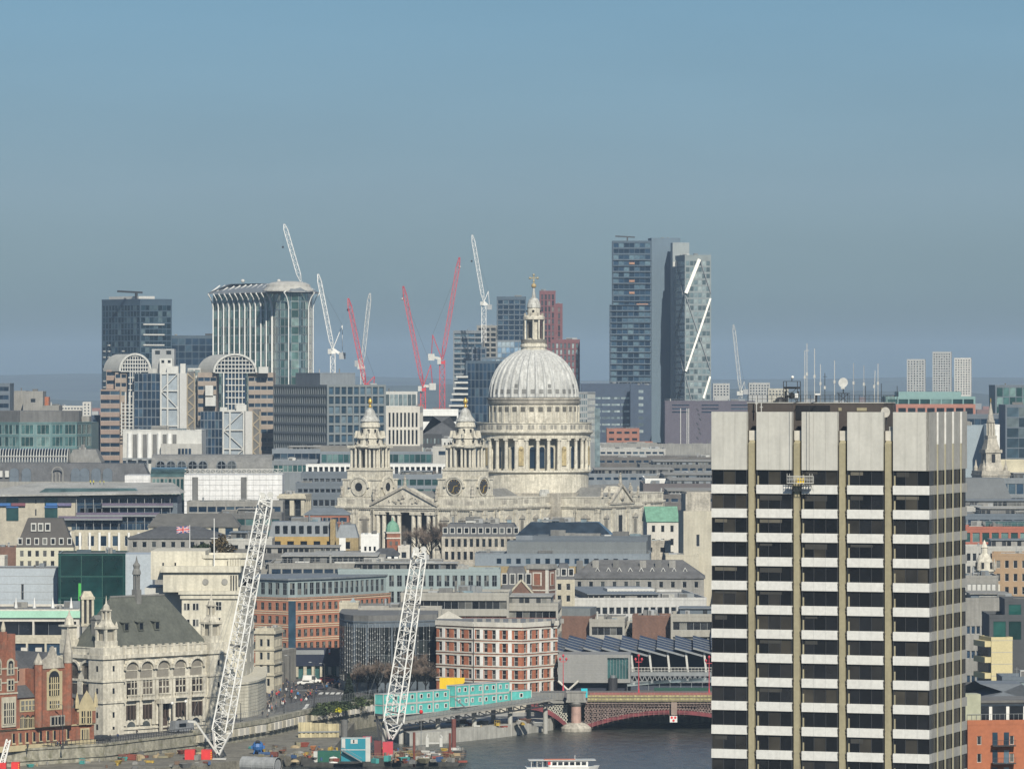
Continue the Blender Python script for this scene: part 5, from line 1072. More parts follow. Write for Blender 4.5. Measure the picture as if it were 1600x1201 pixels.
b.box(-.3,.3,-1.6,-1.1,h,h+6.5);b.box(-1.8,1.8,-1.8,1.8,h+6.5,h+7.2);b.frust(-1.6,1.6,-1.6,1.6,h+7.2,h+8.6,.7);b.box(-1.75,1.75,-1.75,1.75,h-.4,h+.3);b.build('belfry',stone_cream,r_);MB().box(-1,1,-1,1,h,h+6.5).build('opening',black_p,r_)
# ---------------- middle distance, centre ----------------
gr=mat('blue_grey_slabs',(.16,.185,.21),.7,.12,.2,.1)
bld('grey roofed office with a teal glass top floor behind the bell towers',500,702,708,2140,0,30,yb=730,wall=gr,g=gl_teal,fr=zinc,bw=2.4,ww=2.3,fh=4.5,wh=3.6,top=.4,rec=.1,rows=2,clutter=4,plant=[(.0,.78,3.2,mat('taupe_plant_screen',(.16,.155,.14),.8),3)])
bld('low pale office with a white loggia of square openings behind the bell towers',478,702,726,2050,0,16,yb=745,wall=white_p,g=gl_dark,fr=grey_p,bw=2.2,ww=1.5,fh=4.2,wh=3.0,top=.8,rec=.9,rows=1,clutter=0,par=.2)
bld('grey glazed office partly hidden by the cathedral pediment',590,712,744,1985,0,16,yb=790,wall=gr,g=gl_teal,fr=zinc,bw=3,ww=2.7,fh=3.8,wh=2.4,rows=4,clutter=5)
bld('small white penthouse building left of the right bell tower',676,705,700,2105,0,10,yb=712,wall=conc_pale,g=gl_navy,bw=5,ww=3,fh=3.4,wh=1.8,clutter=2)
bld('tangle of grey flat roofs left of the north west bell tower',425,540,704,2170,0,30,yb=735,wall=gr,g=gl_navy,fr=zinc,bw=3.2,ww=3,fh=4.2,wh=2.5,rows=3,clutter=10)
bld('low teal glass and steel pavilion roof left of the white loggia',425,482,722,2090,4,18,yb=740,wall=zinc,g=gl_teal,fr=offwhite,bw=2,ww=1.9,fh=3.6,wh=2.8,rows=1,clutter=3)
for i,(p0,p1,yt,D_,lab)in enumerate(((470,545,741,1960,'uppermost step of the dark terraced office left of the cathedral'),(462,545,757,1920,'second step of the dark terraced office left of the cathedral'),(440,545,774,1880,'lowest step of the dark terraced office left of the cathedral'))):
 bld(lab,p0,p1,yt,D_,0,20,yb=yt+22,wall=mat('slate_blue_panel',(.10,.12,.14),.7,.1),g=gl_dark,fr=grey_p,bw=2.1,ww=1.7,fh=3.8,wh=2.3,top=1.6,rec=.4,rows=1,clutter=1,rm=zinc,rail=(i==1),group='steps of the dark terraced office')
r_,w,d,H=bld('beige corner building with two deep hooded bays left of the cathedral',436,476,775,1840,-8,14,yb=830,wall=stone_cream,g=gl_dark,fr=steel,bw=4.2,ww=2.6,fh=9,wh=7,top=1.4,rec=1.8,rows=1,clutter=1,my=2)
MB().box(-.6,w+.6,-.8,.1,H-.9,H+.2).build('cornice',stone_cream,r_);MB().box(.4,w-.4,-1.2,-.02,H-8,H-7.1).build('balcony',dark_p,r_)
bld('low orange brick building behind the zinc attic left of the portico',476,545,803,1800,0,14,yb=800,wall=mat('rust_brick',(.27,.11,.07),.9,.2),g=gl_navy,fr=zinc,bw=3,ww=2.7,wh=1.6,fh=4,top=1.2,rows=1,clutter=2,roof='hip',rh=2,rm=zinc)
bld('dark low roofed building left of the hooded bay building',340,440,805,1700,0,20,yb=825,wall=conc_dark,g=gl_teal,fr=steel,bw=3,ww=2.7,fh=3.8,wh=2.2,rows=2,clutter=5)
bld('long flat grey office below the white wrapped scaffold',292,442,786,1800,0,16,yb=805,wall=conc,g=gl_navy,fr=steel,bw=3.2,ww=3,fh=3.8,wh=2.0,rows=2,clutter=5)
och=mat('ochre_brick',(.34,.235,.085),.9,.12,.5,.1)
r_,w,d,H=bld('ochre brick block under a pale zinc attic with small dark windows',420,529,838,1560,0,14,yb=868,wall=och,g=gl_dark,fr=och,bw=4.4,ww=2.2,fh=3.6,wh=2.4,top=1.4,rows=2,roof='mansard',rm=zinc,rh=4.6,inset=1.0,clutter=3)
for k in range(8):MB().box(2+k*2.5,3.4+k*2.5,.1,.8,H+.9,H+3.4).build('attic_window',[gl_dark],r_)
bld('tall brown brick party wall at the end of the zinc attic',516,524,816,1558,0,10,wall=brick_yellow,rows=0,clutter=0)
r_,w,d,H=bld('small zinc roofed block right of the brown party wall',525,560,840,1550,0,12,yb=870,wall=brick_yellow,g=gl_dark,fr=offwhite,bw=4,ww=1.9,fh=4,wh=2.3,top=1.2,rows=2,roof='mansard',rm=zinc,rh=4,inset=1.2,clutter=1)
MB().box(1,3,-.1,-.01,0,H).build('white_strip',white_p,r_)
bld('bright white rendered house with black windows left of the green cupola',564,592,838,1530,0,10,yb=862,wall=white_p,g=gl_dark,fr=white_p,bw=1.6,ww=.8,fh=3.4,wh=1.5,top=3,rows=1,clutter=2,cat='house',name='rendered_house')
bld('low white house with a dark roof below the rendered house',584,622,866,1505,0,10,yb=875,wall=white_p,g=gl_dark,fr=white_p,bw=2,ww=1,fh=3.4,wh=1.2,top=.6,rows=2,roof='hip',rm=slate,rh=1.8,inset=2,clutter=0,cat='house',name='rendered_house')
r_=empty('church_turret',(X(613.5,1545),1545,5),radians(10),'red brick turret with white bands under a small green copper cupola','turret');S_=F/1545;zz=lambda p:Z(p,1545)-5
MB().box(-2.1,2.1,-2.1,2.1,0,zz(832)).build('shaft',brick_red,r_);MB().box(-2.3,2.3,-2.3,2.3,zz(841),zz(839)).build('band',stone_white,r_);MB().box(-2.3,2.3,-2.3,2.3,zz(832.5),zz(830.5)).build('cornice',stone_white,r_)
MB().lathe(0,0,[(2.2,zz(830)),(2.15,zz(826)),(1.8,zz(820)),(1.1,zz(815.5)),(.25,zz(812.5)),(.12,zz(808))],12).build('cupola',copper,r_)
for x_ in(-1,1):MB().box(x_*.9-.4,x_*.9+.4,-2.16,-2.11,zz(851),zz(845)).build('window',gl_win,r_)
bld('low white modern house at the foot of the cathedral portico',622,640,856,1540,0,10,yb=870,wall=stone_white,g=gl_dark,bw=3,ww=1.6,rows=1,clutter=1,cat='house',name='rendered_house')
bld('wide pale flat roof crowded with vents behind the banded brick offices',420,690,882,1440,0,36,yb=900,wall=conc,g=gl_navy,fr=steel,bw=3,ww=2.7,fh=3.6,wh=1.6,rows=2,clutter=16,rm=roof_light,par=.5,name='flat_roofed_building')
bld('long grey roof with thin louvres left of the pale flat roof',360,560,868,1490,0,22,yb=880,wall=conc_dark,g=gl_navy,bw=3,ww=2.6,fh=3.6,wh=1.6,rows=1,clutter=9,name='flat_roofed_building')
bld('grey office roof behind the second stone corner block',352,425,845,1480+60,0,18,yb=872,wall=conc_pale,g=gl_dark,bw=4,ww=2.4,rows=2,clutter=4,name='flat_roofed_building')
bld('mansarded stone office with arched dormers in front of the portico',690,812,838,1640,-2,18,yb=880,wall=portland_dirty,g=gl_dark,fr=stone_grey,bw=2.1,ww=1.1,fh=4.2,wh=2.7,top=.7,rec=.5,rows=2,roof='mansard',rm=slate,rh=4.2,inset=2.2,dorm=11,clutter=5)
r_,w,d,H=bld('modern building with a sloping navy glass roof in front of the nave',806,955,836,1630,-4,16,yb=840,wall=gr,rows=0,roof='mansard',rm=glass('rooflight_glass',(.02,.03,.042),(.06,.08,.1),.2,.25,.1),rh=4.2,inset=4.5,clutter=3)
bld('flat slate blue block below the navy glass roof',832,1012,838,1605,-6,14,wall=mat('slate_blue_panel',(0,0,0)),rows=0,clutter=3,par=.3)
r_,w,d,H=bld('long pale grey blue modern building with square black windows',742,1015,865,1560,-3,22,yb=885,wall=mat('ice_grey_panel',(.17,.20,.225),.7,.1,.2,.1),g=gl_navy,fr=zinc_blue,bw=3.1,ww=1.5,fh=4.4,wh=1.7,top=1.4,rec=.25,rows=1,mg=6,clutter=4,par=.2,plant=[(.18,.98,3.8,mat('slate_plant',(.13,.145,.15),.8,.1),3)])
bld('stock brick lower storeys of the grey blue modern building',740,912,884,1556,-3,22,yb=895,wall=brick_yellow,g=gl_dark,fr=offwhite,bw=3.1,ww=.9,fh=4.4,wh=1.4,top=.8,rows=1,clutter=0,par=0)
r_,w,d,H=bld('white rendered house with a bright green copper roof right of the nave',1011,1060,815,1660,5,12,yb=855,wall=stone_white,g=gl_dark,fr=stone_grey,bw=3.4,ww=1.1,fh=4.4,wh=2.2,top=1.2,rows=3,roof='gable',rm=copper,rh=5,clutter=0)
bld('weathered grey stone annex with round windows below the green roof',1003,1048,848,1620,0,10,yb=870,wall=portland_dirty,g=gl_dark,fr=stone_white,bw=3.3,ww=1.6,fh=4,wh=1.7,top=1.4,rows=1,clutter=2)
r_,w,d,H=bld('massive blank cream stone tower just left of the office tower',1068,1113,798,1590,6,xs=1060,yb=850,wall=mat('warm_stone',(.40,.375,.30),.9,.12,.2,.15),g=gl_dark,bw=8,ww=1.1,fh=20,wh=3.8,top=7.5,rows=1,clutter=0,par=0,sw=False)
b=MB().box(.8,w-.5,.8,d-.8,H,H+5.5);b.box(1.2,w,1.2,d,H+5.5,H+6.0);b.build('weathered_top',portland_dirty,r_)
bld('cream base wing of the blank stone tower',1040,1092,868,1585,0,14,wall=mat('warm_stone',(0,0,0)),rows=0,clutter=1,par=.4)
bld('long slate roofed block with chimneys and white dormers behind the white range',893,1100,902,1548,-2,20,yb=915,wall=stone_grey,g=gl_dark,bw=3.6,ww=1.3,fh=3.8,wh=1.9,rows=2,roof='hip',rm=mat('patched_slate',(.10,.10,.10),.8,.3,.4),rh=5.2,inset=7,clutter=0,dorm=0)
for k,px in enumerate((905,930,962,1004,1028,1050)):
 r_=empty('chimney_stack',(X(px,1550),1550,Z(900,1550)),0,None,None);r_.parent=BR['long slate roofed block with chimneys and white dormers behind the white range'];r_.location=(X(px,1550)-X(893,1548),6,Z(902,1548)-5+.5)
 MB().box(-1,1,-.6,.6,0,4.6).build('chimney',stone_grey if k%2 else conc_dark,r_)
for k in range(9):
 rr=BR['long slate roofed block with chimneys and white dormers behind the white range'];h0=Z(902,1548)-5;b=MB();x_=8+k*3.4;b.bar((x_-.7,3.4,h0+1.6),(x_,3.2,h0+3),.2);b.bar((x_+.7,3.4,h0+1.6),(x_,3.2,h0+3),.2);b.build('dormer',offwhite,rr)
r_,w,d,H=bld('long white office range with a continuous row of dark windows',872,1104,938,1470,5,58,yb=975,wall=mat('range_white',(.42,.42,.40),.85,.1,.2,.15),g=gl_dark,fr=grey_p,bw=2.0,ww=1.5,fh=4.5,wh=2.0,top=2.0,rec=.3,rows=3,clutter=3,rm=roof_light)
e=MB().box(w*.38,w*.7,20,32,H,H+2.6);e.build('plant_room',offwhite,r_)
for k in range(14):MB().box(w*.38+.4+k*.95,w*.38+1+k*.95,19.9,19.99,H+.8,H+1.9).build('window',gl_dark,r_)
r_=empty('church_tower',(X(846,1450),1450,5),radians(-22),'square red brick church tower with white corner quoins','tower');zz=lambda p:Z(p,1450)-5;hw=3.3
MB().box(-hw,hw,-hw,hw,0,zz(888)).build('shaft',brick_brown,r_)
for s1 in(-1,1):
 for s2 in(-1,1):MB().box(s1*(hw-.75),s1*(hw+.06),s2*(hw-.75),s2*(hw+.06),0,zz(888)).build('quoin',stone_white,r_)
MB().box(-hw-.35,hw+.35,-hw-.35,hw+.35,zz(888),zz(885)).build('cornice',stone_grey,r_);MB().box(-hw-.1,hw+.1,-hw-.1,hw+.1,zz(885),zz(881)).build('parapet',stone_grey,r_);MB().box(-hw-.1,hw+.1,-hw-.1,hw+.1,zz(922),zz(920)).build('band',stone_white,r_)
for(O,U)in(((-hw,-hw),(1,0)),((hw,-hw),(0,1))):
 MB().fbox(O,U,1.9,4.7,0,.1,zz(914),zz(893)).build('window_frame',stone_white,r_);MB().fbox(O,U,2.3,4.3,.1,.16,zz(913),zz(895)).build('louvre',brick_red,r_)
r_,w,d,H=bld('slate mansard with pale dormers and a small dutch gable left of the brick church tower',782,832,921,1440,0,12,yb=925,wall=brick_brown,rows=0,roof='mansard',rm=slate,rh=6.5,inset=2.5,dorm=4,clutter=0)
b=MB();b.add([(3,-.4,H-3),(9,-.4,H-3),(9.2,-.4,H-1),(6,-.4,H+2.8),(2.8,-.4,H-1)],[(0,1,2,3,4)]);b.build('gable_wall',brick_brown,r_);b=MB();b.bar((2.6,-.5,H-1),(6,-.5,H+2.9),.5);b.bar((9.4,-.5,H-1),(6,-.5,H+2.9),.5);b.lathe(0,0,[(.8,0),(.8,.1)],10)if 0 else None;b.build('gable_coping',stone_cream,r_)
bld('slate mansard with twin dormers right of the brick church tower',864,898,905,1462,0,12,yb=925,wall=stone_cream,g=gl_win,bw=2.4,ww=1.2,rows=3,fh=3.4,roof='mansard',rm=slate,rh=4.5,inset=2,dorm=3,clutter=0)
rib=dict(wall=mat('buff_concrete',(.30,.29,.255),.9,.1,.2,.14),g=gl_win,fr=grey_p,bw=999,mx=2,fh=4.3,wh=2.4,top=1.4,rec=.6)
bld('long buff office with ribbon windows stepping behind the dark glass block, upper tier',626,795,930,1400,-2,24,yb=962,clutter=7,rows=3,**rib)
bld('buff office with ribbon windows in the middle, lower tier under the church tower',740,872,946,1402,-3,24,yb=975,clutter=5,rows=3,**rib)
r_,w,d,H=bld('slate clad plant tower on brown brick in front of the white range',864,922,966,1425,-8,16,yb=1000,wall=brick_brown,g=gl_navy,rows=0,clutter=0,plant=[(.0,1.0,3.0,mat('slate_plant',(0,0,0)),.2)])
bld('buff ribbon windowed wing right of the slate clad plant tower',921,976,971,1420,-4,16,yb=1000,clutter=2,rows=2,**rib)
r_,w,d,H=bld('brown brick stair tower among the ribbon windowed offices',988,1050,965,1424,-3,12,yb=1000,wall=brick_brown,rows=0,clutter=4)
bld('right hand ribbon windowed wing next to the office tower',1048,1130,963,1418,-3,18,yb=1005,clutter=4,rows=3,**rib)
bld('buff roofs and air units between the white range and the station',900,1010,974,1440,0,20,yb=975,clutter=9,rows=1,**rib)
fl=[(905,1040,703,3000,conc_pale,'long white edged low roof below the orange brick block'),(925,1180,695,3140,conc,'low grey roofs at the foot of the purple brown block'),(922,1200,716,2700,roof_brown,'wide olive flat roof right of the colonnade'),(1000,1190,728,2500,conc_dark,'long flat roof with skylights near the office tower'),(915,1130,742,2350,zinc,'blue grey roof with small white fittings right of the drum'),(1008,1200,750,2250,white_p,'bright white flat edge behind the transept statues'),(1005,1180,758,2200,mat('purple_grey_roof',(.105,.092,.092),.8,.1),'broad purple grey roof behind the transept'),(1030,1180,775,2100,roof_brown,'dark brown roof above the green copper roof')]
for(p0,p1,yt,D_,m_,lab)in fl:bld(lab,p0,p1,yt,D_,0,60,yb=yt+14,wall=m_,g=gl_navy,fr=grey_p,bw=4,ww=3,fh=4,wh=1.4,top=1.0,rows=0 if m_ in(white_p,)or 'purple' in lab else 1,clutter=9,rm=m_ if 'roof' in m_.name else roof_grey,name='flat_roofed_building',maxw=60)
r_,w,d,H=bld('orange brick block with dark windows below the navy office',948,999,671,3215,0,20,yb=695,wall=mat('terracotta',(.27,.12,.08),.9,.15),g=gl_dark,fr=brick_orange,bw=5,ww=3.4,fh=4.2,wh=1.6,rows=3,clutter=3)
MB().box(w*.5,w*1.4,-6,-.1,0,H-7.5).build('front_wing',mat('terracotta',(0,0,0)),r_)
# ---------------- right of the office tower ----------------
tg=mat('pale_teal_cladding',(.16,.27,.26),.6,.08)
bld('wide teal glass office with a shallow pale roof at right',1384,1524,622,2400,0,30,yb=650,wall=tg,g=gl_teal,fr=tg,bw=5,ww=4.8,fh=5,wh=4.4,top=.4,rec=.1,rows=2,clutter=2,plant=[(.15,.85,3.2,tg,4),])
bld('pink framed band building in front of the teal office',1400,1524,634,2300,0,10,yb=650,wall=mat('dusty_pink',(.33,.15,.11),.8),g=gl_dark,fr=grey_p,bw=4.6,ww=3.6,fh=5,wh=3.0,top=.9,rec=.3,rows=2,clutter=0)
bld('dark blue office strip behind the church spire',1500,1575,650,2200,0,20,yb=668,wall=zinc_blue,g=gl_navy,fr=zinc_blue,bw=3,ww=2.8,fh=4.4,wh=3.8,rows=3,clutter=2)
bld('dark teal glass office at the right edge, upper rear block',1555,1640,604,2300,0,30,yb=700,wall=zinc_blue,g=gl_teal,fr=zinc_blue,bw=3,ww=2.85,fh=4.4,wh=4.2,top=.4,rec=.08,clutter=2)
bld('dark blue glass office at the right edge with grey window strips',1571,1650,635,2150,0,30,yb=720,wall=zinc_blue,g=glass('slate_glass',(.03,.055,.075),(.16,.19,.19),.4),fr=zinc_blue,bw=5.6,ww=5.4,fh=4.4,wh=4.1,top=.4,rec=.08,clutter=1)
bld('plain pale blue office block behind the church spire',1500,1545,665,2080,0,20,wall=mat('ice_blue_panel',(.24,.29,.32),.8,.05),rows=0,clutter=1,par=.2)
bld('narrow white stepped block right of the church spire',1544,1562,666,2060,0,20,yb=720,wall=white_p,g=gl_dark,bw=5,ww=1.2,fh=6,wh=2.5,rows=3,clutter=1)
bld('cream stone block with square windows right of the spire base',1562,1640,722,1850,0,20,yb=745,wall=mat('pale_cream',(.48,.44,.32),.9),g=gl_dark,bw=2.6,ww=1.6,fh=8,wh=1.9,top=4.3,rows=1,clutter=0)
def spire(label,px,D,ytop,k=1.0,dome=False):
 root=empty('church_steeple',(X(px,D),D,5),radians(15),label,'steeple');z_=lambda p:Z(p,D)-5;R=lambda p:p*D/F
 b=MB()
 if not dome:
  b.box(-R(23),R(23),-R(23),R(23),0,z_(735));b.box(-R(24),R(24),-R(24),R(24),z_(743),z_(740));b.frust(-R(16),R(16),-R(16),R(16),z_(735),z_(722),R(4));b.build('tower_base',portland_dirty,root)
  b=MB();b.box(-R(12),R(12),-R(12),R(12),z_(725),z_(707));b.box(-R(14),R(14),-R(14),R(14),z_(707),z_(702));b.frust(-R(11),R(11),-R(11),R(11),z_(702),z_(684),R(4));b.box(-R(7.5),R(7.5),-R(7.5),R(7.5),z_(684),z_(680));b.lathe(0,0,[(R(5.5),z_(680)),(R(5.2),z_(661)),(R(6.5),z_(660)),(R(6.5),z_(657)),(R(5.2),z_(656)),(R(3.6),z_(645)),(R(.4),z_(628))],10);b.build('spire',portland_dirty,root)
  for s1 in(-1,1):
   for s2 in(-1,1):MB().lathe(s1*R(18),s2*R(18),[(R(3),z_(735)),(R(3.4),z_(730)),(R(1.6),z_(726)),(R(.4),z_(718))],6).build('pinnacle',portland_dirty,root)
  for k_ in range(8):t=k_*pi/4;MB().tube((R(6.3)*cos(t),R(6.3)*sin(t),z_(680)),(R(6.3)*cos(t),R(6.3)*sin(t),z_(661)),R(.8),None,6).build('column',portland,root)
  for(x_,y_)in((0,-1),(1,0),(-1,0)):
   e=MB().box(-R(3),R(3),-.1,.1,z_(722),z_(709));e.xf((x_*(R(12)+.05),y_*(R(12)+.05),0),0 if y_ else pi/2);e.build('opening',black_p,root)
  MB().bar((0,0,z_(628)),(0,0,z_(622)),.2).build('finial',gold,root)
 else:
  b.box(-R(20),R(20),-R(16),R(16),0,z_(912));b.lathe(0,0,[(R(15),z_(912)),(R(15),z_(893)),(R(17),z_(892)),(R(17),z_(890)),(R(14),z_(889)),(R(13),z_(876)),(R(9),z_(868)),(R(5),z_(864)),(R(5),z_(856)),(R(6),z_(855)),(R(3),z_(849)),(R(.5),z_(843))],12);b.build('lantern_tower',portland,root)
  for k_ in range(6):t=k_*pi/3;e=MB().box(-R(2),R(2),-.1,.1,z_(888),z_(878));e.xf((R(13.6)*cos(t),R(13.6)*sin(t),0),t+pi/2);e.build('opening',black_p,root)
  for s1 in(-1,1):MB().lathe(s1*R(13),-R(10),[(R(3),z_(890)),(R(3),z_(884)),(R(.4),z_(872))],6).build('pinnacle',portland_dirty,root)
spire('tall tiered stone church spire right of the office tower',1548,1760,628);spire('small white domed church lantern near the right edge',1538,1500,845,dome=True)
r_,w,d,H=bld('dark sloping glass and slate roof below the church spire',1490,1585,790,1720,0,20,wall=conc_dark,rows=0,roof='mansard',rm=mat('grey_glass_roof',(.12,.13,.135),.9,.1),rh=9.5,inset=3.5,clutter=0)
bld('low grey block with light fittings right of the dark sloping roof',1560,1640,750,1745,0,20,yb=775,wall=zinc,g=gl_navy,bw=3,ww=2.7,fh=5,wh=3.8,rows=2,clutter=3)
for k,(p0,p1,yt,D_,m_,lab)in enumerate(((1490,1640,794,1690,conc_pale,'planted pale roof terrace below the dark sloping roof'),(1490,1640,806,1650,zinc_blue,'dark blue roof terrace with white railings at right'),)):bld(lab,p0,p1,yt,D_,0,26,yb=yt+15,wall=m_,g=gl_navy,bw=4,ww=3.4,fh=4,wh=2,rows=1,clutter=8,rail=True,name='flat_roofed_building')
bld('red terracotta framed building with green glass at right',1500,1640,826,1600,0,20,yb=860,wall=mat('red_terracotta',(.30,.10,.065),.85,.1),g=gl_teal,fr=grey_p,bw=3.0,ww=2.3,fh=4.6,wh=3.0,top=1.2,rec=.4,rows=2,clutter=5,plant=[(.3,.9,2.2,gl_teal,5)])
bld('pale concrete gallery building below the red framed building',1506,1640,857,1560,0,18,yb=885,wall=conc_pale,g=gl_dark,fr=offwhite,bw=1.8,ww=1.2,fh=4,wh=2.4,top=1.4,rows=2,clutter=3)
bld('tan brick warehouse with paired dark windows at the right edge',1550,1650,868,1520,-6,18,yb=930,wall=mat('tan_brick',(.31,.215,.13),.9,.12),g=gl_win,fr=offwhite,bw=2.6,ww=1.2,fh=4.0,wh=2.3,top=1.4,rows=4,clutter=2)
bld('grey slab building with a white window screen right of the office tower',1500,1560,903,1440,0,20,yb=935,wall=conc,g=offwhite,fr=grey_p,bw=1.5,ww=1.1,fh=2.5,wh=1.9,top=1.6,rec=.2,rows=3,clutter=4)
bld('stepped concrete office with dark slot windows right of the office tower',1490,1590,938,1380,0,20,yb=1050,wall=conc,g=gl_navy,fr=offwhite,bw=1.4,ww=1.0,fh=6.8,wh=2.2,top=7,rec=.4,rows=4,clutter=3)
r_,w,d,H=bld('pale yellow clad block with dark corner windows near the right edge',1549,1582,1000,1230,14,20,xs=1530,yb=1080,wall=mat('pale_yellow_cladding',(.47,.41,.23),.8,.05),g=gl_dark,bw=30,ww=.1,fh=40,wh=.1,rows=0,clutter=0)
for k in range(4):MB().box(-1.6,-.02,.3,d-.3,H-1.6-k*3.9,H-.2-k*3.9).build('balcony_slab',mat('pale_yellow_cladding',(0,0,0)),r_);MB().box(-.6,-.015,.5,d-.5,H-4.0-k*3.9,H-1.7-k*3.9).build('window',gl_dark,r_)
for k in range(5):MB().box(0,w,-.04,-.01,H-k*2.9-.1,H-k*2.9).build('panel_joint',grey_p,r_)
bld('dark green glass penthouse block above the yellow clad block',1546,1650,965,1235,0,20,yb=1000,wall=mat('charcoal_frame_wall',(.06,.065,.07)),g=gl_green,fr=dark_p,bw=3.4,ww=3.2,fh=5.6,wh=4.6,top=.8,rec=.15,clutter=0,rows=1)
bld('upper glass storey set back on the dark green penthouse',1570,1650,940,1245,0,14,yb=965,wall=mat('charcoal_frame_wall',(0,0,0)),g=gl_green,fr=dark_p,bw=3.4,ww=3.2,fh=4.2,wh=3.6,top=.6,rec=.15,clutter=2,rows=1)
bld('dark grey clad wall right of the yellow clad block',1580,1650,1000,1240,0,14,wall=mat('charcoal_panel',(.07,.075,.08),.6),rows=0,clutter=0)
bld('low grey block with a glazed top in front of the yellow clad block',1566,1650,1062,1160,0,14,yb=1080,wall=zinc_blue,g=gl_pale,fr=steel,bw=4,ww=3.8,fh=3,wh=2.1,top=.5,rows=1,clutter=2)
r_,w,d,H=bld('wide blue grey metal roof in front of the yellow clad block',1500,1650,1108,1010,0,40,wall=zinc,rows=0,roof='mansard',rm=mat('slate_metal_roof',(.15,.165,.175),.6,.08,.1,.1),rh=4.3,inset=14,clutter=1)
r_,w,d,H=bld('orange brick flats with steel balconies at the bottom right corner',1512,1650,1132,850,8,26,xs=1500,yb=1201,wall=brick_orange,g=gl_win,fr=offwhite,bw=2.6,ww=.75,fh=3.0,wh=1.5,top=1.9,rec=.2,rows=4,roof='flat',clutter=0,name='apartment_building')
MB().box(.3,w,3,12,H,H+3.6).build('top_storey',white_p,r_);e=MB()
for k in range(8):e.box(2+k*3,4.4+k*3,2.8,2.99,H+.5,H+3)
e.build('window',gl_dark,r_);MB().box(-.5,2.4,.5,4,H,H+5.2).build('lift_tower',mat('lime_cream',(.33,.34,.25),.8),r_);MB().box(-1,w,2,13,H+3.61,H+4).build('top_roof',conc_dark,r_)
for k in range(3):
 b=MB();x0=4.1;zz=H-3.6-k*3.0
 b.box(x0,x0+4.0,-1.5,0,zz,zz+.15)
 for i in range(14):b.bar((x0+i*.3,-1.48,zz),(x0+i*.3,-1.48,zz+1.05),.04)
 b.bar((x0,-1.48,zz+1.05),(x0+4,-1.48,zz+1.05),.06);b.build('balcony',dark_p,r_);MB().box(x0+.2,x0+1.1,-.05,-.02,zz+.16,zz+2.3).build('balcony_door',gl_blue,r_);MB().box(x0+2.2,x0+3.1,-.05,-.02,zz+.16,zz+2.3).build('balcony_door',gl_blue,r_)
e=MB()
for k in range(20):e.bar((k*w/19,.3,H+.8),(k*w/19,.3,H+1.8),.05)
e.bar((0,.3,H+1.8),(w,.3,H+1.8),.06);e.build('railing',steel,r_)
# ---------------- the near bank ----------------
class Face:
 """a wall standing in the place: maps picture columns on it to metres along it"""
 def __init__(s,px0,D0,a):s.a=radians(a);s.x0,s.y0=X(px0,D0),D0;s.c,s.s=cos(s.a),sin(s.a)
 def u(s,px):return solve(s.x0,s.y0,px,s.c,s.s)
 def D(s,px):return s.y0+s.u(px)*s.s
 def z(s,px,py):return CAMZ-(py-HOR)*s.D(px)/F-GZ
 def root(s,name,label,cat,group=None):s.r=empty(name,(s.x0,s.y0,GZ),s.a,label,cat,group);return s.r
 def w(s,u,v=0,z=0):return Vector((s.x0+u*s.c-v*s.s,s.y0+u*s.s+v*s.c,GZ+z))
def arch_win(root,u,v,z0,w,h,g,fr,nm='window',bars=2,depth=.12,lab=None):
 r=w/2;n=8;b=MB();zs=z0+h-r
 pts=[(u-r,v-.02,z0),(u+r,v-.02,z0)]+[(u+r*cos(pi*k/n),v-.02,zs+r*sin(pi*k/n))for k in range(n+1)]
 b.add(pts,[tuple(range(len(pts)))],0)
 for i in range(1,bars+1):b.box(u-r+w*i/(bars+1)-.07,u-r+w*i/(bars+1)+.07,v-depth,v-.025,z0,z0+h-r*.5,1)
 b.box(u-r,u+r,v-depth,v-.024,zs-.08,zs+.1,1);return b.build(nm,[g,fr],root)
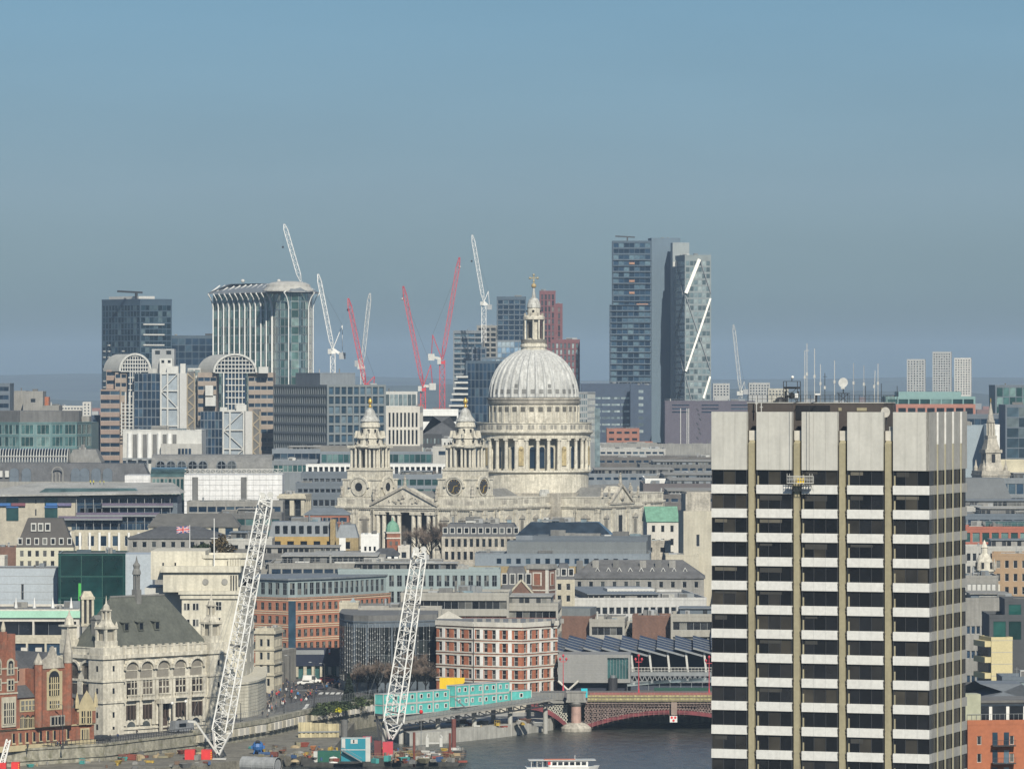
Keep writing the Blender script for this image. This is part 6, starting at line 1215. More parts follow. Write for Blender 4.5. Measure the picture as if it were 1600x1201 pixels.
def college():
 f=Face(162,1174,46);root=f.root('college_building','white stone college with arched windows, corner lanterns and a steep grey hipped roof','building')
 w=f.u(346);D=14.0;H=f.z(190,1022);st=portland
 body=MB().box(0,w,0,D,0,H);body.build('wall',st,root)
 b=MB()
 for(z0,h,pr)in((H-.9,.9,.7),(H*.665,.5,.45),(H*.40,.6,.5),(.9,.4,.3)):b.box(-pr,w+pr,-pr,D+pr,z0,z0+h)
 b.build('cornice',st,root)
 b=MB();b.box(-.1,w+.1,-.1,.35,H,H+1.5);b.box(-.1,.35,.35,D,H,H+1.5);b.box(-.25,w+.25,-.25,.5,H+1.5,H+1.75);b.box(-.25,.5,.5,D,H+1.5,H+1.75)
 for k in range(18):b.box(k*w/17-.35,k*w/17+.35,-.35,.4,H,H+2.1)
 b.build('balustrade',st,root)
 wn=mat('brown_window_frame',(.07,.05,.04));us=[f.u(p)for p in(205,228,254,280,306)]
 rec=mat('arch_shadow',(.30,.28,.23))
 def bay(u,o,face):
  b=MB();R=2.3;zs=H*.80
  for k in range(10):
   t0,t1=pi*k/10,pi*(k+1)/10
   p=lambda t:(u-R*cos(t),-.35,zs+R*.95*sin(t))if face=='f' else(-.35,u-R*cos(t),zs+R*.95*sin(t))
   b.bar(p(t0),p(t1),.55)
  b.build('arch_moulding',st,root)
  if face=='f':
   arch_win(root,u,0,H*.69,3.8,zs+1.75-H*.69,wn_gl,st,'arch_recess',0)
   b=MB();b.box(u-1.5,u+1.5,-.5,-.03,H*.44,H*.64,0);[b.box(u-1.5+i-.12 if i else u-1.5,u-1.5+i+.12,-.62,-.5,H*.44,H*.66,1)for i in(1,2)];b.box(u-1.5,u+1.5,-.62,-.5,H*.56,H*.575,1);b.build('window',[gl_brown,st],root)
   b=MB().box(u-1.9,u+1.9,-1.0,-.02,H*.415,H*.445);[b.box(u-1.7+.45*i,u-1.5+.45*i,-.95,-.75,H*.445,H*.475)for i in range(8)];b.box(u-1.9,u+1.9,-1.0,-.7,H*.475,H*.49);b.build('balcony',st,root)
   b=MB();b.box(u-1.7,u+1.7,-.12,-.02,H*.175,H*.355,0)
   for i in range(4):b.box(u-1.7+i*1.08-.05,u-1.7+i*1.08+.28,-.35,-.12,H*.175,H*.355,1)
   b.build('window',[gl_brown,wn],root)
   if o not in(2,):arch_win(root,u,0,.9*0+1.3,2.8,1.5,gl_dark,st,'basement_arch',0)
  else:
   b=MB();b.box(-.06,-.02,u-1.3,u+1.3,H*.69,H*.86);b.box(-.5,-.06,u-1.2,u+1.2,H*.44,H*.63);b.box(-.1,-.02,u-1.4,u+1.4,H*.17,H*.355);b.build('window',gl_brown,root)
   MB().tube((-.06,u,H*.80),(-.02,u,H*.80),2.0,None,16).build('arch_recess',wn_gl,root)
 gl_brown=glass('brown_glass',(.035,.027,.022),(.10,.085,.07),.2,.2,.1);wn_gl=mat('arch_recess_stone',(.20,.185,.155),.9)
 for i,u in enumerate(us):bay(u,i,'f')
 bay(5.6,0,'l');bay(10.4,0,'l')
 b=MB();pos=[(us[0]-2.9)]+[(us[i]+us[i+1])/2 for i in range(4)]+[us[4]+2.9]
 for u in pos:
  for d in(-.55,.55):b.box(u+d-.42,u+d+.42,-.55,0,H*.42,H*.66);b.box(u+d-.4,u+d+.4,-.4,0,H*.1,H*.4)
 b.build('pilaster',st,root)
 for y_ in(3.0,8.0,12.6):MB().box(-.55,0,y_-.8,y_+.8,H*.42,H*.66).build('pilaster',st,root)
 b=MB();b.box(us[2]-2.4,us[2]+2.4,-2.1,-.01,H*.36,H*.42);b.box(us[2]-2.3,us[2]-1.7,-2,-1.4,0,H*.36);b.box(us[2]+1.7,us[2]+2.3,-2,-1.4,0,H*.36);b.build('porch',st,root);MB().box(us[2]-1.5,us[2]+1.5,-.1,-.01,.5,H*.34).build('door',wn,root)
 for(u0,u1)in((-1.2,us[0]-3.4),(us[4]+3.4,w+.8),(None,None)):
  if u0 is None:
   L=empty('corner_lantern',(0.6,D-1,H+1.76));L.parent=root;b=MB();b.box(-1.6,1.6,-1.6,1.6,-1.7,1.6);b.box(-1.3,1.3,-1.3,1.3,1.6,4.6);b.box(-1.8,1.8,-1.8,1.8,4.6,5.0);b.lathe(0,0,[(1.2,5),(1.0,6.4),(.4,7.2),(.05,8.6)],10);b.build('lantern_frame',st,L);continue
  b=MB().box(u0,u1,-1.2,4.0,0,H+1.76);b.box(u0-.3,u1+.3,-1.6,4.2,H-.9,H+.02);b.box(u0-.3,u1+.3,-1.5,4.2,H*.665,H*.69);b.box(u0-.3,u1+.3,-1.5,4.2,H*.4,H*.43);b.build('corner_pavilion',st,root);um=(u0+u1)/2
  for zz in(.80,.52,.22,.07):MB().box(um-.3,um+.3,-1.25,-1.205,H*zz,H*zz+(1.3 if zz>.1 else .7)).build('slit_window',gl_dark,root);MB().box(u0-.05,u0-.01,.6,1.2,H*zz,H*zz+1.3).build('slit_window',gl_dark,root)
  L=empty('corner_lantern',(um,1.4,H+1.76));L.parent=root;b=MB()
  b.box(-1.9,1.9,-1.9,1.9,0,1.6)
  for s1 in(-1,1):
   for s2 in(-1,1):b.box(s1*1.2,s1*1.8,s2*1.2,s2*1.8,1.6,4.4)
  b.box(-2.0,2.0,-2.0,2.0,4.4,4.9);b.frust(-1.6,1.6,-1.6,1.6,4.9,6.2,.7);b.box(-.9,.9,-.9,.9,6.2,6.6)
  for s1 in(-1,1):
   for s2 in(-1,1):b.box(s1*.4,s1*.8,s2*.4,s2*.8,6.6,8.6);b.lathe(s1*1.7,s2*1.7,[(.3,4.9),(.35,5.3),(.05,6.1)],6)
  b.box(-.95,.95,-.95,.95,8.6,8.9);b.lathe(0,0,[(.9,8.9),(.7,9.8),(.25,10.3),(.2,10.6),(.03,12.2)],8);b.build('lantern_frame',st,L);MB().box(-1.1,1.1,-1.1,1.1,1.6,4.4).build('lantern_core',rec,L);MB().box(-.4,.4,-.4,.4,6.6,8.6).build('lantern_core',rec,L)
 rz=H+.6;RH=12.6;b=MB();e0,e1,v0,v1=.8,w-2.4,1.0,D-.6;r0,r1,rv=8.4,25.5,D*.5+.2
 b.add([(e0,v0,rz),(e1,v0,rz),(e1,v1,rz),(e0,v1,rz),(r0,rv,rz+RH),(r1,rv,rz+RH)],[(0,1,5,4),(1,2,5),(2,3,4,5),(3,0,4),(3,2,1,0)]);b.build('roof',slate_green,root)
 MB().bar((r0,rv,rz+RH+.1),(r1,rv,rz+RH+.1),.4).build('ridge',lead_dark,root)
 for u in(us[0]+1.2,us[1]+1.2,us[2]+1.0):
  zz=rz+4.6;vv=v0+(rv-v0)*4.6/RH;b=MB();b.box(u-.8,u+.8,vv-.3,vv+2.5,zz,zz+2.0,0);b.add([(u-1.2,vv-.5,zz+2.0),(u+1.2,vv-.5,zz+2.0),(u+1.2,vv+3,zz+2.6),(u-1.2,vv+3,zz+2.6),(u,vv-.5,zz+2.7)],[(0,1,4),(1,2,4),(3,0,4)],0);b.quad((u-.55,vv-.32,zz+.3),(u+.55,vv-.32,zz+.3),(u+.55,vv-.32,zz+1.8),(u-.55,vv-.32,zz+1.8),1);b.build('dormer',[slate_green,gl_dark],root)
 b=MB();b.box(3.2,5.0,D*.45,D*.45+1.8,rz+3.5,rz+7.5);b.gable(3.0,5.2,D*.45-.2,D*.45+2.0,rz+7.5,rz+8.5,0,0);b.build('dormer',lead_dark,root)
 fx=(r0+r1)/2-.2;b=MB();b.box(fx-.75,fx+.75,rv-.9,rv+.9,rz+RH-3.5,rz+RH+1.6)
 for k in range(8):t=k*pi/4;b.bar((fx+.7*cos(t),rv+.7*sin(t),rz+RH+1.6),(fx+.7*cos(t),rv+.7*sin(t),rz+RH+5.2),.2)
 b.lathe(fx,rv,[(.3,rz+RH+1.6),(.3,rz+RH+5.2),(1.1,rz+RH+5.2),(.95,rz+RH+6),(.7,rz+RH+6.6),(.9,rz+RH+7.4),(.3,rz+RH+8.2),(.05,rz+RH+9.6)],10);b.build('fleche',lead_dark,root)
college()
def tudor():
 f=Face(-14,1118,50);root=f.root('brick_school','red brick tudor style building with cream stone windows and shaped gables','building');W=f.u(147);cr=stone_cream;st=mat('sandstone_trim',(.42,.36,.22),.9,.1,.4,.1)
 z=f.z;u=f.u;hb=z(60,1135)
 MB().box(0,W,0,14,0,hb).build('base_wall',brick_red,root);MB().box(-.1,W+.1,-.45,0,0,1.3).build('plinth',st,root);MB().box(-.1,W+.1,-.3,-.01,hb-.3,hb).build('band',st,root)
 for px in(21,31.5,42,53,63.5,74.5,85,106):
  uu=u(px);b=MB();b.box(uu-.35,uu+.35,-.08,-.02,1.9,hb-1.1,0);b.box(uu-.55,uu-.35,-.12,-.02,1.7,hb-1,1);b.box(uu-.55,uu+.55,-.2,-.02,1.5,1.9,1);b.build('slit_window',[gl_dark,st],root)
 def blk(p0,p1,py,dep,nm='wall',m=brick_red,v=0):
  b=MB().box(u(p0),u(p1),v,dep,hb,z((p0+p1)/2,py));return b.build(nm,m,root)
 def win(p0,p1,y0,y1,n,v=-.02,my=2,m=st,arch=False):
  a0,a1=u(p0),u(p1);z0,z1=z((p0+p1)/2,y1),z((p0+p1)/2,y0);b=MB();b.box(a0-.4,a1+.4,v-.12,v,z0-.3,z1+.35,1);b.box(a0,a1,v-.16,v-.12,z0,z1,0)
  for i in range(1,n):b.box(a0+(a1-a0)*i/n-.13,a0+(a1-a0)*i/n+.13,v-.26,v-.16,z0,z1,1)
  for j in range(1,my):b.box(a0,a1,v-.25,v-.16,z0+(z1-z0)*j/my-.1,z0+(z1-z0)*j/my+.1,1)
  if arch:
   n_=8;c_=(a0+a1)/2;r=(a1-a0)/2;b.add([(c_+r*cos(pi*k/n_),v-.17,z1+r*sin(pi*k/n_)*.9)for k in range(n_+1)],[tuple(range(n_+1))],0);b.add([(c_+(r+.5)*cos(pi*k/n_),v-.1,z1+(r+.5)*sin(pi*k/n_)*.95)for k in range(n_+1)],[tuple(range(n_+1))],1)
  return b.build('window',[gl_win,m],root)
 b=MB();a0,a1=u(-14),u(24);zt=z(10,1032);b.box(a0,a1,-.6,13,hb,zt);b.build('gabled_bay',brick_red,root)
 b=MB();c_=u(5);
 for(hw_,z0,h)in((u(15)-u(5),zt,2.4),((u(15)-u(5))*.55,zt+2.4,2.2),(.6,zt+4.6,2.0)):b.box(c_-hw_,c_+hw_,-.6,.6,z0,z0+h);
 b.build('gable',brick_red,root);MB().lathe(c_,0,[(.5,zt+6.6),(.6,zt+7.2),(.1,zt+9.2)],8).build('finial',cr,root)
 for k,(y_,)in enumerate(((1045,),(1067,),(1084,))):MB().box(a0,a1+.1,-.75,-.59,z(5,y_),z(5,y_)+.35).build('band',cr,root)
 win(9.5,17,1036,1052,2,-.62,2,cr,True);win(9.5,17,1062,1077,2,-.62,2,cr);win(1.5,17,1097,1129,5,-.9,3,cr);win(-12,-3,1036,1052,2,-.62,2,cr,True);win(-12,-3,1062,1077,2,-.62,2,cr)
 MB().box(u(-1),u(21),-.88,-.6,z(10,1135),z(10,1088)).build('oriel',cr,root);MB().box(a1-2.3,a1,0,1.6,zt,zt+6).build('chimney',brick_red,root)
 b=MB().box(u(20),u(60),3,14,hb,z(40,1045));b.build('recessed_wall',mat('pale_pink_brick',(.30,.17,.12),.9,.2),root);MB().gable(u(20),u(60),3,16,z(40,1045),z(40,1045)+5.2,0,0).build('roof',slate,root)
 for px in(27.5,40):arch_win(root,u(px),3,z(px,1064),1.7,3.2,gl_win,cr)
 blk(20,62,1089,3.0,'projecting_bay');MB().gable(u(20),u(62),-.4,6,z(40,1089),z(40,1089)+2.6).build('bay_roof',slate,root);win(32.5,54,1094,1109,4,-.02);
 for px in(35,43,51):arch_win(root,u(px),-.05,z(px,1137),1.5,3.0,gl_win,st)
 MB().box(u(31),u(56),-.06,-.01,z(43,1139),z(43,1122)).build('stone_panel',st,root)
 a0,a1=u(54),u(104);zt=z(80,1043);MB().box(a0,a1,-1.0,14,hb,zt).build('hall_bay',brick_red,root)
 b=MB();b.add([(a0+1.2,-1.2,zt),(a1-1.8,-1.2,zt),(a1-2.6,-1.2,zt+2),((a0+a1)/2+1,-1.2,zt+2.8),((a0+a1)/2-.3,-1.2,zt+5.0),((a0+a1)/2-1.6,-1.2,zt+2.8),(a0+2,-1.2,zt+2)],[(0,1,2,3,4,5,6)]);i0=len(b.v);b.v+=[(x,-.4,z_)for x,_,z_ in b.v[:7]];b.f+=[tuple(range(7,14))[::-1]]+[(k,(k+1)%7,(k+1)%7+7,k+7)[::-1]for k in range(7)];b.m+=[0]*8;b.build('shaped_gable',portland_dirty,root)
 win(71,87,1057,1086,5,-1.02,3,st,True);win(72,87,1094,1105,5,-1.02,2);win(75,94,1119,1131,4,-1.02,1,portland_dirty);MB().box(u(68),u(92),-1.1,-1.01,z(80,1108),z(80,1048)).build('stone_surround',st,root)
 for px in(57,103):
  uu=u(px);b=MB();b.lathe(uu,-.6,[(1.0,hb),(1.0,zt+1.0)],8);b.build('corner_turret',brick_red,root);b=MB();b.lathe(uu,-.6,[(1.1,zt+1.0),(1.1,zt+(3.4 if px>90 else 1.4)),(.85,zt+(4.5 if px>90 else 2)),(.1,zt+(9 if px>90 else 3.6))],8);b.build('turret_cap',portland_dirty,root)
 MB().gable(a0+1,a1-1,0,14,zt,zt+3.6,0,0,'y').build('roof',slate,root)
 MB().box(u(104),u(129),3.5,14,hb,z(118,1037)).build('rear_wall',brick_red,root);MB().box(u(104),u(122),1.5,12,hb,z(112,1090)).build('wall',brick_red,root);MB().gable(u(104),u(126),1.2,9,z(112,1090),z(112,1090)+2.5).build('roof',slate,root)
 win(111,119,1065,1080,2,3.45);win(104.5,114,1109,1129,2,1.45)
 a0,a1=u(118),W;zt=z(132,1105);MB().box(a0,a1,-.5,10,hb,zt).build('low_bay',brick_red,root);b=MB();b.add([(a0,-.62,zt-.3),(a1,-.62,zt-.3),(a1-1.3,-.62,zt+2),((a0+a1)/2,-.62,zt+4),(a0+1.3,-.62,zt+2)],[(0,1,2,3,4)]);b.box(a0,a1,-.61,0,zt-.8,zt-.3);b.build('stepped_gable',st,root)
 MB().box(u(121),u(141),-.6,-.5,z(132,1131),z(132,1106)).build('stone_panel',st,root);win(124,129.5,1110,1129,2,-.6);win(133,138.5,1110,1129,2,-.6);win(127,137,1139,1155,4,-.05,1)
 for uu in(a0,a1):MB().lathe(uu,-.5,[(.5,zt),(.5,zt+1.6),(.05,zt+3.6)],6).build('finial',st,root)
 MB().gable(a0,a1,-.4,10,zt-.2,zt+3,0,0,'y').build('roof',slate,root)
tudor()
def corner_block():
 root=empty('stone_office',(X(300,1262),1262,GZ),0,'huge curved cream stone office block with a rusticated base on the riverside corner','building');o=root.location
 def L(px,D):return(X(px,D)-o.x,D-o.y)
 z=lambda py,D=1255:Z(py,D)-GZ
 st=mat('corner_block_stone',(.49,.465,.38),.9,.12,.15,.2,fine=.12)
 base=[L(318,1242),L(345,1234),L(368,1231),L(388,1235),L(403,1244),L(412,1257),L(416,1275),L(416,1300),L(318,1300)]
 up=[L(366,1256.5),L(370,1256.3),L(374,1256),L(380,1258),L(388,1265),L(394,1276),L(397,1292),L(397,1310),L(366,1310)]
 zb_=z(1066,1240);b=MB();b.prism(base,0,zb_);n=9;b.build('rusticated_base',st,root)
 def off(pts,d):c_=(sum(p[0]for p in pts)/len(pts),sum(p[1]for p in pts)/len(pts));return[(p[0]+(p[0]-c_[0])/math.hypot(p[0]-c_[0],p[1]-c_[1])*d,p[1]+(p[1]-c_[1])/math.hypot(p[0]-c_[0],p[1]-c_[1])*d)for p in pts]
 for k in range(n):MB().prism(off(base,.12),1.0+k*(zb_-1)/n,1.0+(k+.78)*(zb_-1)/n).build('stone_course',st,root)
 MB().prism(off(base,.6),zb_,zb_+.5).build('cornice',st,root)
 zu=z(914,1265);MB().prism(up,zb_-1,zu).build('curved_wall',st,root);W=Wins(root);me=win_mesh(1.25,2.2,1,2,gl_win,offwhite)
 for r in range(7):
  zz=zu-4.6-r*3.75
  for(i,fr_)in((3,.5),(4,.5),(5,.3),(5,.7)):
   p,q=up[i],up[i+1];l=math.hypot(q[0]-p[0],q[1]-p[1]);U=((q[0]-p[0])/l,(q[1]-p[1])/l);W.add(me,(p[0]+U[0]*l*fr_-U[0]*.6+U[1]*.03,p[1]+U[1]*l*fr_-U[1]*.6-U[0]*.03,zz),atan2(U[1],U[0]))
 for(zz,h_,d_)in((zu-1.2,1.2,.5),(zu-12,.6,.3)):MB().prism(off(up,d_),zz,zz+h_).build('cornice',st,root)
 x0,x1=L(236,1262)[0],L(377,1262)[0];y=-8.0;zp=z(925,1254)
 MB().box(L(284,1254)[0],L(370,1254)[0],y,y+30,0,zp).build('pavilion',st,root)
 b=MB();b.box(L(284,1254)[0]-.8,L(371,1254)[0]+.6,y-.9,y+20,zp-.5,zp+.35);b.box(L(284,1254)[0]-.4,L(370,1254)[0]+.3,y-.5,y+20,zp-1.6,zp-.5);b.build('cornice',st,root)
 for px in(341,):
  for k,py in enumerate((946,971,1000)):W.add(win_mesh(1.5,2.2,2,2,gl_win,offwhite),(L(px-4,1254)[0],y-.03,z(py+7,1254)),0)
 for px in(291,305):
  for py in(948,973):W.add(win_mesh(.75,1.8,1,1,gl_win,offwhite),(L(px-4,1254)[0],y-.03,z(py+5,1254)),0);W.add(win_mesh(.75,1.8,1,1,gl_win,offwhite),(L(px+1,1254)[0],y-.03,z(py+5,1254)),0)
 z1=z(893,1258)
 b=MB().box(L(256,1258)[0],L(373,1258)[0],y+1.5,y+26,zp,z1);b.box(L(252,1258)[0],L(377,1258)[0],y+.6,y+26.5,z1,z1+1.5);b.build('attic',st,root)
 for px in(322,352):e=MB().tube((L(px,1258)[0],y+1.3,zp+2.6),(L(px,1258)[0],y+1.5,zp+2.6),.8,None,16);e.build('roundel',stone_grey,root)
 for px in(361,365,369):MB().box(L(px,1258)[0],L(px+1.8,1258)[0],y+1.4,y+1.49,zp+.4,z1-.8).build('slot',gl_dark,root)
 z2=z(866,1262);b=MB().box(L(237,1262)[0],L(322,1262)[0],y+5,y+28,z1-2,z(860,1262));b.build('upper_attic',st,root)
 b=MB();c_=L(322,1262)[0]+4.2;b.lathe(c_-.5,y+13,[(8.8,z1+1.4),(8.8,z2-1.0),(9.3,z2-.8),(9.3,z2),(8.3,z2),(8.0,z2-1.4)],40);b.build('round_attic',st,root)
 for px in(255,274):MB().box(L(px,1262)[0],L(px,1262)[0]+.4,y+4.9,y+4.99,z(884,1262),z(878,1262)).build('slot',gl_dark,root)
 for k in range(5):MB().tube((L(358+k*4,1258)[0],y+3.6,z1+1.5),(L(358+k*4,1258)[0],y+3.6,z2-1),.35,None,8).build('attic_column',st,root)
 MB().box(L(226,1262)[0],L(284,1262)[0],y+8,y+28,0,z(918,1262)).build('side_wing',mat('pale_side_wall',(.43,.43,.40),.8,.08),root)
 for r in range(5):W.add(win_mesh(1.0,2.6,1,1,gl_dark,offwhite),(L(262,1270)[0],y+7.97,z(955+r*24,1270)),0)
 W.flush()
 p_=empty('flagpole',o+Vector((L(335,1258)[0],y+3,z1+1.5)),0,'bare white flagpole with a short yard on the curved stone block','flagpole');b=MB();b.tube((0,0,0),(0,0,12),.17,.1,8);b.build('pole',white_p,p_);MB().bar((-.9,0,7),(.9,0,7),.12).build('yard',white_p,p_)
 s_=empty('statue',o+Vector((L(375,1246)[0],L(375,1246)[1],z(1026,1246))));s_.parent=root;s_.location=(L(374,1246)[0],L(374,1246)[1]-1.5,z(1028,1246));b=MB();b.box(-2,2,-1,1.2,-.6,0);b.lathe(0,0,[(.7,0),(.9,1),(.5,2),(.7,2.8),(.25,3.3)],8);b.sphere((0,0,3.7),.4,8);b.tube((-1.6,0,.8),(1.5,0,1.4),.7,.5,8);b.build('figure',st,s_)
corner_block()
bld('ornate narrow cream stone corner building behind the curved block',399,428,985,1330,-10,10,yb=1063,wall=stone_cream,g=gl_dark,fr=offwhite,bw=1.7,ww=.8,fh=3.5,wh=2.0,top=2.2,rec=.3,clutter=2,bands=([(0,.8,.5),(4.8,.4,.3),(8.6,.4,.3),(11.6,.4,.3)],stone_cream))
r_=empty('flagpole',P(296.5,850,1450),0,'white flagpole flying a union flag above the roofs','flagpole');MB().tube((0,0,-2),(0,0,5.6),.14,.09,8).build('pole',white_p,r_)
def union_flag():
 b=MB();w,h=3.7,1.9
 def S(x0,z0,x1,z1,m,n):
  k=12
  for i in range(k):
   a,c=x0+(x1-x0)*i/k,x0+(x1-x0)*(i+1)/k;y=lambda x:.18*sin(x*3)+n;dz=lambda x:-.05*x
   b.quad((-a,y(a),z0+dz(a)),(-c,y(c),z0+dz(c)),(-c,y(c),z1+dz(c)),(-a,y(a),z1+dz(a)),m)
 def Dg(x0,z0,x1,z1,t,m,n):
  k=10
  for i in range(k):
   a,c=i/k,(i+1)/k;xa,xc=x0+(x1-x0)*a,x0+(x1-x0)*c;za,zc=z0+(z1-z0)*a,z0+(z1-z0)*c
   b.quad((-xa,.18*sin(xa*3)+n,max(0,za-t)-.05*xa),(-xc,.18*sin(xc*3)+n,max(0,zc-t)-.05*xc),(-xc,.18*sin(xc*3)+n,min(h,zc+t)-.05*xc),(-xa,.18*sin(xa*3)+n,min(h,za+t)-.05*xa),m)
 S(0,0,w,h,0,0);Dg(0,0,w,h,.22,1,-.01);Dg(0,h,w,0,.22,1,-.01);Dg(0,0,w,h,.08,2,-.02);Dg(0,h,w,0,.08,2,-.02);S(0,h/2-.33,w,h/2+.33,1,-.03);S(w/2-.33,0,w/2+.33,h,1,-.03);S(0,h/2-.19,w,h/2+.19,2,-.04);S(w/2-.19,0,w/2+.19,h,2,-.04)
 f=b.build('flag',[paint('flag_blue',(.02,.03,.20),.8),white_p,paint('flag_red',(.5,.02,.03),.8)],r_,loc=(-.1,0,3.4))
union_flag()
bb_=mat('salmon_brick',(.33,.145,.09),.9,.12,.3,.06)
r_,L,H=poly('red brick office with cream bands and green grey upper floors',[(393,1408),(450,1400),(463,1401),(530,1412),(640,1440)],935,wall=bb_,g=gl_win,fr=mat('green_grey_frame',(.13,.16,.155),.5),bw=2.45,ww=1.25,fh=3.72,wh=2.1,top=1.2,rows=4,back=24,mx=2,my=2,par=.3,rec=.2,Dt=1400,maxw=100)
b=MB()
for p,q in zip(L,L[1:]):
 l=math.hypot(q[0]-p[0],q[1]-p[1]);U=((q[0]-p[0])/l,(q[1]-p[1])/l)
 for k in range(6):
  for dz in(.15,.75):b.fbox(p,U,0,l,.0,.12,H+.1-k*3.72-dz,H+.32-k*3.72-dz)
b.build('stone_band',mat('cream_band',(.52,.45,.32),.9,.08),r_)
off_=[(p[0],p[1]+1.6)for p in L];W=Wins(r_);b=MB();zc=Z(906,1402)-5
for p,q in zip(off_,off_[1:]):
 l=math.hypot(q[0]-p[0],q[1]-p[1]);U=((q[0]-p[0])/l,(q[1]-p[1])/l);facade(b,W,p,U,l,H,zc,max(1,round(l/2.45)),1,1.5,3.4,4,.8,.2,gl_win,zinc,0,2,2)
b.build('upper_storey',mat('green_grey_metal',(.22,.27,.27),.6,.08),r_);W.flush(60);MB().prism([(p[0],p[1]-.8)for p in off_]+[(off_[-1][0],off_[-1][1]+22),(off_[0][0],off_[0][1]+22)],zc,zc+.5).build('eaves',zinc,r_)
MB().box(L[1][0]+.1,L[2][0]-.1,L[1][1]-.15,L[1][1]+1,9,H-.6).build('glazed_bay',gl_blue,r_)
bld('long green grey office storeys continuing right of the banded brick office',528,782,893,1432,0,16,yb=925,wall=mat('green_grey_metal',(0,0,0)),g=gl_win,fr=zinc,bw=2.3,ww=1.4,fh=4.6,wh=3.2,top=1.0,rows=2,clutter=9,mx=2,my=2,rm=roof_grey)
bld('flat grey roofs and vents over the banded brick office',395,560,893,1450,0,18,yb=905,wall=conc,rows=0,clutter=9,rm=roof_grey,name='flat_roofed_building')
r_=empty('shop_front',(X(440,1396),1396,GZ),radians(4),'dark navy fascia over a row of pale shop columns at the street junction','shop front');w=X(532,1396)-X(440,1396);zz=lambda p:Z(p,1396)-GZ
MB().box(0,w,-.5,3,zz(1040),zz(1012)).build('fascia',mat('navy_fascia',(.012,.018,.04),.4),r_);MB().box(w*.2,w*.72,-.55,-.51,zz(1022),zz(1015)).build('grey_panel',steel,r_)
MB().box(0,w,.6,3,0,zz(1040)).build('shop_glass',gl_teal,r_);MB().box(-3,3.4,-.2,.55,0,zz(1036)).build('dark_entrance',mat('navy_fascia',(0,0,0)),r_)
for k in range(6):MB().box(w*(.23+k*.14),w*(.23+k*.14)+.9,-.3,.5,0.4,zz(1041)).build('column',stone_cream,r_)
MB().box(w-3.4,w-2.9,-1.5,-.6,zz(1021),zz(1011)).build('red_sign',[red_p],r_);MB().box(w-3.38,w-2.92,-1.52,-1.501,zz(1019),zz(1013)).build('white_sign_face',white_p,r_)
bld('shadowed stone end wall left of the navy shop fascia',412,440,1020,1375,-14,14,wall=stone_grey,g=gl_win,bw=3,ww=1.2,rows=0,clutter=0)
r_,L,H=poly('dark curved glass building hung with vertical cables of white dots',[(530,1350),(538,1340),(552,1334),(575,1332),(612,1334),(650,1337),(683,1340)],972,'glass_building',zb=GZ,wall=zinc_blue,g=glass('smoked_glass',(.012,.016,.018),(.05,.06,.06),.2,.1,.2),fr=mat('charcoal_frame',(.03,.033,.035)),bw=3.2,ww=3.1,fh=3.7,wh=3.6,top=1.4,rows=5,back=24,par=.3,rec=.05)
for(px,n_)in[(532+3.6*i,1)for i in range(20)]+[(608+i*9,1)for i in range(8)]:
 i=max(k for k in range(6)if(530,538,552,575,612,650)[k]<=px);pp=[(530,1350),(538,1340),(552,1334),(575,1332),(612,1334),(650,1337),(683,1340)];t=(px-pp[i][0])/(pp[i+1][0]-pp[i][0]);D_=pp[i][1]+t*(pp[i+1][1]-pp[i][1])-.7;o=r_.location;x_,y_=X(px,D_)-o.x,D_-o.y;b=MB();z1=H-rnd.uniform(0,1.5);z0=rnd.uniform(3.5,7)
 b.bar((x_,y_,z0),(x_,y_,z1),.06)
 for k in range(int((z1-z0)/1.6)):b.box(x_-.12,x_+.12,y_-.12,y_+.1,z0+k*1.6,z0+k*1.6+.3)
 b.build('cable',grey_p,r_)
o=r_.location;MB().prism([(p[0],p[1]+.5)for p in L]+[(L[-1][0],L[-1][1]+22),(L[0][0],L[0][1]+22)],H,H+1.8).build('roof_band',conc_dark,r_)
bld('cream stone block with a small glass pyramid above the dark glass building',530,560,945,1372,0,12,yb=975,wall=stone_cream,rows=0,clutter=0);rr=BR['cream stone block with a small glass pyramid above the dark glass building'];MB().frust(2.4,5,2,5,Z(945,1372)-5,Z(945,1372)-5+2,1.28).build('glass_pyramid',gl_pale,rr)
bld('slate grey plant block above the dark glass building',555,634,950,1378,0,14,wall=conc_dark,rows=0,clutter=2)
bld('deep blue roof box behind the white lattice boom',652,676,960,1362,0,8,wall=paint('ultramarine',(.01,.015,.10)),rows=0,clutter=0,par=0,name='roof_box',cat='roof box')
bld('long buff parapet running above the dark glass building',560,690,953,1365,0,10,yb=965,wall=mat('buff_concrete',(0,0,0)),g=gl_navy,bw=999,mx=3,fh=4,wh=1.8,top=2.0,rows=1,clutter=2)
r_,L,H=poly('red brick block with white stone bands and piers beside the station',[(682,1330),(740,1321),(778,1318),(816,1316),(871,1328)],975,'brick_block',zb=GZ,wall=mat('bright_brick',(.32,.115,.06),.9,.2,.5,.15,fine=.2),g=gl_win,fr=offwhite,bw=2.75,ww=1.05,fh=3.5,wh=2.45,top=1.5,rows=5,back=26,mx=1,my=2,par=.0,rec=.25,maxw=100,Dt=1318)
b=MB();wp_=MB()
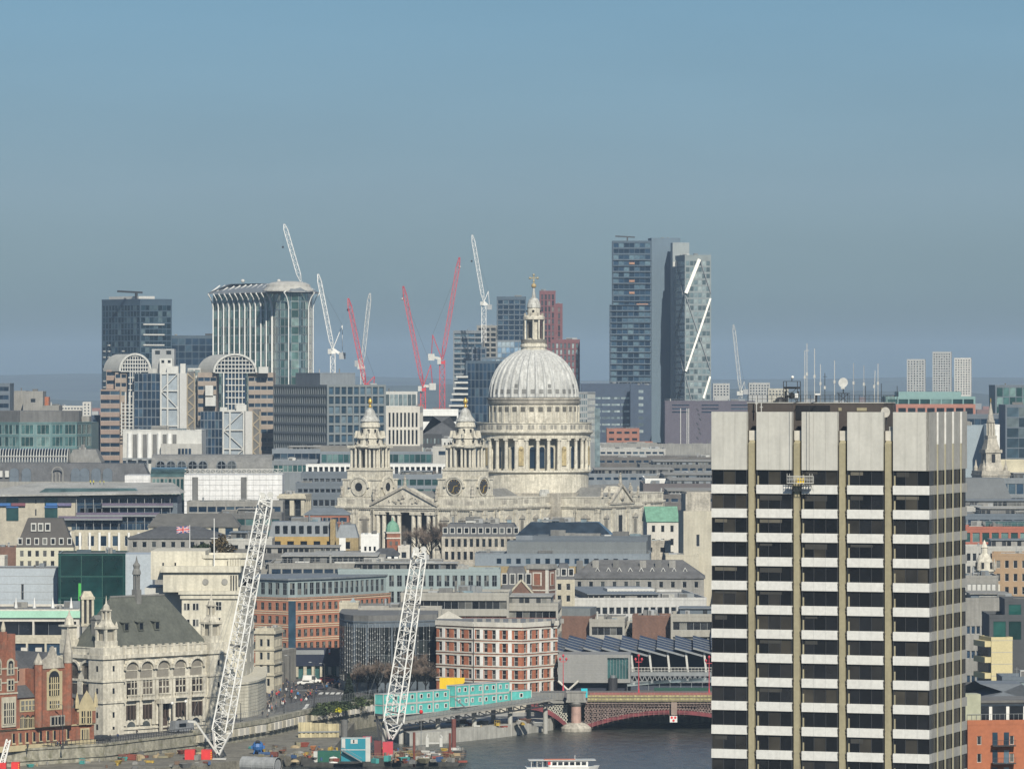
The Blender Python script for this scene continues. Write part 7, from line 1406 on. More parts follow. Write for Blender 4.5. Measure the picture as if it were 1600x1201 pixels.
for p,q in zip(L,L[1:]):
 l=math.hypot(q[0]-p[0],q[1]-p[1]);U=((q[0]-p[0])/l,(q[1]-p[1])/l)
 for k in range(5):b.fbox(p,U,-.05,l+.05,0,.22,H-1.5-k*3.5-2.75,H-1.5-k*3.5-2.45);b.fbox(p,U,-.05,l+.05,0,.16,H-1.5-k*3.5,H-1.5-k*3.5+.42)
 b.fbox(p,U,-.1,l+.1,0,.45,H-.7,H+.55)
 nx=max(1,round(l/2.75));pitch=(l-.1)/nx
 for i in range(nx):
  for k in range(5):
   z1=H-1.5-k*3.5;a=.05+(i+.5)*pitch
   if i%2==0:MB().fbox(p,U,a+pitch/2-.5,a+pitch/2+.5,.0,.2,z1-2.45,z1).build('white_pier',white_p,r_)
b.build('stone_band',stone_white,r_)
b=MB();b.add([(L[0][0],L[0][1]-.4,H+1),(L[0][0]+7,L[0][1]-1.4,H+1),(L[0][0]+3.2,L[0][1]-.8,H+3.0)],[(0,1,2)]);b.add([(L[0][0],L[0][1]+.4,H+1),(L[0][0]+7,L[0][1]-.6,H+1),(L[0][0]+3.2,L[0][1],H+3.0)],[(2,1,0)]);b.build('gable',stone_white,r_)
for k in range(11):MB().box(L[1][0]+k*2.3,L[1][0]+k*2.3+.9,L[1][1]+3,L[1][1]+4,H,H+1.2).build('chimney_pot',stone_grey,r_)
MB().bar((L[1][0],L[1][1]-.4,0),(L[1][0],L[1][1]-.4,H),.18).build('drainpipe',dark_p,r_)
MB().box(L[0][0]+1,L[0][0]+7.6,L[0][1]-11.0,L[0][1]-10.4,Z(1074,1325)-GZ,Z(1056,1325)-GZ).build('yellow_hoarding',yellow_p,r_)
b=MB()
for i in range(2):MB().box(L[2][0]-9+i*6,L[2][0]-5+i*6,L[2][1]-.15,L[2][1]+.8,0,3.6).build('dark_entrance',black_p,r_)
r_=empty('station_box',(X(872,1322),1322,GZ),radians(-2),'plain grey metal clad station entrance box with a glazed end','station');w=X(985,1322)-X(872,1322);zz=lambda p:Z(p,1322)-GZ
gm=mat('matt_grey_cladding',(.215,.215,.205),.7,.06,.2,.06);b=MB();b.box(0,w*.68,0,14,zz(1066),zz(1022));b.box(w*.68,w,0,14,zz(1066),zz(1060));b.box(w*.68,w,0,14,zz(1027),zz(1022));b.box(w*.97,w,0,14,zz(1060),zz(1027));b.build('box_wall',gm,r_)
b=MB();[b.box(0,w*.68,-.03,-.005,zz(1066)+k*1.2,zz(1066)+k*1.2+.04)for k in range(1,6)];b.build('panel_joint',grey_p,r_)
b=MB().box(w*.68,w*.97,.8,1.0,zz(1060),zz(1027),0);[b.box(w*.68+k*.8,w*.68+k*.8+.1,.6,.8,zz(1060),zz(1027),1)for k in range(7)];b.build('glazed_end',[gl_teal,steel],r_)
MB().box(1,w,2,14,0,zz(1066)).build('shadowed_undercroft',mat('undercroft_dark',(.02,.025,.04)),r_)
for(x0,x1)in((0,2.6),(5.4,2.8)):MB().tube((x0,-.2,zz(1063)),(x1,-.4,zz(1077)),.32,.25,8).build('raking_column',stone_white,r_)
MB().tube((w*.76,-.6,0),(w*.76,-.6,zz(1058)),1.2,None,14).build('drum',mat('charcoal_drum',(.03,.03,.033),.6),r_);MB().tube((w*.76,-.6,zz(1058)),(w*.76,-.6,zz(1054)),.7,None,12).build('drum_cap',steel,r_)
r_=empty('railway_station',(X(866,1345),1345,GZ),radians(-2),'railway station on the bridge with a sawtooth roof of dark solar panels','station');w=X(1180,1345)-X(866,1345);zz=lambda p:Z(p,1345)-GZ
pan=mat('solar_panel',(.03,.045,.08),.6,.2,.3)
zr=zz(1018);n=11
for k in range(n):
 x0,x1=w*k/n,w*(k+1)/n;y1=52
 b=MB();b.add([(x0-2,0,zr+1.2),(x1+.6,0,zr-.9),(x1+.6,y1,zr-.2),(x0-2,y1,zr+1.9),(x0-2,0,zr+.8),(x1+.6,0,zr-1.3),(x1+.6,y1,zr-.6),(x0-2,y1,zr+1.5)],[(0,1,2,3),(4,5,1,0),(5,6,2,1),(7,4,0,3),(7,6,5,4)]);o=b.build('roof_bay',pan,r_)
 e=MB();e.bar((x0-2,-.05,zr+1.1),(x1+.6,-.05,zr-1.0),.5);
 for j in range(1,5):e.bar((x0-2,j*10,zr+1.35+j*.13),(x1+.6,j*10,zr-.75+j*.13),.12)
 e.build('roof_edge',steel,o)
 MB().bar((x0+1.6,1,zz(1052)),(x0+1.0,1,zr-.2),.55).build('column',offwhite,r_)
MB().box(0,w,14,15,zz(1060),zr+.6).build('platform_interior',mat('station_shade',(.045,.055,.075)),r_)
b=MB();b.box(0,w,0,16,zz(1053),zz(1049));b.build('platform',steel,r_);b=MB()
for k in range(60):b.bar((w*k/60,-.2,zz(1049)),(w*k/60,-.2,zz(1042)),.09)
b.bar((0,-.2,zz(1042)),(w,-.2,zz(1042)),.16);b.bar((0,-.2,zz(1046)),(w,-.2,zz(1046)),.1);b.build('balustrade',offwhite,r_)
b=MB();n=40
for k in range(n):b.bar((w*k/n,-.1,zz(1054)),(w*(k+.5)/n,-.1,zz(1064)),.25);b.bar((w*(k+.5)/n,-.1,zz(1064)),(w*(k+1)/n,-.1,zz(1054)),.25)
b.bar((0,-.1,zz(1064)),(w,-.1,zz(1064)),.4);b.bar((0,-.1,zz(1054)),(w,-.1,zz(1054)),.4);b.build('truss',steel,r_)
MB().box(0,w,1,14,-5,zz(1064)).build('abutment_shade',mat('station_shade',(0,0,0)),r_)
r_=empty('footbridge_canopy',(X(980,1318),1318,GZ),0,'thin curved white canopy in front of the railway station','canopy');b=MB();e=MB()
for k in range(12):
 t0,t1=k/12,(k+1)/12;f=lambda t:(34*t,2.6+1.4*sin(pi*min(1,t*1.4)*.5));(x0,z0),(x1,z1)=f(t0),f(t1);b.add([(x0,0,z0),(x1,0,z1),(x1,5,z1+.3),(x0,5,z0+.3),(x0,0,z0+.25),(x1,0,z1+.25),(x1,5,z1+.55),(x0,5,z0+.55)],[(0,1,5,4),(4,5,6,7)]);e.bar((x0,.3,-1),(x0,.3,z0),.12)
b.build('canopy_roof',gl_pale,r_);e.build('post',steel,r_)
tag(MB().box(0,24,0,1.0,0,2.4).build('hoarding',paint('dark_green_hoarding',(.01,.055,.035)),loc=(X(1022,1306),1306,GZ+.6)),'long dark green hoarding on the bridge approach by the station','hoarding')
# ---------------- embankment, quay and site platform ----------------
def at(px,py,z):D=(CAMZ-z)*F/(py-HOR);return Vector((X(px,D),D,z))
q=MB();pts=[(-190,1060),(-108,1100),(-80,1118),(-56,1150),(-42,1185),(-40,1268),(-80,1215),(-112,1165),(-190,1165)]
q.prism(pts,-3,2.6);tag(q.build('site_platform_ground',[mat('churned_site_ground',(.16,.15,.12),.95,.35,.25,0,fine=.35)]),kind='structure')
q=MB();q.prism([(X(640,1222),1222),(X(700,1231),1231),(X(790,1252),1252),(10.5,1277),(12,1300),(-30,1300),(X(600,1262),1262)],-3,3.0);tag(q.build('quay_ground',[mat('quay_concrete',(.36,.355,.32),.9,.2,.3,.25)]),kind='structure')
edge=[(-190,1128),(-115,1122),(-93.6,1141),(-75,1176),(-60,1216),(-51,1252),(-33,1298)]
def seg(p,q):l=math.hypot(q[0]-p[0],q[1]-p[1]);return l,((q[0]-p[0])/l,(q[1]-p[1])/l)
root=empty('river_wall',(edge[0][0],edge[0][1],0),0,'long stained stone river wall with granite blocks along its top','river wall');o=root.location;E=[(p[0]-o.x,p[1]-o.y)for p in edge]
b=MB();c_=MB()
for i,(p,q)in enumerate(zip(E,E[1:])):
 l,U=seg(p,q);b.fbox(p,U,-.3,l+.3,-1.2,.5,-3,GZ+.05);b.fbox(p,U,-.3,l+.3,-1,.75,GZ+.05,GZ+1.05 if i>2 else GZ+.5);b.fbox(p,U,-.3,l+.3,-.4,.8,3.6,4.0)
 if i>2:
  for k in range(int(l/3.4)):c_=MB();c_.fbox(p,U,k*3.4+.4,k*3.4+2.7,.2,1.3,GZ-1.9,GZ-.2);c_.build('granite_block',stone_white if k%3 else stone_cream,root)
b.build('wall',mat('stained_river_stone',(.30,.285,.225),.9,.3,.25,.35,fine=.25,dirt=(.13,.125,.08)),root)
for i,(p,q)in enumerate(zip(edge,edge[1:])):
 l,U=seg(p,q);r_=empty('railing',(p[0],p[1],GZ),atan2(U[1],U[0]),('low black railing on the river wall at the far left','black railing in front of the red brick school','black railing in front of the white college','grey mesh fence below the curved stone block','tall mesh fence on the river wall by the road','mesh fence behind the white lattice boom')[i],'railing');b=MB();n=int(l/1.1)
 h=1.15 if i<3 else 2.3;z0=.5 if i<3 else 1.05
 for k in range(n+1):b.bar((k*l/n,0,z0),(k*l/n,0,z0+h),.09 if i<3 else .05)
 for zz in(.3,1.0):b.bar((0,0,z0+h*zz),(l,0,z0+h*zz),.12 if i<3 else .06)
 b.build('bars',dark_p if i<3 else steel,r_)
tag(MB().add([(-130,1130,GZ+.12),(-93,1146,GZ+.12),(-76,1178,GZ+.12),(-61,1218,GZ+.12),(-52,1253,GZ+.12),(-58,1256,GZ+.12),(-66,1222,GZ+.12),(-80,1182,GZ+.12),(-97,1152,GZ+.12),(-130,1136,GZ+.12)],[(0,1,8,9),(1,2,7,8),(2,3,6,7),(3,4,5,6)]).build('riverside_pavement',paving),kind='structure')
tag(MB().add([(*at(405,1128,GZ)[:2],GZ+.13),(*at(425,1118,GZ)[:2],GZ+.13),(*at(440,1098,GZ)[:2],GZ+.13),(*at(432,1078,GZ)[:2],GZ+.13),(*at(410,1072,GZ)[:2],GZ+.13),(*at(330,1120,GZ)[:2],GZ+.13)],[(0,1,2,3,4,5)]).build('corner_pavement',paving),kind='structure')
mk=paint('road_paint',(.6,.6,.57),.8);b=MB()
def stripe(pts_,w_):
 for(a,c)in zip(pts_,pts_[1:]):
  A,C=at(*a,GZ+.02),at(*c,GZ+.02);d=(C-A).normalized();n_=Vector((-d.y,d.x,0))*w_;b.quad(tuple(A-n_),tuple(C-n_),tuple(C+n_),tuple(A+n_))
stripe([(462,1118),(470,1112),(478,1104),(481,1099)],.45);stripe([(448,1066),(470,1066)],.3);stripe([(450,1078),(500,1078)],.3)
for k in range(5):stripe([(500+k*9,1084),(503+k*9,1081)],.5)
stripe([(440,1122),(452,1112)],.15);stripe([(530,1090),(560,1086)],.15);b.build('road_markings',mk);tag(bpy.data.objects['road_markings'],kind='structure')
# ---------------- road bridge ----------------
def road_bridge():
 D=1275;x0,x1=X(845,D),128;root=empty('road_bridge',(x0,D,0),0,'red and cream iron road bridge with arched ribs, scaffolded along its parapet','bridge');L=x1-x0
 pink=mat('cream_pink_iron',(.28,.21,.19),.8,.25,.5,.25);redi=mat('crimson_iron',(.17,.035,.042),.7,.25,.5,.25);z=lambda py:Z(py,D)
 MB().box(0,L,0,30,z(1100),z(1090)).build('deck',mat('deck_soffit',(.12,.11,.10)),root);b=MB();b.box(8,L,-.5,0,z(1099),z(1094));
 for k in range(int(L/1.5)):b.box(8+k*1.5,8.9+k*1.5,-.6,-.5,z(1098.5),z(1096))
 b.build('fascia',pink,root)
 P1,P2=X(900,D)-x0,X(1196,D)-x0
 def rib(xa,xb,zs,zc,y,m,xmin=None,t=1.1):
  n=24;b=MB()
  for k in range(n):
   f=lambda u:(xa+(xb-xa)*u,zs+(zc-zs)*(1-(2*u-1)**2));(a0,c0),(a1,c1)=f(k/n),f((k+1)/n)
   if xmin is not None and a1<xmin:continue
   b.add([(a0,y,c0),(a1,y,c1),(a1,y,c1+t),(a0,y,c0+t),(a0,y+.5,c0),(a1,y+.5,c1),(a1,y+.5,c1+t),(a0,y+.5,c0+t)],[(0,1,2,3),(5,4,7,6),(3,2,6,7),(1,0,4,5)])
  return b.build('arch_rib',m,root)
 for i in range(6):rib(P1+2,P2-2,.2,z(1115),i*5.6,redi if i<2 else mat('rib_dark',(.10,.04,.04)),t=1.0);rib(2*(X(826,D)-x0)-P1+2,P1-2,.2,z(1108),i*5.6,redi,xmin=X(830,D)-x0,t=1.3)
 def lat(xa,xb,fz,m):
  b=MB();n=int((xb-xa)/.75)
  for k in range(n):
   a0,a1=xa+(xb-xa)*k/n,xa+(xb-xa)*(k+1)/n;zb_,zt_=fz((a0+a1)/2)+1.0,z(1100)
   if zt_-zb_<.3:continue
   m_=max(1,int((zt_-zb_)/.9))
   for j in range(m_):s0,s1=zb_+(zt_-zb_)*j/m_,zb_+(zt_-zb_)*(j+1)/m_;b.bar((a0,.1,s0),(a1,.1,s1),.17);b.bar((a1,.1,s0),(a0,.1,s1),.17)
  b.build('spandrel_lattice',m,root)
 f2=lambda x:.2+(z(1115)-.2)*(1-(2*(x-P1-2)/(P2-P1-4)-1)**2);xa=2*(X(826,D)-x0)-P1+2;f1=lambda x:.2+(z(1108)-.2)*(1-(2*(x-xa)/(P1-2-xa)-1)**2)
 lat(P1+2.2,P2-2.2,f2,pink);lat(X(838,D)-x0,P1-2.2,f1,mat('cream_iron',(.50,.49,.42),.7,.1))
 for pc in(P1,P2):
  p_=empty('bridge_pier',(pc,-1,0));p_.parent=root
  MB().lathe(0,14,[(4.0,-3),(4.0,.6),(3.4,1.2),(3.0,2.0)],20,sx=1.0,sy=4.4).build('pier_base',stone_grey,p_);MB().lathe(0,-1,[(3.9,-3),(3.9,.8),(3.2,1.5),(2.0,2.1)],18).build('cutwater',portland_dirty,p_)
  MB().tube((0,-1,2.0),(0,-1,6.3),1.3,1.25,16).build('granite_column',mat('pink_granite_column',(.36,.24,.20),.5,.2,.6),p_)
  b=MB();b.lathe(0,-1,[(1.3,6.3),(1.9,7.0),(1.9,7.4)],14);b.box(-2.6,2.6,-2.9,1,7.4,7.9);b.box(-2.4,2.4,-2.7,1,7.9,9.9);b.box(-2.6,2.6,-2.9,1,9.9,10.2)
  for k in range(6):b.box(-2.1+k*.75,-1.8+k*.75,-2.85,-2.7,8.1,9.7)
  b.build('pulpit',stone_grey,p_)
 b=MB();e=MB();xs0=X(918,D)-x0
 for k in range(int((L-xs0)/.9)):b.bar((xs0+k*.9,-1.3,z(1101)),(xs0+k*.9,-1.3,z(1080)),.07)
 for zz in(1098,1093,1088,1083):b.bar((xs0,-1.3,z(zz)),(L,-1.3,z(zz)),.09)
 for k in range(int(26/1.3)):
  xx=xs0+k*1.3;b.bar((xx,-1.6,f2(min(max(xx,P1+2),P2-2))-.4),(xx,-1.6,z(1100)),.06)
 for zz in(1106,1112,1118):b.bar((xs0,-1.6,z(zz)),(xs0+(26 if zz<1110 else 14 if zz<1115 else 8),-1.6,z(zz)),.07)
 b.build('scaffold_tubes',mat('dull_scaffold',(.22,.17,.14)),root)
 MB().box(xs0,L,-1.1,-1.0,z(1095),z(1085)).build('sheeted_parapet',mat('yellow_green_sheeting',(.34,.31,.15),.9,.35,1.4,.2,fine=.3),root)
 MB().box(P1+3.5,L,.5,.6,z(1090),z(1081.5)).build('far_parapet',mat('dusty_red',(.25,.08,.07)),root)
 b=MB();sx_=X(1052,D)-x0;b.box(sx_-.95,sx_+.95,-1.9,-1.8,z(1127),z(1117),0)
 for(dx,dz)in((-.45,.4),(.45,.4),(0,-.35)):b.tube((sx_+dx,-1.9,z(1122)+dz),(sx_+dx,-1.96,z(1122)+dz),.32,None,10,1)
 b.build('navigation_sign',[white_p,red_p],root)
 MB().box(sx_-.6,sx_+.9,-1.7,-.5,z(1117)+.2,z(1096)).build('hanging_stage',mat('dull_scaffold',(0,0,0)),root)
 MB().box(-3.5,X(838,D)-x0+5,-1.2,2,-.5+3.6,z(1096)).build('abutment',mat('abutment_shadow_iron',(.09,.07,.065)),root)if 0 else None
 MB().box(-20,P1-3,-.6,0,z(1098),z(1094)).build('side_fascia',stone_grey,root)
 b=MB()
 for k in range(34):b.bar((-20+k*.95,-.4,z(1094)),(-20+k*.95,-.4,z(1080)),.06)
 b.bar((-20,-.4,z(1080)),(P1-3,-.4,z(1080)),.1);b.build('mesh_parapet',steel,root);MB().box(-20,P1-3,-.2,-.1,z(1093),z(1081)).build('grey_hoarding',mat('grey_hoarding',(.17,.17,.16)),root)
road_bridge()
o=P(913,1089,1273);r_=empty('turquoise_panel',o,0,'upright turquoise panel standing on the bridge pier','sign');MB().box(-.8,.8,-.06,.06,0,2.3).build('panel',paint('cyan_panel',(.02,.42,.50)),r_);b=MB();b.bar((-.7,.1,-1),(-.7,.1,2.3),.12);b.bar((.7,.1,-1),(.7,.1,2.3),.12);b.build('post',steel,r_)
def lamp(px,py,D,h,m,label,globes=3,group=None,arm=1.0):
 r_=empty('street_lamp',P(px,py,D),0,label,'street lamp',group);b=MB();b.tube((0,0,0),(0,0,h*.15),.28,.16,8);b.tube((0,0,h*.15),(0,0,h),.12,.07,8);b.build('column',m,r_)
 if globes==3:
  MB().bar((-.8*arm,0,h*.86),(.8*arm,0,h*.86),.14).build('bracket',m,r_)
  for dx,dz in((-.8*arm,.02),(.8*arm,.02),(0,.12)):MB().lathe(dx,0,[(.08,h*.86+dz*h),(.36,h*.86+dz*h+.5),(.1,h*.86+dz*h+.9)],8).build('lantern',mat('lamp_glass',(.4,.33,.32),.3)if m is not red_dull else red_dull,r_)
 elif globes==1:MB().sphere((0,0,h+.3),.38,10).build('lantern',white_p,r_,smooth=True)
 elif globes==2:MB().bar((0,0,h),(-.9,0,h+.2),.1).build('arm',m,r_);MB().box(-1.4,-.7,-.15,.15,h+.12,h+.28).build('lamp_head',grey_p,r_)
 return r_
lamp(998,1083,1276,9.4,red_dull,'ornate red triple lamp standing on the bridge parapet in front of the station');lamp(1108,1083,1276,9.0,red_dull,'ornate red triple lamp on the bridge close to the office tower');lamp(880,1078,1285,8.6,red_dull,'thin dull red lamp in front of the grey station box')
lamp(269,1141,1183,6.2,black_p,'left one of two black lamps with a white globe in front of the white college',1);lamp(290,1138,1188,6.2,black_p,'right one of two black lamps with a white globe in front of the white college',1)
for k,(px,py,h)in enumerate(((98,1170,10),(444,1120,13.5),(491,1113,12.5),(376,1130,5),(453,1090,11),(507,1084,8))):
 D_=84*F/(py-HOR);lamp(px,py,D_,h,dark_p,('tall dark lamp post in front of the red brick school','tall dark lamp post beside the crowd at the junction','tall dark lamp post left of the hedges','short lamp post at the foot of the curved stone base','far dark lamp post before the navy shop fascia','dark lamp post among the queueing traffic')[k],2)
# ---------------- jetty with turquoise cabins ----------------
A,B=Vector((X(628,1226),1226,5.6)),Vector((X(868,1264),1264,8.9));d=B-A;Lh=math.hypot(d.x,d.y);ang=atan2(d.y,d.x);r_=empty('site_jetty',A,ang,'steel jetty ramp carrying the turquoise cabins beside the bridge','jetty');sl_=d.z/Lh
b=MB();b.add([(0,0,0),(Lh,0,d.z),(Lh,10,d.z),(0,10,0),(0,0,-.5),(Lh,0,d.z-.5),(Lh,10,d.z-.5),(0,10,-.5)],[(0,1,2,3),(4,5,1,0),(7,6,5,4),(3,2,6,7),(5,6,2,1),(4,0,3,7)]);b.build('deck',conc,r_)
b=MB();n=22
for k in range(n):x0,x1=Lh*k/n,Lh*(k+1)/n;b.bar((x0,.3,x0*sl_-.5),(x1,.3,x1*sl_-1.6),.22);b.bar((x0,.3,x0*sl_-.5),(x0,.3,x0*sl_-1.6),.2)
b.bar((0,.3,-1.6),(Lh,.3,d.z-1.6),.35);b.build('truss',dark_p,r_)
for k in range(5):x0=Lh*(.03+k*.235);MB().tube((x0,2,-8.5),(x0,2,x0*sl_-.5),.6,None,10).build('pile',conc_pale,r_);MB().tube((x0,8,-8.5),(x0,8,x0*sl_-.5),.6,None,10).build('pile',conc_pale,r_)
b=MB()
for k in range(46):x0=Lh*k/45;b.bar((x0,.1,x0*sl_),(x0,.1,x0*sl_+1.15),.07)
b.bar((0,.1,1.15),(Lh,.1,d.z+1.15),.08);b.bar((0,.1,.6),(Lh,.1,d.z+.6),.06);b.build('railing',steel,r_)
def cabin(loc,rz,w,label,m=teal_p,door=False,grp='turquoise cabins stacked on the jetty',h=2.75,wins=1):
 c=empty('site_cabin',loc,rz,label,'site cabin',grp);MB().box(.1,w-.1,.1,2.9,.1,h-.1).build('body',m,c);b=MB()
 for(x_,y_)in((0,0),(w-.18,0),(0,2.82),(w-.18,2.82)):b.box(x_,x_+.18,y_,y_+.18,0,h)
 b.box(.18,w-.18,0,.18,0,.2);b.box(.18,w-.18,0,.18,h-.2,h);b.box(0,.18,.18,2.82,h-.2,h);b.box(w-.18,w,.18,2.82,h-.2,h);b.build('corner_frame',offwhite,c);MB().box(.2,w-.2,.2,2.8,h-.09,h-.01).build('roof',grey_p,c)
 for k in range(wins):
  xx=w*(k+.5)/wins-.5+rnd.uniform(-.3,.3);q=MB().box(xx,xx+1.1,.02,.09,1.0,2.1,0);q.box(xx+.2,xx+.9,-.01,.019,1.15,1.95,1);q.build('window',[white_p,gl_win if rnd.random()<.5 else steel],c)
 return c
def stack(px0,D0,px1,D1,z0,n,fl,nm):
 A,B=Vector((X(px0,D0),D0,z0)),Vector((X(px1,D1),D1,z0));d=B-A;L_=math.hypot(d.x,d.y);rz=atan2(d.y,d.x);w=L_/n;od=('first','second','third','fourth','fifth')
 for k in range(n):
  for j in range(fl):cabin(A+d*(k/n)+Vector((0,0,j*2.78)),rz,w-.04,f'{"upper" if j else "lower"} turquoise cabin, {od[k]} from the left of the {nm} stack on the jetty',wins=2 if w>5 else 1)
stack(599,1229,703,1248,6.7,4,2,'long left');stack(712,1247,797,1264,7.7,4,2,'right hand')
cabin((X(799,1263),1263,8.1),radians(40),6.8,'single low turquoise cabin at the right end of the jetty')
r_=empty('stair',(X(706,1244),1244,7.4),radians(40),'grey steel stair between the two stacks of turquoise cabins','stair');b=MB()
for k in range(12):b.box(k*.32,k*.32+.3,-1.6,-.7,2.6-k*.22,2.68-k*.22)
b.bar((0,-1.6,3.6),(3.8,-1.6,1.1),.08);b.bar((0,-1.6,2.6),(3.8,-1.6,0),.15);b.build('steps',steel,r_)
# ---------------- barge and machines ----------------
zB=1.9;r_=empty('barge',(X(470,1158),1158,0),0,'dark flat work barge crowded with gear in front of the river wall','barge');w=X(728,1158)-X(470,1158)
b=MB();b.add([(0,0,-1),(w-3,0,-1),(w,0,zB),(0,0,zB),(0,24,-1),(w-3,24,-1),(w,24,zB),(0,24,zB)],[(0,1,2,3),(1,5,6,2),(5,4,7,6),(4,0,3,7),(3,2,6,7)]);b.build('hull',mat('barge_steel',(.045,.045,.042),.8,.4,.5,.4,fine=.3),r_)
b=MB()
for k in range(30):b.bar((k*w/30,.2,zB),(k*w/30,.2,zB+1.1),.06)
b.bar((0,.2,zB+1.1),(w,.2,zB+1.1),.07);b.bar((0,.2,zB+.55),(w,.2,zB+.55),.06);b.build('railing',mat('rust_rail',(.24,.15,.08)),r_)
MB().box(0,w-.5,.5,23.5,zB+.004,zB+.08).build('deck',mat('dirty_deck',(.15,.13,.10),.95,.5,.6,0,fine=.4),r_)
def site(px,py,z=zB+.09):return at(px,py,z)
def thing(name,px,py,label,cat,z=zB+.09,rz=0,group=None):return empty(name,site(px,py,z),rz,label,cat,group)
r_=thing('site_office',533,1189,'dark turquoise two storey site office with a white gable and outside stair','site cabin');tc_=teal_d
for j in range(2):MB().box(0,5.6,0,2.9,j*2.7+.05,j*2.7+2.65).build('cabin_body',tc_,r_);MB().box(0,5.6,-.04,0,j*2.7+2.6,j*2.7+2.8).build('frame',offwhite,r_)
MB().box(5.61,6.7,-.03,2.9,0,5.5).build('white_end',offwhite,r_);MB().box(.1,.95,-.06,-.01,3.1,5.2).build('white_panel',offwhite,r_);MB().box(2.2,3.8,-.06,-.01,4.1,5.1).build('window',[offwhite],r_);MB().box(2.75,3.05,-.1,-.061,4.25,5.0).build('window_glass',gl_dark,r_)
b=MB()
for k in range(12):b.box(.4+k*.36,.8+k*.36,-1.3,-.3,2.6-k*.22,2.68-k*.22)
b.bar((.2,-1.3,3.5),(4.8,-1.3,.8),.09);b.bar((.2,-1.3,2.6),(4.8,-1.3,0),.16);b.build('stair',steel,r_)
r_=thing('shipping_container',496,1190,'dark green container at the left end of the barge','container');MB().box(0,5.2,0,2.4,0,2.5).build('body',green_p,r_);MB().box(-.9,0,0,2.4,0,2.4).build('white_end',offwhite,r_)
b=MB();[b.box(.2+k*.5,.4+k*.5,-.06,-.01,.15,2.35)for k in range(10)];b.build('ribs',green_p,r_)
r_=thing('water_tank',521,1191,'small white tank on the barge beside the green container','tank');MB().lathe(0,0,[(.8,0),(.8,1.0),(.6,1.3),(.2,1.4)],12,sx=1.3).build('tank_body',white_p,r_);MB().tube((0,0,1.4),(0,0,1.6),.2).build('cap',steel,r_)
def boom_crane(name,label,foot,tip,D,wd,lat_m,parts):
 o=P(foot[0],foot[1],D);root=empty(name,(o.x,o.y,zB+.09),0,label,'crane');base=Vector((0,0,o.z-zB-.09));t=P(tip[0],tip[1],D)-Vector((o.x,o.y,zB+.09));b=MB();k1,k2=base.lerp(t,.09),base.lerp(t,.965)
 lattice(b,base,k1,.8,wd,.34,.16,step=1.5,up=(0,1,0));lattice(b,k1,k2,wd*.86,wd*.62,.3,.13,step=2.1,up=(.42,.9,0));lattice(b,k2,t,wd*.74,wd*.66,.36,.2,step=1.2);b.build('lattice_boom',white_p,root)
 b=MB();dd=(t-base).normalized();s_=dd.cross(Vector((0,1,0))).normalized()
 for f in(.14,.42,.72):
  c_=base.lerp(t,f);b.bar(c_-s_*wd*.5,c_+s_*wd*.5,.5)
 b.build('boom_platform',mat('boom_grating',(.10,.10,.10)),root)
 MB().bar(base+Vector((0,.2,.5)),t.lerp(base,.02)+Vector((0,.2,0)),1.25 if wd>3.8 else 1.1,0,.06).build('inner_ladder',mat('boom_ladder',(.42,.42,.40)),root)
 b=MB()
 for dx in(-1.2,1.3):b.bar(t+s_*dx*.5,base+Vector((-6+dx,3,5)),.05)
 b.build('pendant_rope',steel,root);q=MB();q.tube(t+Vector((-.9,-.5,.3)),t+Vector((-.9,.5,.3)),.75,None,12);q.tube(t+Vector((.9,-.5,.5)),t+Vector((.9,.5,.5)),.7,None,12);q.build('head_sheave',offwhite,root)
 parts(root,base);return root
def pA(root,base):
 b=MB();b.box(-7.4,-5.1,-2.4,1.2,-2.5+1.5,2.8);b.build('red_winch_housing',red_p,root);b=MB();b.box(-3.6,-1.2,-2.4,1.2,-1,2.8);b.build('red_power_pack',red_p,root);b=MB();[b.box(-1.45,-1.22,-2.5,-2.41,-.8+k*.5,-.6+k*.5)for k in range(7)];b.build('warning_stripe',yellow_p,root)
 MB().box(-5,-3.7,-2,1,-1,1.6).build('winch_drum',dark_p,root);MB().box(-1.1,2.0,-2,1,-1.8,.8).build('slew_base',offwhite,root)
 b=MB();b.bar(base+Vector((0,-1,.3)),(-5.0,-1,9.2),.4);b.bar((-5.0,-1,9.2),(-6.8,-1,9.3),.5);b.build('back_mast',offwhite,root)
 MB().box(-2.5,6.5,-4,2,-2.4,-1.0).build('crawler_track',black_p,root)
boom_crane('crawler_crane','big white lattice boom crane at left with two bright red machine housings',(340,1178),(416,776),1146,4.0,white_p,pA)
def pB(root,base):
 MB().box(-1.9,.5,-2.6,.2,-.8,3.2).build('red_cab',red_dull,root);MB().box(-6.6,-4.6,-1,1,3.0,4.3).build('red_housing',red_dull,root);MB().box(-3.9,-2.2,-1.6,.4,-2.5,3.4).build('oxblood_tower',mat('oxblood',(.13,.03,.03),.7,.3),root)
 MB().box(-2.6,0,-2.4,0,-2.4,-.9).build('yellow_base',mat('dirty_yellow',(.42,.27,.05),.8,.4,.8),root);b=MB()
 for y_ in(-1.2,.6):b.bar((-3.5,y_,9.4),(-1.0,y_,2.9),.38);b.bar((-3.5,y_,9.4),(-2.6,y_,3.0),.38);b.bar((-3.3,y_,5.6),(-1.7,y_,5.6),.25)
 b.bar((-3.6,-1.3,9.5),(-2.0,-.3,9.3),.5);b.build('a_frame',dark_p,root);MB().box(-3.5,2.5,-2.6,1.6,-3.2,-2.45).build('crawler_track',black_p,root)
boom_crane('crawler_crane','white lattice boom crane on the barge with a red cab and black gantry',(611,1154),(656,861),1166,4.1,white_p,pB)
r_=thing('crawler_crane',14,1201,'short white crane boom and red housings cut off by the bottom left corner','crane',z=2.7)
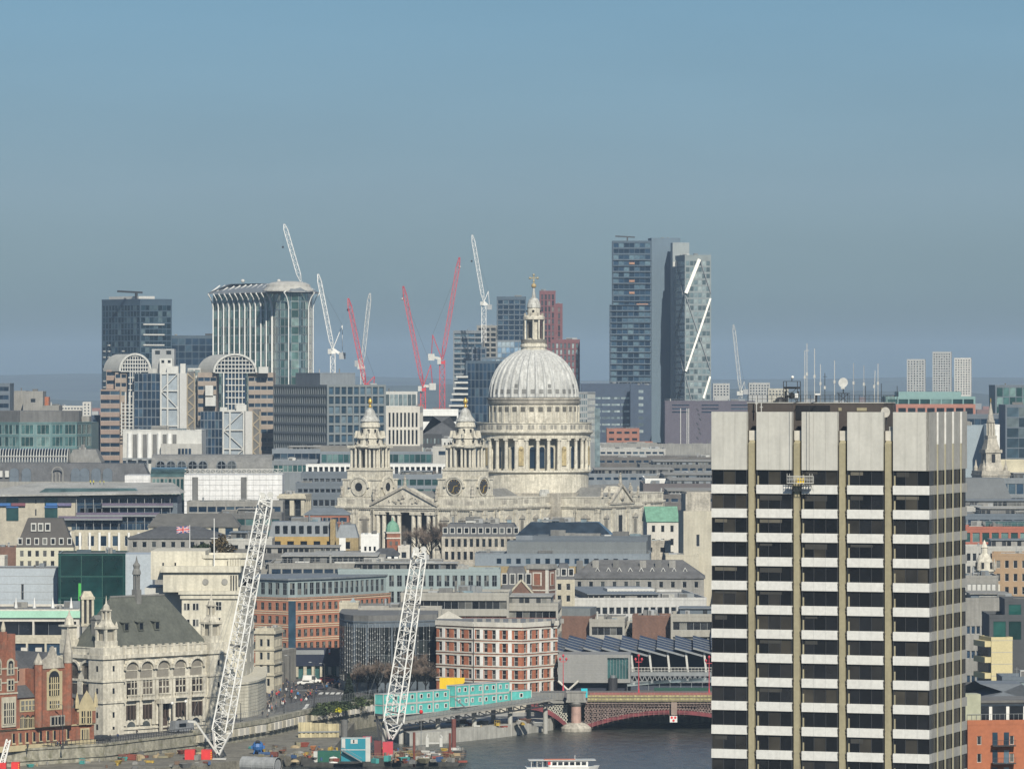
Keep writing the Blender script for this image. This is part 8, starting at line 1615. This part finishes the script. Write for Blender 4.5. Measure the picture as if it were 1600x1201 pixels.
b=MB();lattice(b,(-1.8,0,0),(-.6+.5,0,6.6),1.0,.8,.3,.15);b.build('lattice_boom',white_p,r_);MB().box(-3.2,-.6,-1,1,-1,1.5).build('red_housing',red_p,r_);MB().box(.6,2.4,-1,1,-1,1.6).build('red_power_pack',red_p,r_);b=MB();[b.box(2.15,2.35,-1.08,-1.01,-.8+k*.45,-.65+k*.45)for k in range(5)];b.build('warning_stripe',yellow_p,r_)
for k,(px,py,h,m_,r0,lab)in enumerate(((709,1173,7.6,mat('pile_red_brown',(.15,.05,.04),.8,.2),.55,'tall red brown steel pile at the right end of the barge'),(703,1181,5.4,rust,.28,'thinner rusty pile beside the tall red brown pile'),(647,1191,7.0,rust,.3,'rusty pile standing in the middle of the barge'),(538,1156,5.0,conc_dark,.8,'short dark grey steel column behind the turquoise site office'),(658,1160,7.5,steel,.08,'thin grey pole topped by a red lamp on the barge'))):
 r_=thing('pile',px,py,lab,'pile');MB().tube((0,0,-1),(0,0,h),r0,None,10).build('tube',m_,r_)
 if k==0:MB().box(-.8,.9,-.9,-.5,0,.9).build('white_collar',offwhite,r_)
 if k==4:MB().sphere((0,0,h),.5,8).build('red_lamp',red_p,r_)
r_=thing('pipe_section',380,1205,'huge grey steel pipe lying on its side at the bottom edge','pipe',z=1.0);b=MB();n=20
o_,i_,Lp=1.75,1.6,9.2
for k in range(n):
 t0,t1=2*pi*k/n,2*pi*(k+1)/n;f=lambda t,r,x:(x,r*cos(t),1.8+r*sin(t));b.quad(f(t0,o_,0),f(t0,o_,Lp),f(t1,o_,Lp),f(t1,o_,0),0);b.quad(f(t0,i_,0),f(t1,i_,0),f(t1,i_,Lp),f(t0,i_,Lp),1);b.quad(f(t0,i_,0),f(t0,o_,0),f(t1,o_,0),f(t1,i_,0),0)
b.build('shell',[mat('galvanised',(.27,.28,.28),.6,.2,.5,.2),black_p],r_);r_.rotation_euler.z=radians(-28);b=MB();[b.tube((x_,0,1.8),(x_+.15,0,1.8),1.84,None,20)for x_ in(3,6,8.8)];b.build('flange',mat('galvanised',(0,0,0)),r_)
r_=thing('blue_machine',403,1177,'bright blue round site machine on the platform','machine',z=2.7);b=MB();b.sphere((0,0,1.7),1.35,10);b.box(-1.6,1.6,-.4,.4,1.2,1.9);b.build('drum',blue_p,r_);MB().tube((0,-.9,2.4),(0,-.5,2.9),.7,.55,10).build('hopper',dark_p,r_);b=MB();[b.bar((x_,y_,0),(x_*.6,y_*.6,1.2),.2)for x_ in(-1,1)for y_ in(-1,1)];b.build('leg',blue_p,r_)
r_=empty('sheet_pile_wall',(X(466,1214),1214,.4),radians(8),'pale yellow sheet piling against the stained river wall','retaining wall');b=MB();w_=X(530,1214)-X(466,1214)
for k in range(18):b.box(k*w_/18,(k+1)*w_/18,-.25*(k%2),.1,0,5.9-.2*(k//6))
b.build('sheet',mat('ochre_sheet_pile',(.42,.37,.23),.9,.2,.4,.3),r_);MB().box(0,w_,-.4,-.26,3.4,3.7).build('waling',steel,r_)
r_=thing('white_cradle',666,1166,'white steel cradle frame on the barge near the pale quay','frame');b=MB();b.box(-.1,.6,-.4,.4,0,2.2);b.box(3.2,3.9,-.4,.4,0,2.2);b.bar((.6,0,.9),(3.2,0,.9),.3);b.bar((0,0,2.2),(.4,0,3.0),.3);b.bar((3.9,0,2.2),(3.4,0,2.9),.3);b.build('frame',offwhite,r_)
r_=thing('workboat',667,1182,'small white workboat lying on the barge deck','boat');b=MB();b.add([(0,-.6,.3),(3.2,-.6,.2),(3.6,0,.9),(3.2,.6,.2),(0,.6,.3),(-.1,-.8,.9),(3.2,-.8,.9),(3.2,.8,.9),(-.1,.8,.9)],[(0,1,6,5),(1,2,6),(2,3,7),(3,4,8,7),(4,0,5,8),(5,6,2,7,8),(0,4,3,2,1)]);b.build('hull',white_p,r_);MB().box(.8,1.9,-.5,.5,.9,1.3).build('seat',grey_p,r_)
kinds=[('steel_drum','drum',lambda:MB().tube((0,0,0),(0,0,.9),.32,None,10)),('timber_stack','timber stack',lambda:MB().box(-1.2,1.2,-.4,.4,.1,.6).box(-1.0,-.8,-.4,.4,0,.1).box(.8,1.0,-.4,.4,0,.1)),('tarpaulin_heap','tarpaulin',lambda:MB().lathe(0,0,[(1.2,0),(1.1,.5),(.6,.9),(.1,1.0)],9,sx=1.5)),('gas_cage','cage',lambda:(lambda b:[b.bar((x_,y_,0),(x_,y_,1.6),.08)for x_ in(-.6,0,.6)for y_ in(-.5,.5)]and b.box(-.6,.6,-.5,.5,1.55,1.6).box(-.5,.5,-.4,.4,.05,.9))(MB())),('generator','generator',lambda:MB().box(-1.1,1.1,-.6,.6,.15,1.4).box(-1.0,1.0,-.5,.5,0,.15).tube((.7,0,1.4),(.7,0,1.8),.08)),('pipe_bundle','pipe bundle',lambda:(lambda b:[b.tube((-1.6,y_,z_),(1.6,y_,z_),.18)for y_,z_ in((-.36,.18),(0,.18),(.36,.18),(-.18,.5),(.18,.5))]and b)(MB())),('skip','skip',lambda:MB().frust(-1.5,1.5,-.9,.9,1.2,0.05,.5))]
kc=[('white',offwhite),('rusty',rust),('yellow',mat('site_yellow',(.40,.28,.05),.8,.4,.8)),('blue',mat('site_blue',(.04,.09,.20),.8,.3)),('turquoise',mat('site_teal',(.06,.30,.28),.8,.3)),('orange',mat('site_orange',(.35,.14,.05),.8,.3)),('tan',mat('site_timber',(.34,.27,.16),.9,.3)),('grey',conc),('dark',conc_dark),('brown',mat('site_brown',(.14,.09,.06),.9,.3)),('oxide',mat('site_oxide',(.24,.06,.04),.9,.3)),('khaki',mat('site_khaki',(.22,.20,.13),.9,.3))]
made={}
zones=[('on the barge deck',575,725,1170,1192,zB+.09,110),('on the platform below the river wall',395,530,1166,1190,2.61,60),('beside the railing below the white college',170,330,1168,1184,2.61,34),('on the platform at bottom left',20,330,1182,1200,2.61,44),('on the pale quay under the jetty',700,845,1128,1136,3.01,26)]
for(where,xa,xb,ya,yb_,zz,n)in zones:
 for k in range(n):
  kn,cat_,fn=rnd.choice(kinds);cn,cm=rnd.choice(kc+kc[1:2]+kc[6:]if kn!='tarpaulin_heap' else kc[6:9]);key=(kn,cn)
  if key not in made:made[key]=fn().mesh(kn,cm)
  o=bpy.data.objects.new(kn,made[key]);col.objects.link(o);o.location=site(rnd.uniform(xa,xb),rnd.uniform(ya,yb_),zz);o.rotation_euler.z=rnd.uniform(0,3.1);s_=rnd.uniform(.5,.95);o.scale=(s_,)*3
  tag(o,f'small {cn} {cat_} {where}',cat_,f'{cn} {kn.replace("_", " ")}s {where}')
for k,(x0,x1,y0,y1,lab)in enumerate(((28,106,1176,1192,'row of white mesh barrier panels at the foot of the river wall'),)):
 r_=thing('barrier_fence',x0,y1,lab,'fence',z=2.61,rz=radians(22));b=MB();e=MB()
 for i in range(11):e.box(i*1.25+.08,i*1.25+1.17,-.03,.03,.4,2.3);b.bar((i*1.25,0,0),(i*1.25,0,2.5),.1)
 b.bar((0,0,1.35),(13.5,0,1.35),.08);e.build('panel',mat('frosted_sheet',(.55,.56,.54),.6),r_);b.build('post',steel,r_)
# ---------------- river boat ----------------
r_=empty('river_boat',(X(828,1143),1143,0),radians(4),'white river passenger boat with an orange roof panel at the bottom edge','boat');w=14.9
b=MB();b.add([(-.5,-2.3,-.4),(13,-2.3,-.4),(15.2,0,-.3),(13,2.3,-.4),(-.5,2.3,-.4),(-1,-2.5,1.0),(13.4,-2.5,1.1),(16,0,1.3),(13.4,2.5,1.1),(-1,2.5,1.0)],[(0,1,6,5),(1,2,7,6),(2,3,8,7),(3,4,9,8),(4,0,5,9),(5,6,7,8,9)]);b.build('hull',white_p,r_)
b=MB().box(4.3,13.2,-1.9,1.9,1.1,2.5);b.build('saloon',white_p,r_)
for k in range(6):MB().box(5.0+k*1.35,6.0+k*1.35,-1.96,-1.91,1.5,2.25).build('window',gl_dark,r_)
for k in range(4):MB().bar((.2+k*1.3,-1.9,1),(.2+k*1.3,-1.9,2.55),.1).build('canopy_post',white_p,r_)
MB().box(-.4,15.0,-2.2,2.2,2.52,2.66).build('roof',offwhite,r_);MB().box(3.2,10.3,-1.6,.4,2.67,2.8).build('orange_roof_panel',mat('faded_orange',(.45,.17,.11),.8),r_);MB().bar((10.4,.8,2.7),(10.4,.8,3.6),.08).build('mast',white_p,r_)
MB().box(4.0,4.6,-2.0,-1.92,1.6,2.3).build('red_mark',red_p,r_)
for k in range(6):person(r_.location+Vector((.5+k*.6,-1+(k%3)*.8,1.05)),'stand','passenger under the canopy at the stern of the river boat','passengers on the river boat',rnd.choice(['dark','red','blue','white']),sc=.9)
# ---------------- vehicles ----------------
def car(loc,rz,m,label,van=False,cat='car',group=None):
 root=empty('parked_van' if van else 'queueing_car',loc,rz,label,cat,group);L_,w_,h_=(5.2,2.0,2.2)if van else(4.4,1.8,1.45)
 prof=[(0,.35),(L_,.35),(L_,.85),(L_-.15,1.0),(L_-1.1,1.1),(L_-1.7,h_),(.25 if van else .9,h_),(0 if van else .2,1.05),(0,.9)];b=MB();n=len(prof)
 b.add([(x,-w_/2,z)for x,z in prof]+[(x,w_/2,z)for x,z in prof],[tuple(range(n)),tuple(range(n,2*n))[::-1]]+[(k,k+n,(k+1)%n+n,(k+1)%n)[::-1]for k in range(n)]);b.build('body',m,root)
 for s_ in(-1,1):MB().box(L_-2.6 if van else 1.0,L_-1.5,s_*(w_/2+.01)-.01,s_*(w_/2+.01)+.01,1.05,h_-.12).build('side_window',gl_dark,root)
 MB().add([(L_-1.1,-w_/2+.1,1.13),(L_-1.1,w_/2-.1,1.13),(L_-1.65,w_/2-.15,h_-.03),(L_-1.65,-w_/2+.15,h_-.03)],[(0,1,2,3)]).xf((.03,0,.02)).build('windscreen',gl_dark,root)
 for x_ in(.85,L_-.85):
  for s_ in(-1,1):MB().tube((x_,s_*w_/2-.1,.34),(x_,s_*w_/2+.03,.34),.34,None,12).build('wheel',black_p,root)
 for s_ in(-.6,.6):MB().box(L_-.02,L_+.02,s_-.15,s_+.15,.65,.82).build('headlight',white_p,root)
for(px,py,rz,m_,van,lab)in((472,1067,5,white_p,True,'white van heading the queue under the navy fascia'),(490,1070,170,white_p,False,'white car just right of the white van'),(474,1075,10,black_p,False,'black car in front of the white van'),(486,1077,10,paint('car_navy',(.01,.012,.03)),False,'dark navy car right of the black car'),(506,1062,0,black_p,False,'black car at the back near the shop columns'),(521,1074,20,dark_p,False,'dark car left of the conifer'),(499,1066,5,red_dull,False,'small red car between the white car and the crowd'),(540-12,1066,0,grey_p,False,'grey car by the glass building corner')):
 car(at(px,py,GZ),radians(rz),m_,lab,van,'van' if van else 'car')
car(at(152,1158,GZ),radians(58),dark_p,'dark car between the red brick school and the white college')
r_=tag(car.__call__ and None or empty('river_coach',at(283,1144,GZ),radians(48)),'grey sheeted vehicle beside the two black lamps of the college','van');MB().frust(-3,3.4,-1.1,1.1,.4,2.9,.25).build('body',mat('grey_sheet',(.16,.17,.18),.7,.3,.8),r_);[MB().tube((x_,-1.12,.4),(x_,-1.0,.4),.4,None,10).build('wheel',black_p,r_)for x_ in(-2,2.3)];MB().box(-1.6,.6,-1.13,-1.02,1.5,2.3).build('window',gl_dark,r_)
# ---------------- people ----------------
def crowd(n,xa,xb,ya,yb_,label,group,cs=('dark','dark','dark','navy','navy','grey','grey','tan','red','blue','white')):
 for k in range(n):
  c=rnd.choice(cs);person(at(rnd.uniform(xa,xb),rnd.uniform(ya,yb_),GZ+.12),rnd.choice(['stand','walk','stride']),label.replace('@',c),group.replace('@',c),c,sc=rnd.uniform(.95,1.06))
crowd(34,417,446,1082,1112,'pedestrian in a @ coat on the pavement right of the curved stone base','pedestrians in @ coats by the curved base')
crowd(34,446,500,1078,1100,'pedestrian in a @ coat crossing the wide junction','pedestrians in @ coats on the junction')
crowd(46,500,600,1069,1080,'pedestrian in a @ coat in the crowd before the dark glass building','pedestrians in @ coats by the glass building')
crowd(16,425,470,1066,1078,'distant pedestrian in a @ coat near the navy shop fascia','pedestrians in @ coats near the shops')
for(px,py,c,lab)in((43,1172,'dark','lone person in a dark coat in front of the slit windowed brick wall'),(90,1168,'navy','person in navy at the lamp post before the brick school'),(95,1167,'red','person in red beside the lamp post before the brick school'),(103,1167,'dark','person in dark clothes right of the lamp post'),(118,1163,'grey','person in grey walking past the low gabled brick bay'),(131,1162,'yellow','person in a yellow jacket by the low gabled brick bay'),(134,1163,'dark','person in dark clothes next to the yellow jacket'),(172,1157,'dark','person walking by the left corner of the white college'),(184,1156,'navy','person in navy before the left corner lantern of the college'),(214,1150,'dark','person in dark coat under the college arches'),(262,1145,'dark','person in dark coat left of the two black lamps'),(410,1120,'dark','person in dark coat at the right end of the curved base'),(420,1117,'white','person in white at the edge of the corner pavement'),(418,1126,'dark','person in dark coat closest to the mesh fence'),(369,1125,'navy','person in navy in front of the curved rusticated base'),(425,1112,'orange','person in orange on the corner pavement')):
 person(at(px,py,GZ+.12),rnd.choice(['stand','walk']),lab,None,c)
# ---------------- trees and hedges ----------------
def bare_tree(loc,h,r,label,tw=None,group='bare winter trees',name='bare_tree'):
 root=empty(name,loc,rnd.uniform(0,6),label,'tree',group);bark=mat('bark',(.085,.07,.052),.95,.3,1);twm=tw or mat('twigs',(.17,.13,.10),.95,.2,1)
 b=MB();t=MB();b.tube((0,0,-max(.2,loc[2]-5.5)),(0,0,h*.4),h*.03,h*.018,7)
 def br(p,d,l,w,k):
  q=p+d*l;b.tube(p,q,w,w*.6,5)
  if k==0:
   for _ in range(13):
    v=(d+Vector((rnd.gauss(0,.6),rnd.gauss(0,.6),rnd.gauss(.25,.5)))).normalized()*l*rnd.uniform(.5,1.25);s=p.lerp(q,rnd.uniform(.2,1));n_=v.cross(Vector((rnd.random(),rnd.random(),rnd.random()))).normalized()*.024
    t.add([tuple(s-n_),tuple(s+n_),tuple(s+v)],[(0,1,2)])
   return
  for _ in range(4):br(p.lerp(q,rnd.uniform(.55,1)),(d+Vector((rnd.gauss(0,.5),rnd.gauss(0,.5),rnd.uniform(0,.5)))).normalized(),l*rnd.uniform(.55,.8),w*.55,k-1)
 for i in range(6):a=i*1.05+rnd.random();br(Vector((0,0,h*rnd.uniform(.25,.42))),Vector((cos(a)*r/h*1.4,sin(a)*r/h*1.4,.9)).normalized(),h*.3,h*.014,3)
 b.build('trunk',bark,root);t.build('crown',twm,root);return root
def leaf_mass(name,loc,sx,sy,sz,n,m,label,cat,group=None,cone=False,ls=.3):
 root=empty(name,loc,0,label,cat,group);b=MB()
 for _ in range(n):
  if cone:f=rnd.random()**1.6;a=rnd.uniform(0,6.28);rr=(1-f)*rnd.uniform(.55,1.05);p=Vector((cos(a)*rr*sx,sin(a)*rr*sy,f*sz+.3))
  else:a=rnd.uniform(0,6.28);e=rnd.uniform(0,1.57);k=rnd.uniform(.6,1.05)*(1+.2*sin(a*3+e*4));p=Vector((cos(a)*cos(e)*k*sx,sin(a)*cos(e)*k*sy,sin(e)*k*sz))
  u=Vector((rnd.gauss(0,1),rnd.gauss(0,1),rnd.gauss(0,1))).normalized()*ls*rnd.uniform(.6,1.3);v=u.cross(Vector((rnd.random(),rnd.random(),rnd.random()+.1))).normalized()*ls;b.quad(tuple(p-u),tuple(p-v),tuple(p+u),tuple(p+v))
 b.build('crown' if cone else 'foliage',m,root);MB().tube((0,0,0),(0,0,sz*.6),.16,.08,6).build('trunk' if cone else 'stem',mat('bark',(0,0,0)),root);return root
lf1=mat('dark_conifer',(.018,.030,.020),.9,.4,.5,rand=.1);lf2=mat('hedge_green',(.060,.085,.030),.9,.5,.4);lf3=mat('hedge_dark',(.035,.055,.025),.9,.5,.4)
leaf_mass('conifer_tree',at(545,1099,GZ),2.0,2.0,7.8,2600,lf1,'dark pointed conifer standing left of the cabins','tree',None,True,.28)
for k,(px,py,s,m_,lab)in enumerate(((505,1112,3.2,lf2,'olive green bush at the left end of the planted bank'),(522,1109,3.0,lf2,'light green bush left of the conifer foot'),(540,1107,2.6,lf3,'dark bush under the conifer'),(560,1102,3.0,lf2,'green bush right of the conifer'),(578,1098,2.8,lf3,'dark green bush right of centre of the planted bank'),(594,1096,2.2,lf2,'small bush next to the turquoise cabins'),(497,1116,2.0,lf3,'low dark bush nearest the road on the planted bank'))):
 leaf_mass('bush',at(px,py,GZ),s*1.1,s,s*.62,900,m_,lab,'bush','bushes on the planted bank',ls=.26)
leaf_mass('bush',at(529,1112,GZ+.5),.9,.9,1.0,200,paint('forsythia',(.45,.42,.02),.9),'small bright yellow flowering bush on the planted bank','bush',ls=.2)
for k,(px,py,D_,h,r,lab)in enumerate(((602,1086,1318,9,4,'bare tree directly left of the white lattice boom'),(652,1082,1322,10,4.4,'tallest bare tree before the dark glass building'),(575,1082,1328,8,3.6,'bare tree above the hedge right of the conifer'),(700,880,1705,15,7,'bare plane tree between two others at the portico'),(655,880,1712,12,6,'small bare plane tree right of the green cupola'),(528,870,1575,9,5,'bare tree right of the brown party wall'),(640,1090,1312,9.5,4.2,'bare brown tree between the glass building and the cabins'),(665,1086,1318,8.5,4,'bare brown tree just left of the red brick block'),(618,1088,1308,8,3.6,'bare tree behind the white lattice boom'),(590,1086,1325,8,3.5,'bare tree right of the conifer'),(558,1084,1330,6,3,'small bare tree behind the conifer'),(690,885,1700,15,7,'tall bare plane tree right of the cathedral portico'),(712,885,1690,14,7,'bare plane tree in front of the arched dormer block'),(672,885,1700,12,6,'bare plane tree at the portico steps'),(490,868,1590,11,5.5,'bare tree before the ochre brick block'),(512,868,1580,10,5,'bare tree by the brown party wall'),(665,775,2000,11,6,'bare tree behind the cathedral pediment'),(684,775,2010,9,5,'bare tree between the cathedral towers'))):
 bare_tree(P(px,py,D_),h,r,lab)
leaf_mass('roof_plant',P(345,868,1290),3.4,2.6,4.4,500,mat('winter_brown_leaf',(.10,.075,.035),.9,.4,.5),'brown bushy planting on the roof behind the stone attic','bush',ls=.4);leaf_mass('roof_plant',P(318,860,1290),4,2,1.6,400,lf3,'dark green planting along the stone attic roof','bush',ls=.35)
# ---------------- infill behind: low roofs and distant town ----------------
b=MB();r0=random.Random(11)
for k in range(5200):
 D_=4300*(2.3**(r0.random()**1.2));x_=(r0.random()-.5)*D_*.235;w_=r0.uniform(8,34);dp=r0.uniform(8,20);h=r0.uniform(7,17)+(r0.uniform(10,32)if r0.random()<.04 else 0)
 zg=10+max(0,(D_-9000)/900);m=r0.choice([0,0,1,2,3,4]);b.box(x_,x_+w_,D_,D_+dp,zg-6,zg+h,m,5)
 if h<17:b.gable(x_-.3,x_+w_+.3,D_-.3,D_+dp+.3,zg+h,zg+h+3,5)
tag(b.build('distant_town',[stone_cream,brick_brown,conc_pale,brick_red,stone_grey,slate]),kind='stuff')
b=MB()
for k in range(9000):
 D_=4300*(2.6**r0.random());x_=(r0.random()-.5)*D_*.235;s=r0.uniform(3,9);z_=8+max(0,(D_-9000)/900)+r0.uniform(4,9);a=r0.uniform(0,3);c_,d_=s*cos(a),s*sin(a);b.add([(x_-c_,D_-d_,z_-5),(x_+c_,D_+d_,z_-5),(x_+c_*.7,D_+d_*.7,z_+4),(x_,D_,z_+6+s*.3),(x_-c_*.8,D_-d_*.8,z_+3)],[(0,1,2,3,4)])
tag(b.build('distant_woodland',mat('winter_wood',(.05,.05,.035),.95,.5,.01)),kind='stuff')
inf=random.Random(5);n_=0
cols=[stone_grey,conc,brick_brown,zinc,stone_cream,conc_pale,zinc_blue,brick_yellow];wd_=['grey stone','concrete','brown brick','pale zinc','cream stone','pale concrete','blue grey','stock brick']
for j,D_ in enumerate((1400,1480,1560,1640,1700)):
 px=1135
 while px<1480:
  i=inf.randrange(8);q_=px+inf.uniform(75,130)
  bld(f'{["ribbon windowed", "plain", "tall narrow", "gridded", "weathered"][j]} {wd_[i]} office block behind the office tower',px,min(q_,1488)-10,0,D_,inf.uniform(-6,6),34,zt=inf.uniform(20,30),wall=cols[i],g=gl_win,fr=grey_p,bw=3.2,ww=1.8,fh=3.8,wh=2.1,rows=5,clutter=5,maxw=20,name='office_building',group=f'{wd_[i]} office blocks behind the office tower')
  px=q_
for D_ in(1760,1850,1960,2060,2240,2400,2560,2750,2950,3200,3500,3850,4200):
 x_=-D_*.115
 while x_<D_*.115:
  w_=inf.uniform(22,60);i=inf.randrange(8);zt=inf.uniform(19,27)if D_>2000 else inf.uniform(15,19)
  px=800+F*(x_+w_/2)/D_
  if D_<2100 and 480<px<1080:x_+=w_;continue
  bld(f'low {wd_[i]} building {("one two three four five six seven eight nine ten eleven twelve thirteen").split()[(1760, 1850, 1960, 2060, 2240, 2400, 2560, 2750, 2950, 3200, 3500, 3850, 4200).index(D_)]} streets back, {["at the far left", "below the pink banded complex", "left of the bell towers", "behind the cathedral", "right of the dome", "behind the office tower", "right of the office tower"][min(6, max(0, int((px + 10) / 240)))]}',800+F*x_/D_,800+F*(x_+w_-3)/D_,0,D_+inf.uniform(-15,15),inf.uniform(-5,5),inf.uniform(30,60),zt=zt,wall=cols[i],g=gl_navy,fr=grey_p,bw=4,ww=2.6,fh=3.8,wh=1.8,rows=1 if D_<3000 else 0,clutter=inf.randint(2,5)if D_<3200 else 1,roof=inf.choice(['flat','flat','hip','mansard']),rm=inf.choice([roof_grey,roof_light,slate,zinc,roof_brown]),rh=inf.uniform(2,4),maxw=10,name='low_building',group=f'low {wd_[i]} buildings filling the middle distance',par=.5)
  x_+=w_
